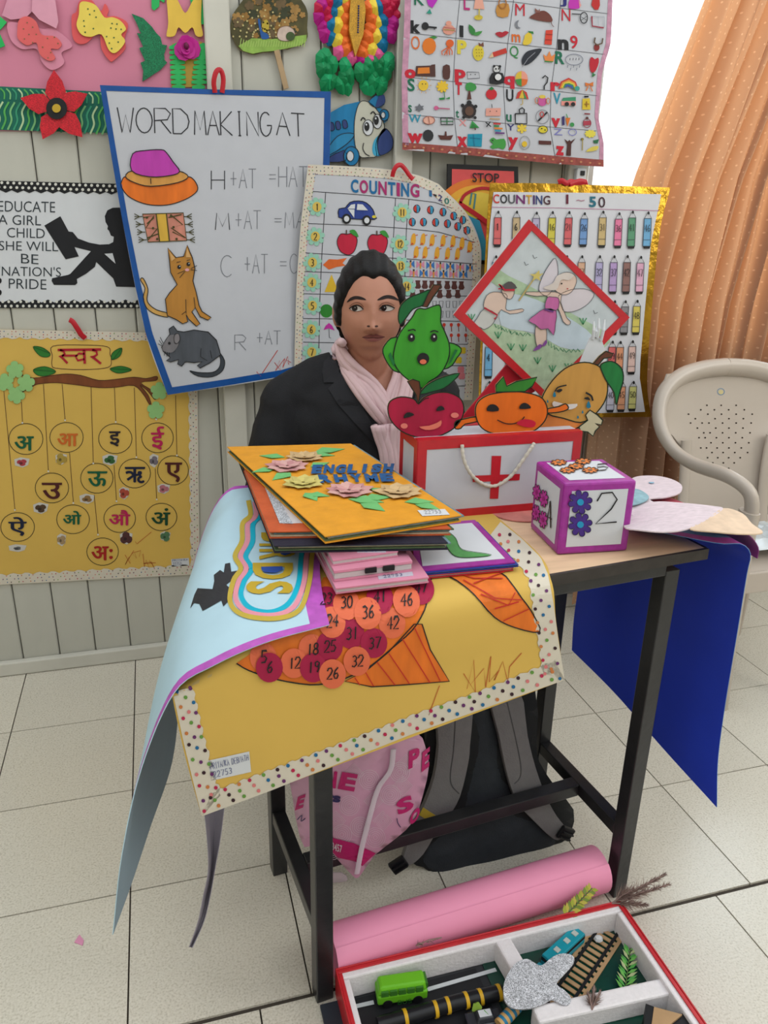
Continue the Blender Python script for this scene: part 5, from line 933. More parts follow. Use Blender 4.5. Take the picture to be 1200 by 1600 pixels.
bandv(d, [(882, 1062), (872, 1000), (864, 940), (856, 898), (845, 872), (815, 842), (782, 816)], [(850, 1052), (842, 995), (834, 945), (828, 905), (818, 888), (795, 862), (765, 838)], .14, 22, 2.8)
d.build('dotted_border', fc)
kf = crop(260, 860, .53333); d = Dec(S); FO = crayon((240, 122, 36)); FR_ = M((206, 44, 36), .6, 0)
d.poly(kf([(205, 330), (240, 350), (320, 376), (420, 392), (490, 384), (540, 366), (600, 335), (660, 285), (720, 232), (755, 175), (770, 120), (778, 70), (460, 80), (400, 200)]), FO, 1); d.line(kf([(205, 330), (240, 350), (320, 376), (420, 392), (490, 384), (540, 366), (600, 335), (660, 285), (720, 232), (755, 175), (770, 120), (778, 70)]), 2.0, INK, 2, sm=3)
d.build('fish_body', fc)
d = Dec(S); P = [(522, 382), (590, 346), (650, 296), (725, 215), (748, 215), (772, 290), (828, 382), (700, 392), (600, 398)]; d.out(kf(P), FO, 1.8, layer=1, sm=0)
for q in ([(550, 370), (565, 392)], [(580, 352), (605, 395)], [(615, 325), (668, 392)], [(650, 300), (710, 388)], [(690, 258), (770, 385)], [(725, 225), (800, 380)]): d.line(kf(q), 1.6, FR_, 3)
d.build('tail_fin', fc)
d = Dec(S); P = [(795, 55), (850, 90), (900, 130), (960, 195), (1020, 225), (1092, 238), (1075, 190), (1040, 140), (960, 55)]; d.out(kf(P), FO, 1.8, layer=1, sm=3)
for q in ([(830, 62), (900, 85), (985, 85)], [(870, 90), (960, 140), (1040, 145)], [(920, 130), (1000, 160), (1020, 125)], [(960, 170), (1030, 150)], [(900, 100), (1000, 62)], [(985, 205), (1060, 170)]): d.line(kf(q), 1.5, FR_, 3)
d.build('side_fin', fc)
CO_, CC_ = M((240, 116, 78), .65, .05), M((176, 26, 72), .65, .06)
for i, (nn, x_, y_, c_) in enumerate((('5', 283, 312, CO_), ('18', 425, 288, CO_), ('23', 468, 152, CC_), ('47', 745, 118, CC_), ('24', 484, 212, CO_), ('30', 527, 162, CO_), ('41', 625, 145, CC_), ('46', 702, 152, CO_), ('36', 588, 187, CO_), ('42', 660, 214, CO_), ('31', 540, 244, CC_), ('25', 476, 280, CC_), ('37', 606, 270, CC_), ('32', 556, 322, CO_), ('12', 372, 328, CO_), ('6', 300, 340, CC_), ('19', 428, 340, CC_), ('26', 484, 358, CO_))):
    d = Dec(S); p = kf([(x_, y_)])[0]; d.disc(*p, 21, 23, c_, 2 + (i % 9) * .35, 22); hw = 9 if len(nn) > 1 else 4.5; d.hand(nn, (p[0] - hw, p[1] + 8), (p[0] + hw, p[1] + 6), (p[0] - hw + 1, p[1] - 9), 2.2, INK, 6, .15); d.build('number_scale', fc)
d = Dec(S); d.line(kf([(870, 360), (905, 415), (900, 320), (880, 405), (930, 345), (935, 400), (950, 310), (945, 385), (975, 350), (960, 380), (985, 325), (1000, 385), (1005, 340), (1040, 300)]), 1.5, PEN, 1); d.line(kf([(755, 468), (768, 482), (800, 395)]), 1.3, PEN, 1); d.build('pen_marks', fc)
d = Dec(S); d.poly(kf([(122, 615), (242, 588), (248, 648), (130, 674)]), WHITE, 1); BI = M((60, 70, 130), .6, 0); d.hand('PRIYANKA', *kf([(130, 640), (184, 627), (127, 622)]), .7, BI, 2); d.hand('DEBNATH', *kf([(192, 625), (240, 613), (190, 608)]), .7, BI, 2); d.hand('22753', *kf([(138, 664), (192, 651), (136, 647)]), .9, BI, 2); d.build('name_label', fc)
# ---- pale blue BIRDS chart over the left end
PUR = M((196, 92, 196), .4, .18, 60); SKY = M((196, 228, 242), .6, .03, k=.72)
bc = thing('birds_chart', 'pale blue birds chart with purple tape edge draped over desk end', 'chart', tuple(tw(-.9, .1, .36)))
R0 = [[(-.676, -.035, .758), (-.76, -.04, .752), (-.83, -.04, .732), (-.881, -.035, .70), (-.93, -.04, .60), (-.965, -.048, .48), (-.988, -.05, .356)],
      [(-.664, .03, .767), (-.76, .03, .768), (-.822, .03, .75), (-.87, .03, .71), (-.915, .03, .60), (-.942, .03, .48), (-.957, .03, .356)],
      [(-.64, .12, .768), (-.75, .12, .775), (-.81, .12, .762), (-.853, .12, .72), (-.892, .12, .61), (-.910, .12, .49), (-.919, .12, .371)],
      [(-.59, .27, .769), (-.72, .27, .782), (-.765, .27, .778), (-.80, .27, .742), (-.838, .27, .63), (-.858, .27, .5), (-.867, .26, .375)],
      [(-.57, .38, .772), (-.69, .38, .785), (-.73, .38, .78), (-.765, .375, .745), (-.80, .37, .66), (-.825, .365, .55), (-.836, .355, .445)],
      [(-.53, .47, .775), (-.67, .48, .787), (-.705, .48, .782), (-.735, .475, .75), (-.765, .465, .69), (-.79, .455, .62), (-.808, .45, .555)]]
G = loft([[tw(*p) for p in r] for r in R0], 46, 46)
ok_ = lambda i, j: PUR if (i < 2 or j < 1 or j > 43 or i > 43) else None
o = MB().grid(G, SKY, M((150, 172, 186), .6, .03), .0012, toward=tw(-4, .2, 2), fm=ok_).build('paper', bc, smooth=1)
S = Surf([o], seg=14); kb = crop(160, 680, .3875); d = Dec(S)
loops = {(0, 186, 214): 0, (240, 156, 172): 1, (206, 178, 66): 2}
base = [(640, 325), (608, 360), (606, 430), (578, 490), (602, 540), (572, 590), (560, 650), (600, 700), (680, 714), (750, 680), (790, 600), (800, 500), (812, 430)]
for c_, q in loops.items():
    P = [(x + (-24 * q if i < 8 else (8 * q if i == 8 else 24 * q)) * (.9 if i != 7 else .6), y + (14 * q if 6 <= i <= 9 else 0)) for i, (x, y) in enumerate(base)]
    if q: P = [(P[0][0] - 4 * q, 270 if q == 1 else 265)] + P
    d.line(kb(P), 7.5, M(c_, .6, .08), 1 + .4 * q, sm=5)
d.build('colour_waves', bc)
d = Dec(S); BY = M((206, 172, 48), .6, .06)
for ch, y0, y1, xa, xb in (('B', 395, 432, 640, 780), ('I', 440, 450, 632, 782), ('R', 462, 505, 632, 778), ('D', 518, 584, 606, 768), ('S', 592, 644, 580, 768)):
    d.text(ch, *kb([(xa, y0), (xa, y1), (xb, y0)]), BY, 2, .035)
d.poly(kb([(640, 538), (725, 536), (728, 550), (700, 562), (655, 560), (642, 550)]), M((50, 84, 170)), 4); d.poly(kb([(722, 476), (755, 474), (758, 484), (735, 492), (718, 487)]), M((50, 84, 170)), 4)
d.build('birds_lettering', bc)
d = Dec(S); d.poly(kb([(355, 700), (372, 645), (385, 618), (445, 622), (452, 590), (450, 565), (475, 545), (490, 555), (495, 520), (515, 516), (520, 552), (605, 537), (555, 560), (500, 605), (530, 632), (515, 665), (488, 692), (480, 668), (445, 688), (405, 710), (392, 682), (370, 678)]), M((48, 48, 52), .6, .2), 1); d.build('crow_drawing', bc)
gs = MB().grid(loft([[ay(px, py, tw(-.86, .14, 0).y + q) for px, py, q in r] for r in ([(318, 1255, 0), (324, 1310, 0), (326, 1360, 0), (318, 1400, 0), (310, 1440, 0), (296, 1480, 0)], [(334, 1250, .03), (334, 1310, .03), (332, 1360, .03), (325, 1400, .03), (315, 1440, .02), (298, 1480, .01)], [(352, 1245, .01), (344, 1310, .01), (336, 1355, .01), (328, 1400, .01), (318, 1440, .01), (300, 1481, 0)])], 24, 8), M((176, 170, 184), .6, .03)).build('curled_corner', bc, smooth=1)
# ---- dark blue backed chart over the right end
rb = thing('blue_chart', 'dark blue backed chart with purple edge hanging over right desk end', 'chart', tuple(tw(.1, .2, .25)))
DB = M((44, 72, 214), .42, .1, 5, spec=.4)
R1 = [[(-.075, .075, .775), (-.035, .02, .775), (.0, -.025, .776), (.04, -.03, .772), (.075, -.022, .745), (.09, -.01, .70), (.098, -.008, .58), (.10, -.012, .43), (.095, -.025, .32), (.085, -.052, .235)],
      [(-.085, .14, .778), (-.03, .12, .779), (.02, .11, .78), (.06, .11, .772), (.085, .11, .745), (.095, .11, .70), (.098, .11, .58), (.095, .11, .45), (.09, .11, .35), (.088, .11, .258)],
      [(-.095, .25, .772), (-.03, .25, .774), (.015, .25, .776), (.05, .25, .768), (.075, .25, .74), (.085, .25, .69), (.085, .25, .58), (.08, .25, .47), (.078, .25, .38), (.075, .25, .30)],
      [(-.1, .37, .763), (-.03, .37, .765), (.01, .38, .766), (.04, .39, .76), (.055, .40, .735), (.06, .40, .69), (.062, .40, .60), (.06, .40, .50), (.058, .40, .41), (.055, .39, .335)]]
G = loft([[tw(*p) for p in r] for r in R1], 46, 34)
o = MB().grid(G, M((104, 152, 206), .5, .1, 6), DB, .0012, toward=tw(4, .2, 2), fm=lambda i, j: PUR if (j < 2 or i > 43) else None).build('paper', rb, smooth=1)
pp = MB().grid(loft([[tw(*p) for p in r] for r in ([(.02, .0, .785), (.06, -.015, .782), (.09, -.02, .755), (.10, -.015, .73)], [(.0, .06, .79), (.05, .05, .79), (.09, .045, .77), (.105, .045, .73)], [(-.03, .16, .788), (.03, .16, .792), (.085, .15, .772), (.1, .14, .735)])], 14, 10), M((150, 60, 140), .5, .1), M((190, 70, 90))).build('folded_paper', None, 'magenta paper folded over the blue chart by the plastic chair', 'paper', smooth=1)
# ---- paper bird lying on it
pbird = thing('paper_bird', 'pale pink paper bird with a wing, lying beside the number cube', 'cutout', tuple(az(1060, 800, .79)))
def bent(name, pts, zf, mat, th=.002, sm=4, parent=pbird):
    P = cat([Vector(p) for p in pts], sm, True); tri = tessellate_polygon([[Vector((p.x, p.y, 0)) for p in P]]); vs, tr = refine([p.copy() for p in P], [tuple(t) for t in tri], 14)
    mb = MB(); W = [az(p.x, p.y, zf(p.x, p.y)) for p in vs]; n = len(W)
    fs = []
    for t in tr:
        a, b, c = (W[i] for i in t); fs.append(t if (b - a).cross(c - a).z > 0 else (t[0], t[2], t[1]))
    mb.add(W + [w_ - Vector((0, 0, th)) for w_ in W], fs + [tuple(i + n for i in reversed(f)) for f in fs], mat)
    m = len(P); mb.add([], [], mat); k = mb._m(mat)
    for i in range(m):
        mb.f.append((i, (i + 1) % m, (i + 1) % m + n, i + n)); mb.mi.append(k)
    return mb.build(name, parent, smooth=.6)
PW = M((232, 214, 220), .6, .14, 70, st=(1, 4, 1)); PY = M((236, 206, 176), .6, .14, 50)
zf = lambda x_, y_: .800 + .012 * math.sin((x_ - 950) / 240 * 3.1)
bent('wing', [(975, 822), (985, 795), (1020, 784), (1060, 785), (1110, 790), (1130, 795), (1105, 812), (1075, 826), (1040, 831), (1000, 828)], zf, PW)
bent('tail', [(1130, 794), (1160, 802), (1175, 818), (1192, 832), (1160, 834), (1120, 831), (1078, 826), (1104, 812)], zf, PY)
bent('head', [(975, 762), (990, 746), (1020, 743), (1048, 748), (1065, 758), (1062, 770), (1040, 777), (1015, 780), (1035, 792), (1020, 806), (990, 806), (975, 790)], lambda x_, y_: .806, PW)
bent('beak', [(975, 765), (996, 764), (1012, 773), (1012, 780), (996, 787), (975, 788)], lambda x_, y_: .812, M((150, 190, 200), .6, .2, 80))
MB().ball(az(1018, 754, .808), (.006, .004, .001), M((150, 190, 214), .4), 10, 5).build('eye', pbird)
# ---- number cube
cu = thing('number_cube', 'white number cube with purple taped edges and paper flowers', 'cube', (1.1, -1.1, TZ))
A0 = Vector((1.035, -1.156, TZ + .001)); cxv = Vector((.122, -.0115, 0)); cyv = Vector((.0115, .122, 0)); hz = Vector((0, 0, .122)); PT = M((170, 46, 160), .3, .2, 70, spec=.5)
cb = MB(); V8 = [A0 + cxv * a + cyv * b + hz * c for c in (0, 1) for b in (0, 1) for a in (0, 1)]
cb.add(V8, [(0, 2, 3, 1), (4, 5, 7, 6), (0, 1, 5, 4), (2, 6, 7, 3), (0, 4, 6, 2), (1, 3, 7, 5)], PT).build('body', cu, bevel=.004)
def face(o_, a, b, n):      # white paper panel inset on a face
    P = [o_ + a * u + b * v + n * .0006 for u, v in ((.11, .11), (.89, .11), (.89, .89), (.11, .89))]
    MB().prism(P, -n * .0004, M((224, 226, 232), .6, .02)).build('paper_panel', cu); return Surf(o=P[0], n=n)
nF = Vector((-.094, -.9956, 0)).normalized(); nL = Vector((-.9956, .094, 0)).normalized()
F1 = face(A0, cxv, hz, nF); F2 = face(A0, cyv, hz, nL); F3 = face(A0 + hz, cxv, cyv, Vector((0, 0, 1)))
def pflower(surf, px, py, r, sq, col, mid, parent, name='paper_flower', n=8):
    d = Dec(surf); d.poly(flower(px, py, r, n, .42, .2, sq, 7), M(col, .6, .12, 80), 2); d.line(flower(px, py, r, n, .42, .2, sq, 7), .8, INK, 2.5, True); d.disc(px, py, r * .28, r * .28 * sq, M(mid), 3, 10); return d.build(name, parent)
pflower(F1, 906, 784, 19, 1, (76, 46, 140), (40, 160, 210), cu); pflower(F1, 906, 819, 19, 1, (76, 46, 140), (40, 160, 210), cu)
for x_, y_ in ((840, 769), (851, 779), (839, 801), (850, 812)): pflower(F2, x_, y_, 6.5 if x_ < 845 else 7, 2.0, (206, 60, 170), (170, 30, 130), cu)
for x_, y_ in ((873, 724), (911, 722), (900, 730), (887, 736), (922, 736)): pflower(F3, x_, y_, 13, .36, (236, 136, 70), (130, 110, 90), cu)
d = Dec(F1); d.hand('2', (930, 818), (963, 815), (933, 771), 2.2, INK, 2); d.build('digit', cu)
d = Dec(F2); d.hand('4', (857, 822), (864, 826), (856, 780), 1.8, INK, 2); d.build('digit', cu)
d = Dec(F3); d.hand('5', (932, 737), (952, 735), (930, 727), 1.3, INK, 2); d.build('digit', cu)
# ---- first aid box
fa = thing('first_aid_box', 'white card first aid box with red taped edges and rope handle', 'box', (1.01, -.91, TZ))
BW = M((214, 214, 222), .55, .03); BRd = M((206, 34, 46), .35, .1, 50, spec=.5)
X0, X1, Y0, Y1, Z0, Z1 = .858, 1.174, -.96, -.862, TZ + .001, .906
MB().box(((X0 + X1) / 2, (Y0 + Y1) / 2, (Z0 + Z1) / 2), (X1 - X0, Y1 - Y0, Z1 - Z0), BW).build('body', fa, bevel=.002)
t = .0165; e = .0007
for a, b in (((X0, Y0, Z0), (X1, Y0, Z0 + t)), ((X0, Y0, Z1 - t), (X1, Y0, Z1)), ((X0, Y0, Z0 + t), (X0 + t, Y0, Z1 - t)), ((X1 - t, Y0, Z0 + t), (X1, Y0, Z1 - t))):
    MB().box(((a[0] + b[0]) / 2, Y0 - e, (a[2] + b[2]) / 2), (b[0] - a[0], .0014, b[2] - a[2]), BRd).build('tape', fa)
for z_ in (Z0 + t / 2, Z1 - t / 2): MB().box((X0 - e, (Y0 + Y1) / 2, z_), (.0014, Y1 - Y0, t), BRd).build('tape', fa)
for y_ in (Y0 + t / 2, Y1 - t / 2): MB().box((X0 - e, y_, (Z0 + Z1) / 2), (.0014, t, Z1 - Z0 - 2 * t), BRd).build('tape', fa)
for y_ in (Y0 + t / 2, Y1 - t / 2): MB().box(((X0 + X1) / 2, y_, Z1 + e), (X1 - X0, t, .0014), BRd).build('tape', fa)
d = Dec(wp(Y0)); d.poly([(768, 712), (783, 712), (778, 779), (765, 779)], BRd, 1.5); d.poly([(738, 743), (812, 740), (811, 750), (738, 753)], BRd, 2); d.build('red_cross', fa)
rope = [ay(px, py, Y0 - .006 - .004 * math.sin(i)) for i, (px, py) in enumerate([(722, 695), (724, 715), (732, 735), (745, 750), (762, 759), (780, 757), (800, 742), (815, 722), (828, 703), (835, 692)])]
rp_ = cat(rope, 8); MB().tube(rp_, [.0032 + .0006 * math.sin(i * 1.9) for i in range(len(rp_))], M((222, 214, 200), .8, .15, 200), 8).build('rope_handle', fa, smooth=1)
# ---- fruit puppets of card
CARD = M((176, 140, 96), .8, .1)
def puppet(name, label, y, parts, draw, stick=None):
    t = thing(name, label, 'cutout', tuple(ay(*parts[0][1][0], y)), 'smiling fruit cut-outs on the first aid box')
    for i, (pn, pts, mat, sm) in enumerate(parts): card(pn, pts, wp(y - .0006 * i), .004, mat, CARD, t, sm=sm)
    sf = wp(y - .0006 * len(parts)); d = Dec(sf); draw(d); d.build('face_drawing', t)
    for i, (pn, pts, mat, sm) in enumerate(parts): d = Dec(wp(y - .0006 * i - .00005), .0003); d.line(pts, 1.8, M((20, 40, 24)), 1, True, sm); d.build('outline', t)
    return t
kg = crop(590, 440, .33333); GRN = crayon((62, 160, 44), .2); DG = crayon((22, 110, 56), .25); BRW = crayon((104, 56, 36), .25)
def pear(d):
    for x_, rx in ((158, 17), (264, 16)): p = kg([(x_, 262)])[0]; d.disc(*p, rx * .33, 6.6, INK, 1); d.disc(p[0], p[1] - 1.5, 1.5, 1.8, WHITE, 2)
    d.line(kg([(142, 230), (165, 224), (178, 230)]), 2, INK, 1, sm=3); d.line(kg([(246, 236), (265, 230), (284, 236)]), 2, INK, 1, sm=3)
    d.disc(*kg([(213, 362)])[0], 9.5, 9.5, INK, 1); d.disc(*kg([(212, 375)])[0], 5.2, 3.8, M((236, 120, 90)), 2)
    d.poly(kg([(50, 345), (60, 330), (80, 380), (75, 400)]), DG, 1); d.poly(kg([(375, 320), (362, 318), (330, 390), (345, 375)]), DG, 1)
puppet('pear_cutout', 'green surprised pear cut-out standing highest on the box', -.918, [('arms', kg([(85, 260), (35, 295), (25, 335), (55, 395), (95, 425), (200, 430), (330, 405), (370, 360), (392, 315), (330, 285), (200, 300)]), GRN, 3), ('fruit', kg([(200, 125), (225, 128), (270, 112), (292, 112), (298, 145), (296, 190), (315, 235), (335, 290), (335, 350), (310, 410), (280, 445), (240, 470), (210, 500), (150, 465), (100, 420), (75, 370), (80, 310), (105, 240), (160, 170), (180, 135)]), GRN, 3), ('leaf', kg([(105, 200), (97, 160), (110, 110), (150, 75), (200, 55), (245, 38), (240, 70), (215, 110), (165, 130), (130, 175)]), DG, 3), ('stem', kg([(235, 60), (262, 15), (298, 15), (285, 40), (262, 70), (232, 120), (210, 118)]), BRW, 0)], pear)
RDA = crayon((176, 22, 64), .2)
def apple(d):
    d.poly(kg([(122, 640), (130, 618), (150, 612), (172, 625)]), INK, 1, 2); d.poly(kg([(275, 606), (282, 588), (300, 582), (314, 600)]), INK, 1, 2)
    d.poly(kg([(195, 680), (240, 675), (280, 660), (298, 650), (295, 675), (262, 692), (222, 694)]), M((238, 130, 110)), 1, 2); d.disc(*kg([(124, 676)])[0], 5.5, 4.2, M((238, 130, 120)), 1); d.disc(*kg([(361, 626)])[0], 6.2, 4.2, M((238, 130, 120)), 1); d.line(kg([(190, 575), (220, 550), (240, 545)]), 1.5, INK, 1, sm=3)
puppet('apple_cutout', 'crimson smiling apple cut-out at the left end of box', -.935, [('fruit', kg([(48, 600), (60, 560), (110, 540), (170, 550), (190, 572), (215, 545), (270, 522), (330, 520), (385, 545), (404, 590), (395, 640), (360, 685), (310, 715), (250, 732), (180, 728), (110, 700), (62, 650)]), RDA, 3), ('leaf', kg([(200, 528), (225, 490), (270, 462), (330, 440), (385, 430), (350, 470), (310, 500), (260, 515)]), DG, 2), ('stem', kg([(140, 468), (165, 458), (195, 468), (202, 510), (192, 570), (180, 530), (160, 500)]), BRW, 0)], apple)
ORG = crayon((236, 112, 22), .14)
def orange(d):
    d.poly(kg([(512, 606), (518, 582), (540, 574), (562, 585), (566, 606)]), INK, 1, 2); d.poly(kg([(664, 596), (672, 574), (692, 568), (712, 580), (716, 594)]), INK, 1, 2)
    d.line(kg([(560, 648), (600, 665), (640, 665), (672, 652), (688, 632)]), 1.6, INK, 1, sm=3); d.poly(kg([(650, 662), (680, 645), (720, 648), (740, 662), (730, 680), (700, 682), (672, 675)]), M((206, 24, 60)), 2, 3)
puppet('orange_cutout', 'orange fruit cut-out sticking its tongue out, middle of the box', -.935, [('hand', kg([(360, 670), (370, 652), (400, 645), (470, 632), (470, 655), (410, 668), (390, 688), (365, 690)]), ORG, 2), ('arm', kg([(780, 600), (850, 585), (880, 572), (895, 590), (885, 602), (850, 612), (785, 616)]), ORG, 2), ('fruit', kg([(458, 610), (470, 565), (510, 535), (560, 522), (640, 515), (720, 525), (775, 550), (796, 600), (785, 650), (740, 695), (680, 716), (600, 720), (520, 705), (475, 670)]), ORG, 3), ('leaf', kg([(555, 518), (555, 485), (590, 445), (605, 490), (650, 468), (748, 448), (725, 490), (690, 515)]), crayon((50, 130, 40), .25), 0)], orange)
MNG = crayon((206, 152, 72), .14)
def mango(d):
    d.line(kg([(830, 515), (845, 495), (885, 485)]), 2, INK, 1, sm=3); d.poly(kg([(835, 512), (855, 502), (866, 508), (850, 520)]), INK, 1, 2); d.line(kg([(975, 520), (1000, 535), (1008, 558)]), 3, INK, 1, sm=3); d.poly(kg([(965, 548), (985, 540), (996, 556)]), INK, 1, 2)
    d.poly(kg([(825, 560), (880, 575), (935, 572), (925, 592), (890, 600), (840, 592), (820, 580)]), M((226, 220, 214)), 1, 2)
    for x_, y_, r in ((828, 528, 4.5), (796, 560, 2.5), (988, 576, 6), (960, 610, 2.6), (938, 634, 2.6)): p = kg([(x_, y_)])[0]; d.poly([(p[0], p[1] - r), (p[0] + r * .6, p[1] + r * .5), (p[0], p[1] + r), (p[0] - r * .6, p[1] + r * .5)], M((30, 120, 150)), 1, 2)
puppet('mango_cutout', 'yellow crying mango cut-out with long leaf, right end of box', -.915, [('lower_half', kg([(690, 705), (740, 690), (800, 620), (900, 625), (1000, 620), (960, 670), (900, 700), (800, 715)]), crayon((222, 130, 60)), 3), ('fruit', kg([(770, 560), (790, 505), (840, 440), (900, 395), (970, 378), (1035, 395), (1070, 440), (1078, 510), (1060, 570), (1010, 630), (950, 660), (870, 640), (800, 620)]), MNG, 3), ('leaf', kg([(1045, 392), (1075, 375), (1110, 378), (1145, 410), (1152, 460), (1135, 520), (1118, 578), (1108, 520), (1075, 470), (1055, 430)]), crayon((24, 120, 56), .3), 3), ('stem', kg([(1010, 385), (1040, 350), (1070, 326), (1104, 338), (1095, 355), (1060, 360), (1035, 390)]), BRW, 0), ('hand', kg([(975, 625), (995, 602), (1030, 625), (1055, 650), (1048, 672), (1020, 665), (1040, 680), (1020, 700), (1010, 725), (985, 705), (950, 700), (945, 680), (985, 650)]), M((206, 196, 160), .6, .1), 0)], mango)
# ---- diamond picture on a stick
dm = thing('diamond_picture', 'red framed diamond picture of a fairy and a boy on a stick', 'picture', tuple(ay(850, 612, -.80)))
yD = -.80
card('handle', [(800, 560), (848, 604), (790, 640), (700, 720), (652, 745), (690, 690)], wp(yD + .012), .004, M((206, 44, 62), .3, .1), parent=dm)
DP = [(827, 343), (984, 496), (858, 630), (709, 492)]
card('backing', DP, wp(yD), .006, M((206, 206, 204)), parent=dm)
DI = [(831, 360), (968, 496), (853, 612), (727, 490)]
for i in range(4): j = (i + 1) % 4; card('frame_bar', [DP[i], DP[j], DI[j], DI[i]], wp(yD - .003), .003, BRd, parent=dm)
S = wp(yD - .0002); d = Dec(S); d.poly([(831, 356), (970, 496), (853, 614), (725, 490)], M((206, 214, 218), .6, .1, 30), .5)
d.poly(k8([(270, 580), (340, 620), (480, 690), (640, 800), (850, 920), (780, 990), (560, 850), (380, 720), (250, 650)]), M((180, 204, 170), .6, .2, 60), 1, 3); d.poly(k8([(200, 900), (260, 860), (480, 920), (640, 990), (760, 1000), (520, 1200), (380, 1080)]), M((184, 206, 172), .6, .2, 60), 1, 2); d.poly(k8([(330, 720), (480, 740), (640, 830), (760, 920), (730, 990), (600, 980), (480, 910), (300, 870)]), M((202, 216, 226), .6, .1), 1.5, 3)
for P in ([(270, 870), (310, 890), (350, 905), (400, 915), (455, 915)], [(540, 960), (580, 990), (640, 1000), (715, 995)]):
    d.line(k8([(x_ + random.uniform(-6, 6), y_ + (8 if i % 2 else -8)) for i, (x_, y_) in enumerate([tuple(Vector(a).lerp(Vector(b), q / 6)) for a, b in zip(P, P[1:]) for q in range(6)])]), 1.2, M((60, 140, 100)), 2)
for x_, y_ in ((150, 830), (285, 920), (350, 980), (410, 985), (485, 1050), (560, 1090), (640, 1080), (715, 850)):
    for q in (-18, 0, 18): d.line(k8([(x_, y_ + 15), (x_ + q, y_ - 18)]), 1.5, M((80, 160, 110)), 2)
for x_, y_ in ((375, 465), (468, 525), (425, 560), (775, 805)): d.line(k8([(x_ - 8, y_ - 12), (x_, y_ + 6), (x_ + 14, y_)]), .9, GRY, 2)
d.build('landscape_drawing', dm)
SKN = M((232, 204, 188), .6, .05); d = Dec(S)
d.out(k8([(490, 690), (510, 620), (545, 560), (575, 530), (588, 600), (570, 670), (530, 720)]), M((222, 214, 222), .6, .05), .8, GRY, 2, 3); d.out(k8([(590, 720), (650, 690), (720, 685), (770, 710), (740, 760), (680, 795), (620, 800), (600, 760)]), M((222, 212, 218), .6, .05), .8, GRY, 2, 3)
d.out(k8([(565, 680), (585, 620), (630, 600), (670, 615), (680, 650), (655, 700), (610, 715)]), SKN, .8, GRY, 3, 3); d.poly(k8([(510, 680), (560, 655), (580, 620), (625, 602), (665, 615), (640, 640), (600, 640), (575, 690)]), M((224, 212, 204)), 5, 3); d.disc(*k8([(602, 658)])[0], 1.4, 1.4, INK, 6, 8); d.disc(*k8([(632, 684)])[0], 1.6, 1, M((190, 60, 70)), 6, 8)
d.out(k8([(570, 700), (605, 715), (600, 750), (630, 830), (650, 850), (640, 868), (612, 850), (585, 780), (545, 760), (530, 720), (480, 722), (425, 712), (430, 700), (500, 700)]), SKN, .8, GRY, 3, 2)
d.out(k8([(530, 730), (555, 725), (588, 735), (580, 790), (520, 785)]), crayon((206, 110, 170)), .8, GRY, 5); d.out(k8([(515, 785), (575, 795), (572, 860), (562, 920), (535, 885), (500, 890), (470, 865), (435, 845), (470, 815)]), crayon((206, 110, 170)), .8, GRY, 5, 2); d.line(k8([(515, 788), (560, 800)]), 2.6, M((110, 60, 130)), 7)
d.out(k8([(475, 870), (500, 880), (525, 880), (528, 945), (500, 975), (480, 975), (470, 920)]), SKN, .8, GRY, 3, 2); d.poly(k8([(458, 998), (490, 965), (505, 972), (490, 990)]), M((140, 80, 160)), 5, 2); d.poly(k8([(505, 970), (525, 942), (530, 958), (515, 975)]), M((140, 80, 160)), 5, 2)
d.line(k8([(388, 745), (470, 625)]), 2.4, M((190, 170, 110)), 4); d.poly(k8([(440, 610), (470, 610), (490, 590), (492, 610), (512, 605), (490, 625), (498, 645), (475, 632), (455, 645), (462, 622)]), M((216, 196, 110)), 5)
d.build('fairy_drawing', dm)
d = Dec(S)
d.out(k8([(210, 770), (225, 720), (260, 700), (305, 705), (330, 720), (322, 780), (340, 795), (405, 785), (410, 800), (345, 812), (300, 790), (280, 815), (225, 790)]), SKN, .8, GRY, 2, 2); d.out(k8([(215, 785), (280, 815), (270, 840), (250, 870), (215, 890), (195, 880), (160, 865), (180, 830)]), M((214, 214, 210)), .8, GRY, 2, 2); d.out(k8([(300, 690), (315, 660), (350, 665), (365, 700), (350, 735), (320, 728)]), SKN, .8, GRY, 3, 3)
d.poly(k8([(300, 690), (320, 655), (350, 648), (378, 680), (340, 690)]), M((90, 84, 84)), 5, 2); d.line(k8([(290, 665), (315, 690), (365, 690)]), 3, M((196, 40, 60)), 6); d.line(k8([(285, 660), (300, 680), (282, 685)]), 2.2, M((196, 40, 60)), 6); d.line(k8([(212, 780), (278, 818), (262, 838)]), 2.6, M((190, 40, 60)), 6)
d.build('boy_drawing', dm)
wt = thing('paper_radish', 'white paper cone with fringed tip between diamond picture and mango', 'cutout', tuple(ay(925, 600, -.862)))
card('cone', [(905, 570), (915, 545), (922, 528), (930, 522), (940, 530), (945, 545), (948, 600), (900, 612)], wp(-.862), .003, M((226, 228, 232)), parent=wt)
for a, b in (((926, 530), (928, 502)), ((933, 528), (936, 497)), ((939, 532), (945, 499)), ((930, 526), (932, 510))): MB().tube([ay(a[0], a[1], -.8635), ay((a[0] + b[0]) / 2 + 1, (a[1] + b[1]) / 2, -.866), ay(*b, -.862)], [.003, .003, .0012], M((228, 230, 234)), 6).build('fringe', wt)
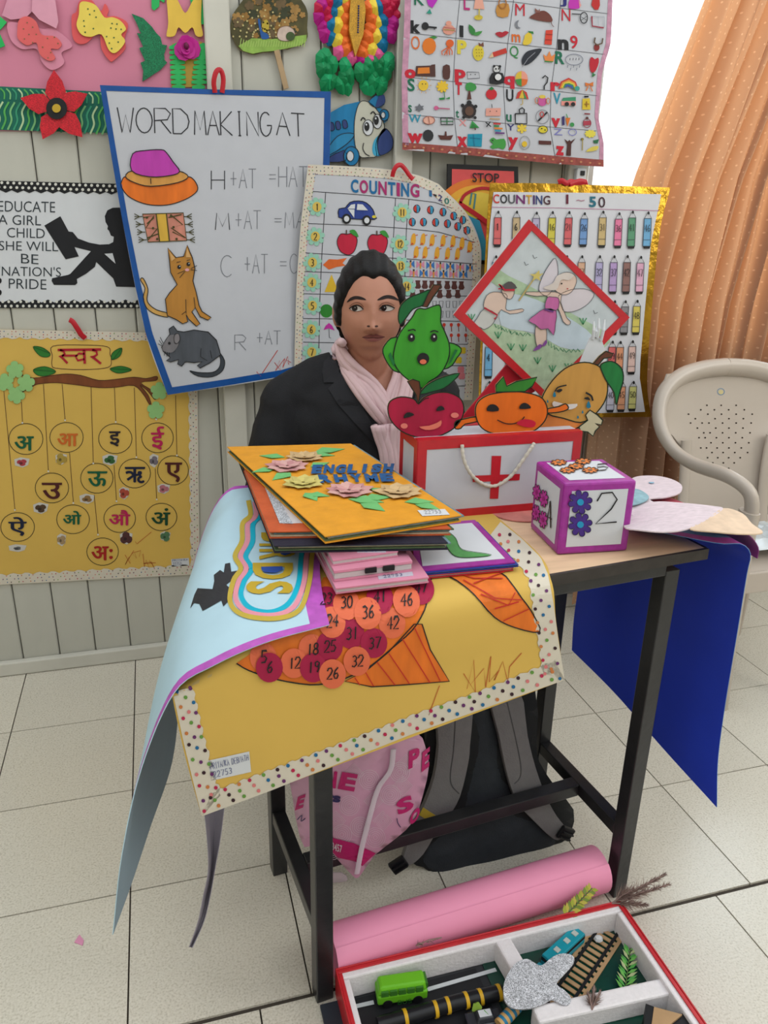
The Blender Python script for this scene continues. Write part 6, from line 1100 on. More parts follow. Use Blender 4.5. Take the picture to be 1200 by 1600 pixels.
# ---- stack of files and books
def slab(name, corners, z0, z1, mat, parent=None, **kw): return MB().prism([Vector((x_, y_, z1)) for x_, y_ in corners], Vector((0, 0, z0 - z1)), mat, **kw).build(name, parent)
PKF = M((232, 150, 176), .5, .05); PAGE = M((216, 206, 206), .6, .12, 90, st=(1, 1, 30))
def xy(pts, z): return [tuple(az(px, py, z).xy) for px, py in pts]
for i, (lab, z0, z1, c_) in enumerate((('lowest pink card file, sticking out under the stack', .770, .779, [(.652, -1.232), (.790, -1.228), (.797, -1.02), (.652, -1.02)]), ('middle pink card file with two black tape bands', .7795, .796, [(.654, -1.212), (.772, -1.205), (.78, -1.03), (.654, -1.03)]), ('topmost pink card file with white name slip, under the black book', .7965, .805, [(.656, -1.195), (.756, -1.185), (.77, -1.03), (.656, -1.03)]))):
    t = thing('pink_file', lab, 'file', (.7, -1.1, z0), 'pink card files on the desk'); h = z1 - z0; cs = [Vector(q) for q in c_]; cen = sum(cs, Vector((0, 0))) / 4; ins = [tuple(cen + (q - cen) * .985) for q in cs]
    slab('back_cover', c_, z0, z0 + h * .2, PKF, t); slab('pages', ins, z0 + h * .22, z0 + h * .72, PAGE, t); slab('front_cover', c_, z1 - h * .22, z1, PKF, t)
    if i == 1:
        for x_ in (.708, .735): MB().box((x_, -1.2045 + (x_ - .708) * .04, (z0 + z1) / 2 + .003), (.017, .014, .0075), BLACK).build('black_band', t)
    else:
        sp4 = [(588, 894), (643, 889), (646, 899), (592, 905)] if i == 0 else [(558, 853), (602, 853), (603, 863), (558, 863)]
        slab('name_slip', xy(sp4, z1 + .0005), z1, z1 + .0005, M((206, 200, 214), .6, .05, 200), t); dd = Dec(Surf(o=(0, 0, z1 + .0006), n=(0, 0, 1)), .0003); q0 = Vector(sp4[3]); q1 = Vector(sp4[2]); up_ = Vector(sp4[0]) - q0
        dd.hand('DEBNATH', q0 + up_ * .58 + (q1 - q0) * .1, q1 + up_ * .58 - (q1 - q0) * .1, q0 + up_ * .9 + (q1 - q0) * .1, .6, BI, 1); dd.hand('22753', q0 + up_ * .12 + (q1 - q0) * .15, q0 + up_ * .12 + (q1 - q0) * .7, q0 + up_ * .45 + (q1 - q0) * .15, .6, BI, 1); dd.build('slip_writing', t)
cr = thing('crocodile_card', 'white card with purple edge and green crocodile tail under the books', 'card', (.87, -1.1, .762))
cc4 = xy([(805, 878), (742, 812), (640, 820), (650, 892)], .775); cc4 = [Vector(q) for q in cc4]; cen = sum(cc4, Vector((0, 0))) / 4
slab('sheet', [tuple(q) for q in cc4], .7725, .7748, PT, cr); slab('paper', [tuple(cen + (q - cen) * .84) for q in cc4], .7749, .7756, WHITE, cr)
d = Dec(Surf(o=(0, 0, .7757), n=(0, 0, 1))); d.out([(690, 830), (700, 832), (712, 842), (718, 856), (730, 862), (768, 868), (735, 872), (712, 870), (700, 858), (694, 845)], crayon((96, 170, 96), .2), .8, M((60, 120, 60)), 1, 3); d.build('crocodile_drawing', cr)
for lab, col, z0, z1, dx in (('thin blue folder under the crocodile card', (40, 70, 160), .768, .7722, .004), ('thin red folder lowest under the crocodile card', (206, 44, 60), .7625, .7678, -.004)):
    t = thing('thin_folder', lab, 'file', (.87, -1.1, z0)); c_ = [tuple(q + Vector((dx, -.004))) for q in cc4]; slab('cover', c_, z0, z0 + .0012, M(col, .35, .08), t); slab('pages', [tuple(cen + (Vector(q) - cen) * .97) for q in c_], z0 + .0013, z1 - .0013, PAGE, t); slab('cover', c_, z1 - .0012, z1, M(col, .35, .08), t)
def book(name, label, bl, br, fr, fl, z0, z1, cov, inner=None, tilt=0):
    t = thing(name, label, 'book', (.7, -.95, z0)); c_ = [Vector(q) for q in (bl, br, fr, fl)]; cen = sum(c_, Vector((0, 0))) / 4; h = z1 - z0
    slab('back_cover', [tuple(q) for q in c_], z0, z0 + h * .14, cov, t); n = 3
    for i in range(n):
        a = z0 + h * (.16 + .23 * i); slab('pages', [tuple(cen + (q - cen) * (.985 - .012 * (i % 2)) + Vector((.004 * i, 0))) for q in c_], a, a + h * .2, M(((96, 116, 80), (206, 190, 160), (120, 150, 160))[(i + (inner or 0)) % 3], .6, .25, 80), t)
    slab('front_cover', [tuple(q) for q in c_], z1 - h * .14, z1, cov, t); return t
BKM = M((40, 36, 54), .7, .25, 40, bump=.4); ORM = M((206, 92, 46), .7, .2, 30, bump=.5, bsc=50); YLM = M((240, 164, 40), .65, .1, 30, bump=.6, bsc=45)
b1 = book('scrapbook', 'dark purple scrapbook at the bottom of the book pile', *xy([(372, 713), (560, 705), (700, 848), (428, 853)], .817), .8055, .817, BKM, 0)
b2 = book('scrapbook', 'orange red scrapbook with silver strip under the yellow one', *xy([(380, 728), (560, 702), (705, 826), (421, 831)], .828), .8172, .828, ORM, 1)
slab('title_panel', xy([(415, 760), (600, 760), (640, 812), (442, 818)], .8284), .8281, .8284, M((224, 216, 216)), b2); slab('silver_strip', xy([(412, 757), (432, 774), (458, 818), (437, 817)], .829), .8284, .829, M((170, 172, 178), .35, .2, 100, glit=.6), b2)
b3 = book('rhyme_book', 'yellow english rhyme scrapbook with paper flowers, top of the pile', *xy([(355, 698), (548, 693), (721, 805), (508, 838)], .8405), .8292, .8405, YLM, 0)
TP = Surf(o=(0, 0, .8406), n=(0, 0, 1)); BLU = M((30, 92, 150), .6, .2, 90)
for wd_, bl, br, tl in (('ENGLISH', (486, 743), (616, 741), (489, 729)), ('RHYME', (500, 757.5), (620, 755), (496, 744.5))):
    nC = len(wd_)
    for i, ch in enumerate(wd_):
        q0, q1, tl_ = Vector(bl), Vector(br), Vector(tl); a = q0.lerp(q1, i / nC); b = q0.lerp(q1, (i + (.86 if ch != 'I' else .6)) / nC)
        if ch == 'I': a = q0.lerp(q1, (i + .25) / nC)
        d = Dec(TP, .0012); d.text(ch, a, b, a + (tl_ - q0), BLU, 3, .07); d.build('letter', b3)
def paper_flower(px, py, r, cols, n=9):
    c = az(px, py, .841); t = thing('x', None, None, tuple(c)); t.parent = b3; t.name = 'paper_flower'; WP[t.name] = Vector(c); t.location = c - WP[b3.name]
    for ring in range(2):
        for k in range(n):
            a = 2 * math.pi * k / n + ring * .35 + random.uniform(-.1, .1); L = r * (1 - .38 * ring) * random.uniform(.9, 1.08); wd = L * .42; dx = Vector((math.cos(a), math.sin(a), 0)); sd = Vector((-math.sin(a), math.cos(a), 0)); z = .001 + .0022 * ring
            P = [c + dx * L * .1 + Vector((0, 0, z)), c + dx * L * .55 + sd * wd + Vector((0, 0, z + .002)), c + dx * L + Vector((0, 0, z + .003 + random.random() * .002)), c + dx * L * .55 - sd * wd + Vector((0, 0, z + .002))]
            MB().prism(P, Vector((0, 0, -.0008)), cols[k % len(cols)]).build('petal', t)
PKp = [M(c, .7, .12, 150, st=(1, 8, 1)) for c in ((222, 164, 160), (206, 146, 146), (228, 178, 170))]; PEp = [M(c, .7, .12, 150, st=(1, 8, 1)) for c in ((224, 190, 140), (210, 176, 128))]; YEp = [M(c, .7, .12, 150, st=(1, 8, 1)) for c in ((222, 206, 120), (206, 190, 110))]
GRp = M((120, 196, 120), .7, .14, 150, st=(1, 8, 1))
for px, py, L, a in ((425, 713, .038, 2.7), (515, 704, .05, .2), (502, 711, .04, -.3), (412, 735, .034, 3.4), (440, 744, .04, 3.9), (500, 726, .034, .5), (486, 776, .034, -1.3), (497, 774, .03, -.4), (572, 782, .045, -.5), (590, 778, .04, 0), (582, 792, .04, -1.0), (655, 784, .036, -.2), (668, 792, .034, -.8), (590, 766, .03, 2.2)):
    L *= 1.3; c = az(px, py, .8415); dx = Vector((math.cos(a), math.sin(a), 0)); sd = Vector((-math.sin(a), math.cos(a), 0)); P = [c - dx * L * .5, c - dx * L * .1 + sd * L * .33 + Vector((0, 0, .002)), c + dx * L * .5, c - dx * L * .1 - sd * L * .28 + Vector((0, 0, .002))]; MB().prism(P, Vector((0, 0, -.0008)), GRp).build('paper_leaf', b3)
for px, py, r, cs_ in ((476, 716, .036, PEp), (449, 730, .040, PKp), (474, 756, .038, YEp), (545, 768, .042, PKp), (622, 770, .040, PEp)): paper_flower(px, py, r, cs_)
d = Dec(TP); d.poly([(652, 798), (695, 796), (703, 805), (660, 807)], WHITE, 1); d.hand('22753', (664, 804), (690, 803), (662, 799), .5, GRY, 2); d.build('name_slip', b3)
MB().lathe([(.062, 0), (.062, .002), (.06, .0024)], az(800, 808, TZ + .0012) + Vector((.03, .03, 0)), M((222, 140, 130), .6, .2, 30), 28).build('paper_disc', None, 'round pinkish painted card disc under the number cube', 'cutout')
# ================================================================== under and beside the desk
def pillow(name, pts, y0, amp, mat, parent, th=.06, sm=4, L=16, pf=None):
    """a soft bag: an outline filled out to the front and the back"""
    P = cat([Vector(p) for p in pts], sm, True); tri = tessellate_polygon([[Vector((p.x, p.y, 0)) for p in P]]); m = len(P)
    vs, tr = refine([p.copy() for p in P], [tuple(t) for t in tri], L)
    def dist(p): return min(((p - a) - (b - a) * max(0, min(1, (p - a).dot(b - a) / max(1e-9, (b - a).length_squared)))).length for a, b in zip(P, P[1:] + P[:1]))
    front = []; back = []
    for i, p in enumerate(vs):
        q = 0 if i < m else 1 - math.exp(-dist(p) / (L * 1.3)); w = pf(p.x, p.y, 0) if pf else ay(p.x, p.y, y0)
        wr = .004 * math.sin(p.x * .09 + p.y * .05) * q
        f = pf(p.x, p.y, amp * q - wr) if pf else ay(p.x, p.y, y0 - amp * q + wr); front.append(f); back.append(w + Vector((0, th * q + .002, 0)))
    n = len(vs); fs = []
    for t in tr:
        a, b, c = (front[i] for i in t); fs.append(t if (b - a).cross(c - a).dot(CAM - a) > 0 else (t[0], t[2], t[1]))
    mb = MB(); mb.add(front + back, fs + [tuple(i + n for i in reversed(f)) for f in fs] , mat); k = mb._m(mat)
    for i in range(m): mb.f.append((i, (i + 1) % m, (i + 1) % m + n, i + n)); mb.mi.append(k)
    return mb.build(name, parent, smooth=1.2)
# ---- backpack
bk = thing('backpack', 'black backpack with grey shoulder straps leaning under the desk', 'backpack', (.98, -.93, 0))
BKC = M((46, 50, 56), .75, .12, 60, bump=.3, bsc=300); BKD = M((24, 25, 28), .7, .15, 60); STR = M((128, 124, 124), .8, .06, 60, bump=.3, bsc=300); BUC = M((26, 26, 30), .35, .1)
kk = crop(620, 1060, .25)
BN = Vector((0, 1, -.26)).normalized()
def bpf(px, py, off): return pl(px, py, Vector((0, -1.018, 0)) - BN * off, BN)
pillow('main_body', kk([(195, 300), (600, 60), (860, 40), (875, 400), (890, 520), (1000, 690), (1105, 820), (1090, 960), (1010, 1040), (760, 1130), (430, 1235), (280, 1250), (165, 1180), (95, 1150), (100, 1000), (130, 850), (205, 560)]), 0, .012, BKD, bk, .13, 2, pf=bpf)
pillow('back_panel', kk([(440, 150), (600, 100), (680, 480), (740, 700), (760, 790), (900, 880), (1000, 1000), (900, 1080), (500, 1200), (280, 1235), (170, 1150), (180, 1040), (330, 880), (410, 700), (460, 450)]), 0, .016, BKC, bk, .01, 2, pf=lambda a, b, o: bpf(a, b, o + .004))
def strap(name, pts, y, th, mat, parent, sm=3): 
    P = cat([Vector(p) for p in pts], sm, True); W = [bpf(p.x, p.y, y) for p in P]
    return MB().prism(W, BN * th, mat).build(name, parent, bevel=.003, bseg=2, smooth=.7)
sl = strap('shoulder_strap', kk([(268, 240), (462, 160), (458, 420), (445, 540), (395, 740), (325, 865), (250, 960), (165, 1100), (80, 1170), (40, 1140), (60, 1060), (110, 900), (170, 800), (235, 620), (262, 420)]), .030, .014, STR, bk)
sr = strap('shoulder_strap', kk([(598, 130), (770, 80), (820, 360), (870, 560), (935, 740), (1000, 860), (1055, 940), (1020, 1010), (960, 990), (840, 875), (750, 770), (690, 600), (640, 360)]), .030, .014, STR, bk)
for P in ([(366, 250), (355, 450), (335, 600), (345, 670), (390, 720)], [(690, 150), (740, 360), (775, 540), (770, 620), (735, 660)]): MB().tube(cat([bpf(*q, .0305) for q in kk(P)], 4), .0012, M((92, 90, 92)), 5).build('stitching', bk)
MB().prism([bpf(*q, .0312) for q in kk([(165, 808), (270, 875), (215, 900), (140, 855)])], Vector((0, .0012, 0)), M((206, 176, 60), .6, .1)).build('yellow_tag', bk)
for c_, rot in (((10, 1165), -.5), ((1055, 968), .55)):
    p = bpf(*kk([c_])[0], .040); R_ = Matrix.Rotation(rot, 3, 'Y')
    b_ = thing('x', None, None, tuple(p)); b_.parent = bk; b_.name = 'buckle'; WP[b_.name] = Vector(p); b_.location = p - WP[bk.name]
    MB().box(p, (.034, .010, .030), BUC, rm=R_).build('plate', b_, bevel=.003); 
    for q in (-.008, .004): MB().box(p + R_ @ Vector((0, -.007, q)), (.03, .005, .004), BUC, rm=R_).build('slot_bar', b_, bevel=.001)
strap('webbing', kk([(60, 1060), (105, 1075), (35, 1180), (-5, 1150)]), .0345, .003, M((96, 92, 94)), bk, 0); strap('webbing', kk([(930, 880), (985, 862), (1090, 970), (1180, 1030), (1130, 1050), (1040, 1000)]), .0345, .003, M((96, 92, 94)), bk, 0)
# ---- pink plastic bag
pb = thing('plastic_bag', 'pink patterned plastic shopping bag with magenta lettering under the desk', 'bag', tuple(ay(560, 1370, -1.11)))
kp = crop(420, 1180, .23753); PKB = M((226, 168, 198), .35, .06, 30, spec=.5)
o = pillow('bag_body', kp([(150, 60), (420, -60), (700, -130), (960, -160), (1035, -40), (1052, 80), (1020, 240), (955, 430), (840, 545), (700, 655), (610, 780), (580, 808), (548, 790), (440, 672), (365, 575), (235, 605), (185, 450), (160, 300)]), -1.095, .022, PKB, pb, .07, 2)
S = Surf([o], seg=16); d = Dec(S, .0007); LNP = M((240, 214, 228), .4, 0)
for x_, y_, sq in ((440, 430, 1), (530, 330, 0), (600, 470, 0), (480, 520, 0), (860, 110, 0), (690, 300, 1), (800, 260, 0), (880, 200, 1), (660, 160, 0), (420, 620, 0), (700, 540, 0), (900, 60, 1), (750, 430, 1), (560, 120, 1)):
    for r in range(1, 6):
        p = kp([(x_, y_)])[0]; R_ = r * 3.1
        if sq: d.line([(p[0], p[1] - R_), (p[0] + R_, p[1]), (p[0], p[1] + R_), (p[0] - R_, p[1])], .7, LNP, 1, True)
        else: d.ring(*p, R_, R_, .7, LNP, 1, 14)
d.build('line_pattern', pb)
d = Dec(S, .0009); MGT = M((206, 36, 116), .4, .05); NVB = M((60, 50, 100), .4, 0)
for tx_, bl, br, tl, mt in (('N', (362, 205), (440, 215), (372, 95), MGT), ('E', (452, 218), (560, 236), (480, 106), MGT), ('rs', (372, 300), (470, 310), (378, 255), NVB), ('E', (175, 360), (225, 340), (195, 270), MGT), ('P', (915, 90), (985, 60), (920, -30), MGT), ('E', (1000, 110), (1050, 70), (1005, -20), MGT), ('S', (850, 395), (955, 345), (830, 300), MGT), ('O', (925, 470), (990, 400), (925, 390), MGT), ('F', (362, 380), (385, 375), (365, 330), NVB)): d = Dec(S, .0009); d.text(tx_, *kp([bl, br, tl]), mt, 2, .05); d.build('bag_letter', pb)
d = Dec(S, .0009)
d.line(kp([(840, 410), (845, 440), (865, 470)]), 1.3, NVB, 2, sm=3); d.line(kp([(190, 420), (220, 390), (215, 430), (240, 410)]), 1.4, NVB, 2, sm=3); d.build('bag_marks', pb); d = Dec(S, .0009)
d.poly(kp([(368, 525), (560, 575), (700, 640), (612, 725), (570, 695), (455, 668), (370, 580)]), MGT, 2); d.text('23457', *kp([(400, 610), (482, 635), (400, 560)]), M((238, 220, 230)), 3, .02)
d.build('bag_lettering', pb)
sm_ = [ay(*q, -1.119) for q in kp([(820, -40), (800, 100), (720, 220), (660, 420), (610, 620), (580, 780)])]
MB().tube(cat(sm_, 5), .005, M((232, 212, 226), .35), 8, flat=.3, up=(0, 1, 0)).build('side_seam', pb, smooth=1)
o2 = pillow('carrier_bag', kp([(330, 700), (480, 690), (520, 735), (480, 752), (380, 756), (320, 740)]), -1.0, .01, M((232, 212, 222), .4), None, .03, 2); tagp(o2, 'crumpled pale bag end on the floor below the pink bag', 'bag'); o2.location.z -= (o2.location.z - .0)
# ---- pink paper roll
ra, rb_ = Vector((.652, -1.188, .0)), Vector((1.212, -1.142, .0)); rr = .046; PKR = M((236, 150, 182), .55, .04, 6, k=1.0)
ax_ = (rb_ - ra).normalized(); sd_ = Vector((-ax_.y, ax_.x, 0)); mb = MB(); turns = 2.6; nA = 66; secs = []
for e_ in range(5):
    f = e_ / 4; c_ = ra.lerp(rb_, f) + Vector((0, 0, rr)); secs.append([c_ + sd_ * math.cos(2 * math.pi * turns * k / nA + 2.2) * (rr - .0028 * turns * k / nA) + Vector((0, 0, 1)) * math.sin(2 * math.pi * turns * k / nA + 2.2) * (rr - .0028 * turns * k / nA) for k in range(nA)])
MB().grid(secs, PKR, PKR, .001).build('paper_roll', None, 'long roll of pink chart paper on the floor behind the model tray', 'paper roll', smooth=1)
# ---- diorama tray
tr_ = thing('model_tray', 'red edged foam tray holding a street and railway model', 'tray', (.93, -1.42, 0))
TX0, TX1, TY0, TY1 = .652, 1.200, -1.66, -1.238; FOAM = M((228, 222, 224), .75, .04, 120, bump=.3, bsc=200, k=.98); REDT = M((216, 44, 52), .35, .12, 40, spec=.5)
MB().box(((TX0 + TX1) / 2, (TY0 + TY1) / 2, .004), (TX1 - TX0, TY1 - TY0, .008), M((60, 60, 64))).build('base', tr_)
wt_ = .017; hh = .05
for (xa, xb, ya, yb) in ((TX0, TX1, TY1 - wt_, TY1), (TX0, TX0 + wt_, TY0, TY1 - wt_), (TX1 - wt_, TX1, TY0, TY1 - wt_), (TX0 + wt_, TX1 - wt_, TY0, TY0 + wt_)):
    MB().box(((xa + xb) / 2, (ya + yb) / 2, .008 + hh / 2), (xb - xa, yb - ya, hh), FOAM).build('foam_wall', tr_, bevel=.003)
for (xa, xb, ya, yb) in ((TX0 - .003, TX1 + .003, TY1, TY1 + .003), (TX0 - .003, TX0, TY0, TY1), (TX1, TX1 + .003, TY0, TY1)):
    MB().box(((xa + xb) / 2, (ya + yb) / 2, .031), (xb - xa, yb - ya, .062), REDT).build('red_tape', tr_, bevel=.001)
for (xa, xb, ya, yb) in ((TX0, TX1, TY1 - .007, TY1), (TX0, TX0 + .007, TY0, TY1 - .007), (TX1 - .007, TX1, TY0, TY1 - .007)):
    MB().box(((xa + xb) / 2, (ya + yb) / 2, .0595), (xb - xa, yb - ya, .0025), REDT).build('red_tape', tr_, bevel=.001)
MB().box((.785, -1.45, .0095), (.23, .38, .003), M((36, 36, 40), .4, .2, 30)).build('road', tr_)
MB().box((1.05, -1.40, .0095), (.27, .29, .003), M((10, 66, 52), .25, .3, 18, spec=.6)).build('green_field', tr_)
kt = crop(740, 1370, .31667)
MB().bar(az(783, 1480, .034), az(822, 1548, .034), .03, .046, FOAM).build('foam_divider', tr_, bevel=.004)
MB().bar(az(835, 1598, .03), az(1046, 1551, .03), .03, .04, FOAM).build('foam_divider', tr_, bevel=.004)
for a, b in (((540, 1576), (584, 1566)), ((668, 1546), (775, 1515))): MB().bar(az(*a, .0122), az(*b, .0122), .007, .001, WHITE).build('road_line', tr_)
MB().bar(Vector((TX0 - .018, -1.66, .004)), Vector((TX0 - .018, -1.252, .004)), .03, .006, M((56, 62, 72), .5)).build('base_board', tr_)
def local(px0, py0, px1, py1, z):
    a, b = az(px0, py0, z), az(px1, py1, z); d_ = (b - a).normalized(); return a, b, d_, Vector((-d_.y, d_.x, 0))
def obox(mb, o, X, Y, x0, x1, y0, y1, z0, z1, mat, taper=0):
    V = []
    for z in (z0, z1):
        for y in (y0, y1):
            for x in (x0, x1):
                tx = taper if z == z1 else 0; V.append(o + X * (x + (tx if x == x0 else -tx)) + Y * (y + (tx if y == y0 else -tx)) + Vector((0, 0, z)))
    return mb.add(V, [(0, 2, 3, 1), (4, 5, 7, 6), (0, 1, 5, 4), (2, 6, 7, 3), (0, 4, 6, 2), (1, 3, 7, 5)], mat)
bs = thing('toy_bus', 'bright green toy bus on the black model road', 'toy bus', tuple(az(628, 1566, .012)))
a, b, X, Y = local(590, 1577, 668, 1565, .012); L_ = (b - a).length; o0 = Vector((a.x, a.y, .012)); BG = M((120, 206, 40), .4, .06); GLs = M((70, 130, 50), .2, .2, 60)
obox(MB(), o0, X, Y, 0, L_, 0, .033, .007, .026, BG).build('lower_body', bs, bevel=.003); obox(MB(), o0, X, Y, .001, L_ - .001, .001, .032, .026, .042, BG, .003).build('upper_body', bs, bevel=.004)
for i in range(5): obox(MB(), o0, X, Y, .006 + i * (L_ - .012) / 5, .006 + (i + .82) * (L_ - .012) / 5, -.0006, .003, .0265, .0365, GLs).build('window', bs)
obox(MB(), o0, X, Y, L_ - .003, L_ + .0005, .005, .028, .026, .037, GLs).build('windscreen', bs)
d = Dec(Surf(o=o0 - Y * .0002, n=-Y)); d.hand('BUS', (622, 1569), (643, 1566), (622, 1563), .9, M((40, 110, 40)), 1); d.build('bus_lettering', bs)
for f in (.2, .8):
    for y_ in (.002, .031): MB().lathe([(.0085, -.003), (.0085, .003), (.005, .0034)], o0 + X * (L_ * f) + Y * y_ + Vector((0, 0, .0088)), BLACK, 14, Matrix((X, Vector((0, 0, 1)), -Y)).transposed()).build('wheel', bs)
tk = thing('model_track', 'cardboard railway track with black rails across the green field', 'toy track', tuple(az(905, 1500, .012)))
a, b, X, Y = local(858, 1592, 953, 1452, .014); L_ = (b - a).length; o0 = Vector((a.x, a.y, .012)); CB = M((196, 158, 116), .8, .1)
for y_ in (-.018, .014): obox(MB(), o0, X, Y, 0, L_, y_, y_ + .005, .001, .005, BLACK).build('rail', tk)
nS = 17
for i in range(nS): obox(MB(), o0, X, Y, i * L_ / nS, (i + .55) * L_ / nS, -.022, .022, .0003, .0022, CB).build('sleeper', tk)
for y_ in (-.028, .022): obox(MB(), o0, X, Y, 0, L_, y_, y_ + .006, .0003, .002, CB).build('edge_strip', tk)
tn = thing('toy_train', 'turquoise toy train beside the model track', 'toy train', tuple(az(885, 1490, .012)))
a, b, X, Y = local(854, 1514, 897, 1474, .016); L_ = (b - a).length + .015; o0 = Vector((a.x, a.y, .0125)); TQ = M((30, 160, 180), .35, .1)
obox(MB(), o0, X, Y, 0, L_, -.012, .014, .004, .014, TQ).build('chassis', tn, bevel=.001); obox(MB(), o0, X, Y, 0, L_, -.0115, .0135, .014, .022, BLACK).build('window_band', tn); obox(MB(), o0, X, Y, 0, L_, -.012, .014, .022, .027, TQ, .001).build('roof', tn, bevel=.001)
for f in (.3, .6, .85): obox(MB(), o0, X, Y, L_ * f - .006, L_ * f + .004, -.004, .006, .027, .0285, M((200, 206, 200))).build('roof_vent', tn)
obox(MB(), o0, X, Y, -.045, -.004, -.012, .014, .002, .012, TQ).build('flat_wagon', tn, bevel=.001)
CLD = M((176, 176, 182), .35, .2, 80, glit=.6)
card('glitter_cloud', kt([(148, 580), (152, 520), (180, 460), (215, 420), (265, 405), (310, 430), (340, 435), (390, 395), (440, 378), (490, 390), (492, 430), (440, 490), (410, 530), (450, 560), (482, 600), (470, 630), (440, 632), (390, 605), (350, 625), (280, 650), (200, 650), (160, 620)]), Surf(o=tuple(az(820, 1540, .066)), n=(0, -.3, 1)), .004, CLD, None, None, 3, label='silver glitter cloud cut-out propped over the model', cat='cutout')
lg = thing('striped_barrier', 'black barrier log with yellow tape bands along the model road', 'toy barrier', tuple(az(690, 1580, .012)))
P_ = [az(x_, y_, .026) for x_, y_ in ((590, 1602), (640, 1588), (700, 1570), (740, 1560), (785, 1550))]; MB().tube(cat(P_, 3), .0125, M((30, 30, 34), .35, .2, 50), 10).build('log', lg, smooth=1)
for x_, y_ in ((633, 1590), (680, 1577), (699, 1571), (728, 1563), (750, 1558), (779, 1551)):
    c_ = az(x_, y_, .026); t_ = (P_[-1] - P_[0]).normalized(); MB().tube([c_ - t_ * .003, c_ + t_ * .003], .0135, M((236, 184, 40), .4), 12).build('yellow_band', lg, smooth=.8)
ps = thing('striped_post', 'blue and gold striped post lying by the glitter cloud', 'toy post', tuple(az(795, 1590, .012))); a, b = az(780, 1602, .028), az(808, 1572, .034)
for i in range(8): MB().tube([a.lerp(b, i / 8), a.lerp(b, (i + 1) / 8)], .0105, M((40, 130, 170) if i % 2 else (222, 176, 110), .4, .1), 12).build('stripe', ps, smooth=.8)
car = thing('toy_car', 'dark toy car at the bottom edge of the model road', 'toy car', tuple(az(755, 1590, .012))); a, b, X, Y = local(728, 1602, 782, 1592, .014); L_ = (b - a).length; o0 = Vector((a.x, a.y, .0125)); CD = M((50, 52, 60), .25, .1, spec=.6)
obox(MB(), o0, X, Y, 0, L_, -.014, .014, .004, .013, CD).build('body', car, bevel=.003); obox(MB(), o0, X, Y, L_ * .25, L_ * .8, -.012, .012, .013, .022, CD, .004).build('cabin', car, bevel=.002); obox(MB(), o0, X, Y, L_ * .35, L_ * .7, -.006, .006, .0222, .0228, WHITE).build('roof_sign', car)
for f in (.2, .8):
    for y_ in (-.014, .014): MB().lathe([(.006, -.002), (.006, .002)], o0 + X * (L_ * f) + Y * y_ + Vector((0, 0, .006)), BLACK, 12, Matrix((X, Vector((0, 0, 1)), -Y)).transposed()).build('wheel', car)
bx_ = thing('cardboard_house', 'open cardboard box with black taped edges at the tray corner', 'box', tuple(az(1045, 1600, .012))); c_ = az(1060, 1602, .012)
for P in ([(1010, 1569), (1040, 1585), (1040, 1625), (1008, 1612)],): pass
MB().prism([az(x_, y_, .055) for x_, y_ in ((1022, 1573), (1066, 1585), (1040, 1606), (1018, 1602))], Vector((0, 0, -.004)), CB).build('roof', bx_); MB().prism([az(x_, y_, .0535) for x_, y_ in ((1009, 1568), (1022, 1573), (1018, 1604), (1006, 1610))], Vector((0, 0, -.04)), BLACK).build('side', bx_); MB().prism([az(x_, y_, .050) for x_, y_ in ((1066, 1583), (1096, 1592), (1090, 1612), (1040, 1608))], Vector((0, 0, -.035)), BLACK).build('side', bx_)
def leafy(name, label, base, tip, n, L, w, cols, arch=0.0, cat_='plant'):
    t = thing(name, label, cat_, tuple(base)); MB().tube(cat([base, base.lerp(tip, .5) + Vector((arch, 0, 0)), tip], 4), .0012, M((90, 120, 60)), 5).build('stem', t)
    d_ = (tip - base).normalized(); s_ = d_.cross((CAM - base).normalized()).normalized(); u_ = s_.cross(d_)
    for i in range(n):
        f = .15 + .85 * i / n; c = base.lerp(tip, f) + Vector((arch * 4 * f * (1 - f), 0, 0)); sg = 1 if i % 2 else -1; dr = (d_ * .75 + s_ * sg * .8 + u_ * random.uniform(-.1, .4)).normalized(); sd = dr.cross(u_).normalized() * w; l = L * (1.1 - .4 * f)
        P = [c, c + dr * l * .5 + sd, c + dr * l, c + dr * l * .5 - sd]; MB().prism(P, u_ * .0006, cols[i % len(cols)]).build('leaf', t)
    return t
leafy('plastic_sprig', 'pale tipped green plastic sprig standing in the field', az(975, 1562, .014), az(985, 1482, .030), 22, .024, .0028, [M((120, 196, 90)), M((196, 206, 150)), M((90, 180, 80))])
leafy('plastic_sprig', 'yellow green plastic sprig leaning on the tray rim', az(875, 1440, .055), az(925, 1388, .075), 22, .02, .004, [M((176, 180, 60)), M((130, 150, 60)), M((206, 190, 80))])
leafy('plastic_sprig', 'small bright green leaf tuft beside the toy car', az(742, 1592, .014), az(752, 1580, .03), 12, .022, .005, [M((170, 206, 80)), M((110, 180, 70))])
GRS = [M((156, 130, 122), .9, .1, k=1.1), M((136, 112, 106), .9, .1, k=1.1), M((176, 154, 142), .9, .1, k=1.1)]
def plume(name, label, base, tips, n, L):
    t = thing(name, label, 'plant', tuple(base)); 
    for tip in tips:
        mb = MB(); mb.tube([base, base.lerp(tip, .5) + Vector((0, 0, .004)), tip], .0012, GRS[1], 5)
        for i in range(n):
            f = .2 + .8 * random.random(); c = base.lerp(tip, f); dr = ((tip - base).normalized() + Vector((random.uniform(-.8, .8), random.uniform(-.8, .8), random.uniform(-.6, .9)))).normalized(); e = c + dr * L * random.uniform(.6, 1.1) * (1.25 - f); sd = Vector((-dr.y, dr.x, .3)).normalized() * .0009
            mb.add([c - sd, c + sd, e], [(0, 1, 2), (2, 1, 0)], GRS[i % 3])
        mb.build('plume', t, kind='stuff')
    return t
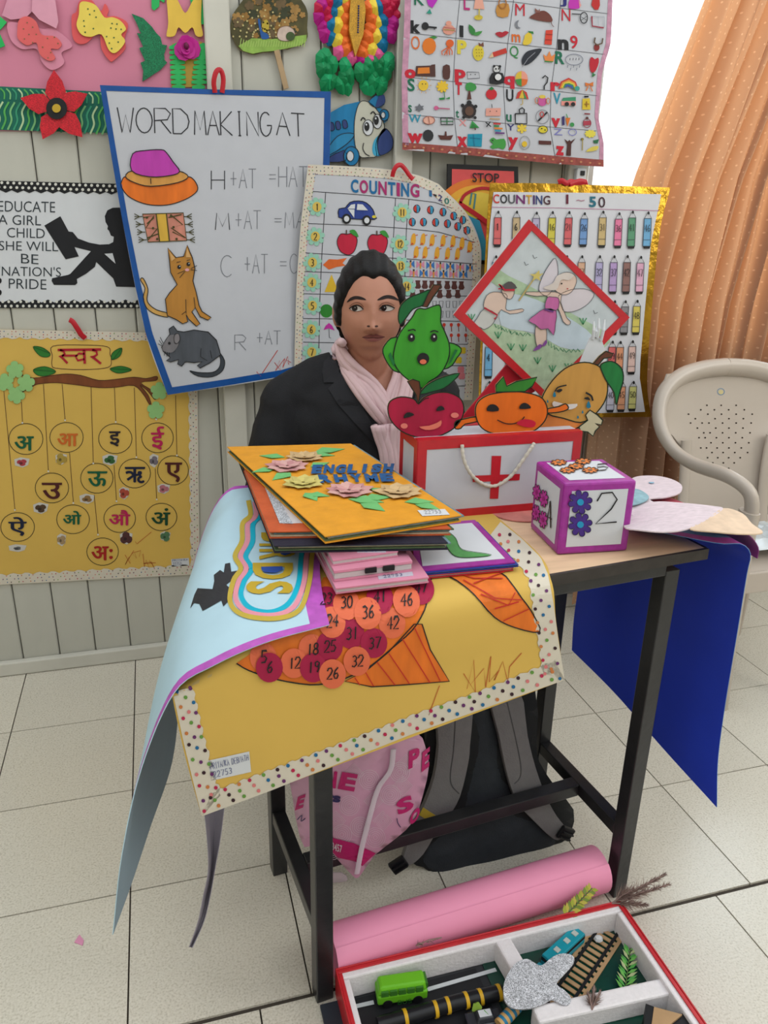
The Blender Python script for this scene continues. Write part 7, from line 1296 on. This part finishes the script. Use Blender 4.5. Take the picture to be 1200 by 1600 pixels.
B0 = az(955, 1412, .06); plume('dry_grass', 'brown dried reed grass spreading from the tray corner', B0, [az(1046, 1382, .075), az(1040, 1366, .09), az(1010, 1414, .07), az(990, 1390, .085)], 170, .032)
plume('dry_grass', 'small brown dried tuft on the foam strip', az(925, 1578, .05), [az(918, 1550, .06), az(938, 1548, .06), az(928, 1540, .055)], 50, .018)
plume('dry_grass', 'tiny pale dry sprigs along the red tray rim', az(650, 1478, .062), [az(690, 1465, .066), az(660, 1474, .066)], 14, .012)
MB().ball(az(935, 1467, .022), (.009, .008, .006), M((226, 226, 228), .5), 7, 4).build('paper_ball', None, 'crumpled white paper scrap lying on the model track', 'scrap')
# ---- plastic chair
ch = thing('plastic_chair', 'beige plastic armchair with perforated back beside the curtain', 'chair', (2.0, -.52, 0)); PL = M((206, 192, 178), .3, .05, 5, spec=.5)
XC = 2.0
def mir(P, s): return [Vector((XC + s * (x_), y_, z_)) for x_, y_, z_ in P]
for s in (-1, 1):
    pth = cat(mir([(.165, -.70, .585), (.175, -.69, .645), (.195, -.63, .672), (.22, -.52, .675), (.235, -.44, .70), (.238, -.38, .755), (.215, -.345, .82), (.16, -.325, .862), (.08, -.315, .882), (0, -.312, .888)], s), 5); n = len(pth)
    MB().tube(pth, [.020 + .010 * min(1, max(0, (i / n - .45) * 3)) for i in range(n)], PL, 12, flat=.8).build('arm_rail', ch, smooth=1.2)
    MB().tube(cat(mir([(.17, -.695, .60), (.165, -.69, .45), (.14, -.68, .2), (.115, -.672, 0)], s), 4), [.030, .030, .031, .031, .032, .03, .029, .028, .026, .025, .024, .023, .022], PL, 10, flat=.7).build('leg', ch, smooth=1.2)
    MB().tube(cat(mir([(.185, -.38, .44), (.19, -.36, .33), (.205, -.335, .15), (.215, -.32, 0)], s), 4), .024, PL, 10, flat=.7).build('leg', ch, smooth=1.2)
    MB().tube(cat(mir([(.145, -.385, .70), (.14, -.392, .62), (.138, -.402, .54), (.14, -.42, .44)], s), 5), .018, PL, 10, flat=.5, up=(0, 1, 0)).build('back_post', ch, smooth=1.2)
rows = []
for j in range(14):
    v = j / 13; z = .878 - .45 * v; q_ = min(1, max(0, (v - .26) / .22)); hw = .222 - .082 * q_ * q_ * (3 - 2 * q_) - .02 * max(0, .12 - v) * 8; rows.append([Vector((XC - hw + 2 * hw * i / 15, -.335 - .075 * v + .025 * (1 - (2 * i / 15 - 1) ** 2), z)) for i in range(16)])
bp_ = MB().grid(rows, PL, PL, .005).build('backrest', ch, smooth=1.2)
S = Surf([bp_]); d = Dec(S, .0006); HOL = M((60, 46, 38), .8, 0)
kc = crop(980, 560, .21256)
for y_, xs_ in ((345, (585, 690, 800)), (378, (540, 640, 745, 860)), (410, (450, 592, 692, 800, 918)), (443, (500, 645, 747, 853)), (475, (465, 550, 600, 700, 800, 910)), (512, (515, 650, 747, 850)), (547, (562, 608, 700, 797, 902)), (583, (527, 572, 655, 747, 845)), (620, (615, 702, 795, 893)), (658, (540, 582, 660, 747, 838)), (692, (622, 704, 790, 884)), (730, (590, 665, 745, 830)), (768, (564, 628, 706, 786)), (808, (598, 668, 745)), (850, (635, 706, 780)), (890, (743, 818))):
    for x_ in xs_: d.disc(*kc([(x_, y_)])[0], 1.5, 1.3, HOL, 1, 8)
d.build('perforations', ch)
d = Dec(S, .0006); d.ring(*kc([(688, 245)])[0], 5.5, 5, 1, M((110, 150, 180)), 1); d.disc(*kc([(688, 248)])[0], 3.6, 3.4, M((222, 206, 150)), 1); d.build('maker_seal', ch)
rows = [[Vector((XC + (-.2 + .4 * i / 11) * (1 - .12 * j / 11), -.70 + .33 * j / 11, .435 + .012 * ((i / 5.5 - 1) ** 2) - (.02 * (1 - j / 2) if j < 2 else 0))) for i in range(12)] for j in range(12)]
MB().grid(rows, PL, PL, .006, toward=(2, -.5, 3)).build('seat', ch, smooth=1.2)
MB().bar(Vector((XC - .19, -.70, .40)), Vector((XC + .19, -.70, .40)), .012, .06, PL).build('front_apron', ch, bevel=.004)
MB().bar(Vector((XC - .19, -.70, .41)), Vector((XC - .2, -.36, .41)), .012, .05, PL).build('side_apron', ch, bevel=.004)
rows = [[Vector((1.99 + .2 * i / 13 - .1, -.66 + .18 * j / 13, .458 + .03 * abs(math.sin(i * 1.7 + j * .6)) * math.sin(math.pi * i / 13) * math.sin(math.pi * j / 13) + .012)) for i in range(14)] for j in range(14)]
MB().grid(rows, M((220, 226, 228), .25, .08, spec=.6), None, .0008, toward=(2, -.5, 3)).build('clear_bag', None, 'crumpled clear plastic bag on the seat of plastic chair', 'bag', smooth=.8)
MB().prism([az(x_, y_, .0015) for x_, y_ in ((116, 1472), (124, 1460), (131, 1469), (129, 1477))], Vector((0, 0, -.0013)), M((240, 160, 196))).build('paper_scrap', None, 'tiny pink paper scrap on the floor tiles, far left', 'scrap')
# ================================================================== the seated person
HC = ay(578, 482, -.52); HX, HY, HZ = HC
FYAW = -.19
def g2(x, z, cx, cz, sx, sz): return math.exp(-((x - cx) / sx) ** 2 - ((z - cz) / sz) ** 2)
def head_pt(dx, dy, dz, feat=True):
    x, y, z = .070 * dx, .094 * dy, .112 * dz
    if z < -.015: t = (-.015 - z) / .097; x *= 1 - .20 * t ** 1.6; y = y * (1 - .10 * t) if y < 0 else y * (1 - .35 * t)
    if y < 0: y *= .95
    if feat and dy < .1:
        w = min(1, max(0, (.1 - dy) * 3))
        b = .0115 * math.exp(-(x / .0085) ** 2) * (1 / (1 + math.exp(-(.012 - z) / .006))) * (1 / (1 + math.exp((-.036 - z) / .003)))
        b += .0150 * g2(x, z, 0, -.030, .0115, .0105) + .0075 * (g2(x, z, .0125, -.033, .006, .007) + g2(x, z, -.0125, -.033, .006, .007))
        b += -.008 * (g2(x, z, .031, .002, .018, .012) + g2(x, z, -.031, .002, .018, .012)) + .0045 * (g2(x, z, .031, 0, .011, .008) + g2(x, z, -.031, 0, .011, .008))
        b += .003 * (g2(x, z, .03, .021, .022, .007) + g2(x, z, -.03, .021, .022, .007)) + .0035 * (g2(x, z, .036, -.035, .02, .022) + g2(x, z, -.036, -.035, .02, .022))
        b += .0062 * g2(x, z, 0, -.056, .02, .0065) + .0062 * g2(x, z, 0, -.069, .017, .0068) - .002 * g2(x, z, 0, -.0625, .022, .002) - .003 * g2(x, z, 0, -.081, .02, .007) + .0065 * g2(x, z, 0, -.1, .017, .015)
        y -= b * w
    return Vector((x, y, z))
RH = Matrix.Rotation(FYAW, 3, 'Z')
def sphere_dirs(nu, nv):
    out = []
    for j in range(nv + 1):
        a = -math.pi / 2 + math.pi * j / nv
        for i in range(nu): q = 2 * math.pi * i / nu; out.append((math.cos(a) * math.sin(q), -math.cos(a) * math.cos(q), math.sin(a)))
    return out
def sphere_faces(nu, nv): return [(j * nu + i, j * nu + (i + 1) % nu, (j + 1) * nu + (i + 1) % nu, (j + 1) * nu + i) for j in range(nv) for i in range(nu)]
SKIN = M((178, 124, 102), .5, .05, 30, spec=.35, k=.95); BLZ = M((30, 30, 34), .8, .15, 50, bump=.25, bsc=400); HAIR = M((20, 17, 18), .45, .3, 60, st=(1, 1, 6), bump=.3, bsc=160, spec=.2, k=.6)
def remesh(mb, vox, smooth_it):
    o = mb.build('tmp'); m = o.modifiers.new('r', 'REMESH'); m.mode = 'VOXEL'; m.voxel_size = vox; s_ = o.modifiers.new('s', 'SMOOTH'); s_.iterations = smooth_it; s_.factor = .5
    dg = bpy.context.evaluated_depsgraph_get(); ev = o.evaluated_get(dg); me = ev.to_mesh(); org = o.location.copy()
    vs = [v.co + org for v in me.vertices]; fs = [tuple(p.vertices) for p in me.polygons]; ev.to_mesh_clear(); bpy.data.objects.remove(o); return vs, fs
def rings(mb, R, mat, n=28):
    vs = []
    for cx, cy, cz, rx, ry in R:
        for k in range(n):
            q = 2 * math.pi * k / n; c, s_ = math.cos(q), math.sin(q); vs.append(Vector((cx + rx * math.copysign(abs(c) ** .85, c), cy + ry * math.copysign(abs(s_) ** .85, s_), cz)))
    m = len(R); fs = [(i * n + k, i * n + (k + 1) % n, (i + 1) * n + (k + 1) % n, (i + 1) * n + k) for i in range(m - 1) for k in range(n)] + [tuple(range(n - 1, -1, -1)), tuple((m - 1) * n + k for k in range(n))]
    mb.add(vs, fs, mat)
pr = thing('person', 'seated person in black blazer and pale pink scarf behind the desk', 'person', (HX, -.45, 0))
SH = HZ - .176      # shoulder height
def limbs(g):       # g = cloth allowance
    mb = MB()
    rings(mb, [(HX + .01, -.40, .43 - g, .165 + g, .125 + g), (HX + .01, -.41, .55, .145 + g, .112 + g), (HX + .01, -.43, .66, .155 + g, .118 + g), (HX + .006, -.445, .76, .172 + g, .122 + g), (HX + .004, -.45, SH - .06, .178 + g, .112 + g), (HX + .002, -.455, SH - .015, .16 + g, .092 + g), (HX, -.46, SH + .02, .11 + g, .07 + g), (HX, -.465, SH + .045, .068 + g * .6, .055 + g * .6)], SKIN)
    for s in (-1, 1):
        sh = Vector((HX + .004 + s * .178, -.455, SH - .035)); el = Vector((HX + s * .232, -.49, .63)); wr = Vector((HX + s * .09, -.64, .585)); mb.ball(sh, .047 + g, SKIN, 14, 10); mb.tube([Vector((HX + s * .03, -.46, SH + .022)), Vector((HX + s * .10, -.458, SH + .006)), sh + Vector((0, 0, .004))], [.05 + g, .048 + g, .044 + g], SKIN, 14)
        mb.tube([sh, sh.lerp(el, .5) + Vector((s * .01, 0, 0)), el], [.048 + g, .046 + g, .04 + g], SKIN, 12); mb.ball(el, .04 + g, SKIN, 12, 8); mb.tube([el, el.lerp(wr, .5), wr], [.04 + g, .036 + g, .028 + g], SKIN, 12)
    return mb
def legs(g):
    mb = MB()
    for s in (-1, 1):
        hp = Vector((HX + s * .085, -.42, .49)); kn = Vector((HX + s * .10, -.77, .47)); an = Vector((HX + s * .10, -.64, .08)); mb.tube([hp, kn], [.085 + g, .06 + g], SKIN, 12); mb.ball(kn, .06 + g, SKIN); mb.tube([kn, kn.lerp(an, .4), an], [.058 + g, .055 + g, .038 + g], SKIN, 12)
    return mb
mb = limbs(0); lg_ = legs(0); mb.add(lg_.v, lg_.f, SKIN)
nu, nv = 96, 72; mb.add([HC + RH @ head_pt(*q) for q in sphere_dirs(nu, nv)], sphere_faces(nu, nv), SKIN)
mb.tube([HC + Vector((0, .012, -.06)), HC + Vector((0, .03, -.12)), Vector((HX, -.465, SH + .01))], [.05, .049, .062], SKIN, 18)
for s in (-1, 1):
    mb.ball(HC + RH @ Vector((s * .071, .012, -.012)), (.010, .018, .030), SKIN, 12, 9); wr = Vector((HX + s * .09, -.64, .585)); pm = Vector((HX + s * .05, -.70, .575)); mb.tube([wr, pm], [.026, .034], SKIN, 10, flat=.55)
    for k in range(4): a = pm + Vector((s * (.022 - .015 * k), -.012, 0)); mb.tube([pm + Vector((s * (.02 - .013 * k), 0, 0)), a + Vector((-s * .012, -.03, .004)), a + Vector((-s * .03, -.055 + .006 * abs(k - 1.5), -.012))], [.009, .0085, .007], SKIN, 8)
    mb.tube([wr.lerp(pm, .5), wr.lerp(pm, .8) + Vector((-s * .03, 0, .012)), pm + Vector((-s * .045, -.02, .008))], [.011, .0095, .008], SKIN, 8)
    mb.tube([Vector((HX + s * .10, -.62, .045)), Vector((HX + s * .10, -.70, .036)), Vector((HX + s * .105, -.80, .03))], [.036, .036, .026], SKIN, 10, flat=.8)
vs, fs = remesh(mb, .0036, 1); body = MB().add(vs, fs, SKIN).build('body', pr, smooth=3)
# clothes: blazer, trousers, shoes
vs, fs = remesh(limbs(.014), .009, 4)
keep = []
for v in vs:
    v = v.copy()
    fl_ = .004 * math.sin(v.z * 60 + v.x * 25) * math.sin(v.x * 40) if v.z < SH - .02 else 0
    keep.append(v + (v - Vector((HX, -.45, v.z))).normalized() * fl_)
lim = lambda c: not (c.z > SH + .03 and (Vector((c.x - HX, c.y + .465))).length < .078) and not (c.y < -.49 and c.z > SH - .085 + abs(c.x - HX - .02) * 2.2)
fs2 = [f for f in fs if lim(sum((keep[i] for i in f), Vector()) / len(f))]
blz = MB().add(keep, fs2, BLZ).build('blazer', pr, smooth=3)
vs, fs = remesh(legs(.012), .01, 3); MB().add(vs, fs, M((38, 38, 44), .8, .1)).build('trousers', pr, smooth=3)
for s in (-1, 1): MB().tube([Vector((HX + s * .10, -.60, .04)), Vector((HX + s * .10, -.70, .04)), Vector((HX + s * .106, -.82, .03))], [.04, .042, .03], BLACK, 12, flat=.85).build('shoe', pr, smooth=1)
# hair drawn back into a bun
hp_ = []
for q in sphere_dirs(nu, nv):
    p = head_pt(*q, feat=False); x, y, z = p; ah = .0
    hl = .073 - .050 * min(1.5, abs(x) / .056) ** 3.0 - .007 * math.exp(-(x / .01) ** 2)
    front = q[1] < .12
    edge = (z - hl) if front else (z + .075)
    if front and abs(x) > .055: edge = max(edge, (abs(x) - .0625) * 2.2 if z > -.035 else -.01)
    t = 1 / (1 + math.exp(-edge / .0025)); n = Vector((x / .07 ** 2, y / .094 ** 2, z / .112 ** 2)).normalized()
    hp_.append(HC + RH @ (p + n * (-.008 + .0165 * t + .0012 * math.sin(math.atan2(x, z + .1) * 60) * t)))
MB().add(hp_, sphere_faces(nu, nv), HAIR).build('hair', pr, smooth=3)
MB().ball(HC + Vector((.0, .105, .0)), (.045, .036, .042), HAIR, 20, 14).build('hair_bun', pr, smooth=3)
# face
S = Surf([body], seg=5); kn_ = crop(380, 380, .31667); d = Dec(S, .0007)
SCL, IRI, LSH = M((214, 206, 200), .3, 0), M((34, 22, 18), .2, 0), M((26, 18, 18), .6, 0)
for al_, ir, hl in (([(526, 323), (543, 309), (562, 304), (580, 310), (594, 326), (575, 335), (552, 337), (538, 331)], (551, 320), 1), ([(670, 324), (684, 310), (703, 304), (724, 308), (744, 320), (728, 332), (704, 336), (684, 333)], (692, 319), 1)):
    d = Dec(S, .0007); d.poly(kn_(al_), SCL, 1, 3); p = kn_([ir])[0]; d.disc(*p, 4.5, 4.9, IRI, 2, 14); d.disc(p[0] + 1, p[1] - 1.3, .8, .8, WHITE, 3, 6)
    d.line(kn_(al_[:5]), 1.8, LSH, 3, sm=3); d.line(kn_([al_[4], al_[5], al_[6], al_[7], al_[0]]), .6, M((90, 58, 48)), 3, sm=3); d.line(kn_([(x_, y_ - 12) for x_, y_ in al_[:5]]), .7, M((112, 74, 60)), 1, sm=3); d.build('eye', pr)
for P in ([(512, 292), (530, 270), (555, 261), (584, 265), (608, 280), (582, 279), (555, 277), (532, 284)], [(660, 281), (685, 263), (712, 256), (742, 262), (770, 284), (738, 277), (712, 273), (686, 279)]):
    d = Dec(S, .0009); d.poly(kn_(P), M((40, 28, 26), .8, .2, 200), 1, 3); d.build('eyebrow', pr)
d = Dec(S, .0007); d.poly(kn_([(588, 463), (615, 452), (632, 448), (642, 451), (654, 447), (672, 453), (697, 461), (665, 466), (640, 465), (615, 467)]), M((146, 84, 80), .45, .06), 1, 3); d.poly(kn_([(592, 464), (615, 467), (640, 466), (665, 467), (693, 462), (676, 477), (648, 485), (622, 483), (604, 475)]), M((172, 108, 104), .4, .06), 1, 3); d.line(kn_([(588, 463), (615, 467), (640, 465), (665, 467), (697, 461)]), 1.0, M((84, 44, 42)), 2, sm=3); d.build('lips', pr)
d = Dec(S, .0007)
for x_, y_ in ((619, 410), (657, 410)): d.disc(*kn_([(x_, y_)])[0], 2.6, 1.5, M((70, 42, 36)), 1, 10)
d.build('nostrils', pr)
# blazer collar, lapel edges and scarf laid on the chest
SB = Surf([blz, body]); LP = M((36, 36, 41), .75, .1, 60)
def on_chest(px, py, off):
    h = SB.hit(px, py)
    return (h[0] + h[1] * off) if h else ay(px, py, -.56)
for P in ([(452, 545), (425, 560), (398, 590), (390, 640), (398, 690), (450, 690), (420, 720), (470, 800), (560, 900), (640, 980), (690, 1060), (720, 1100), (690, 1000), (640, 900), (560, 760), (500, 640), (468, 560)], [(1000, 640), (900, 680), (850, 740), (830, 800), (815, 900), (800, 1000), (770, 1110), (790, 1110), (850, 960), (900, 860), (960, 760)]):
    d = Dec(Surf([blz], seg=10), .0035); d.poly(kn_(P), LP, 1); d.build('lapel', pr)
SCF = M((240, 206, 210), .8, .05, 30)
scf = MB()
def scarf_band(A, B, n=7, off=.010, r=.0085):
    for k in range(n):
        f = k / (n - 1); P = [on_chest(*kn_([tuple(Vector(a).lerp(Vector(b), f))])[0], off + .006 * math.sin(math.pi * f) + .0025 * (k % 2)) for a, b in zip(A, B)]
        P2 = cat(P, 3); sm2 = [P2[0]] + [(P2[i - 1] + P2[i] * 2 + P2[i + 1]) / 4 for i in range(1, len(P2) - 1)] + [P2[-1]]; scf.tube(sm2, r, SCF, 7)
scarf_band([(484, 485), (472, 535), (490, 620), (545, 720), (620, 820), (690, 900)], [(512, 512), (530, 550), (570, 600), (640, 690), (700, 770), (755, 850)], 8)
scarf_band([(800, 600), (810, 660), (808, 740), (790, 820), (762, 890)], [(745, 620), (735, 670), (715, 730), (700, 790), (700, 860)], 6, .012)
scarf_band([(640, 890), (655, 960), (672, 1020), (690, 1100), (700, 1180)], [(760, 880), (752, 960), (745, 1020), (738, 1080), (735, 1180)], 8, .016)
for k in range(5):       # round the back of the neck
    a = .006 * (k % 2); z0 = .009 * k; scf.tube([Vector((HX + (.058 + a) * math.sin(q), -.462 - (.056 + a) * math.cos(q), SH + .038 + z0 + .012 * (1 - math.cos(q)))) for q in [math.pi * (.45 + 1.1 * i / 16) for i in range(17)]], .008, SCF, 7)
scf.build('scarf', pr, smooth=3)
stl = thing('stool', 'plain stool carrying the seated person behind the desk', 'stool', (HX, -.40, 0)); MB().lathe([(.13, .36), (.135, .372), (.13, .382)], (HX, -.40, 0), WOOD, 24).build('seat', stl)
for q in range(4): a = math.pi / 4 + q * math.pi / 2; MB().tube([Vector((HX + .15 * math.cos(a), -.40 + .15 * math.sin(a), 0)), Vector((HX + .11 * math.cos(a), -.40 + .11 * math.sin(a), .361))], .012, STEEL, 8).build('leg', stl)
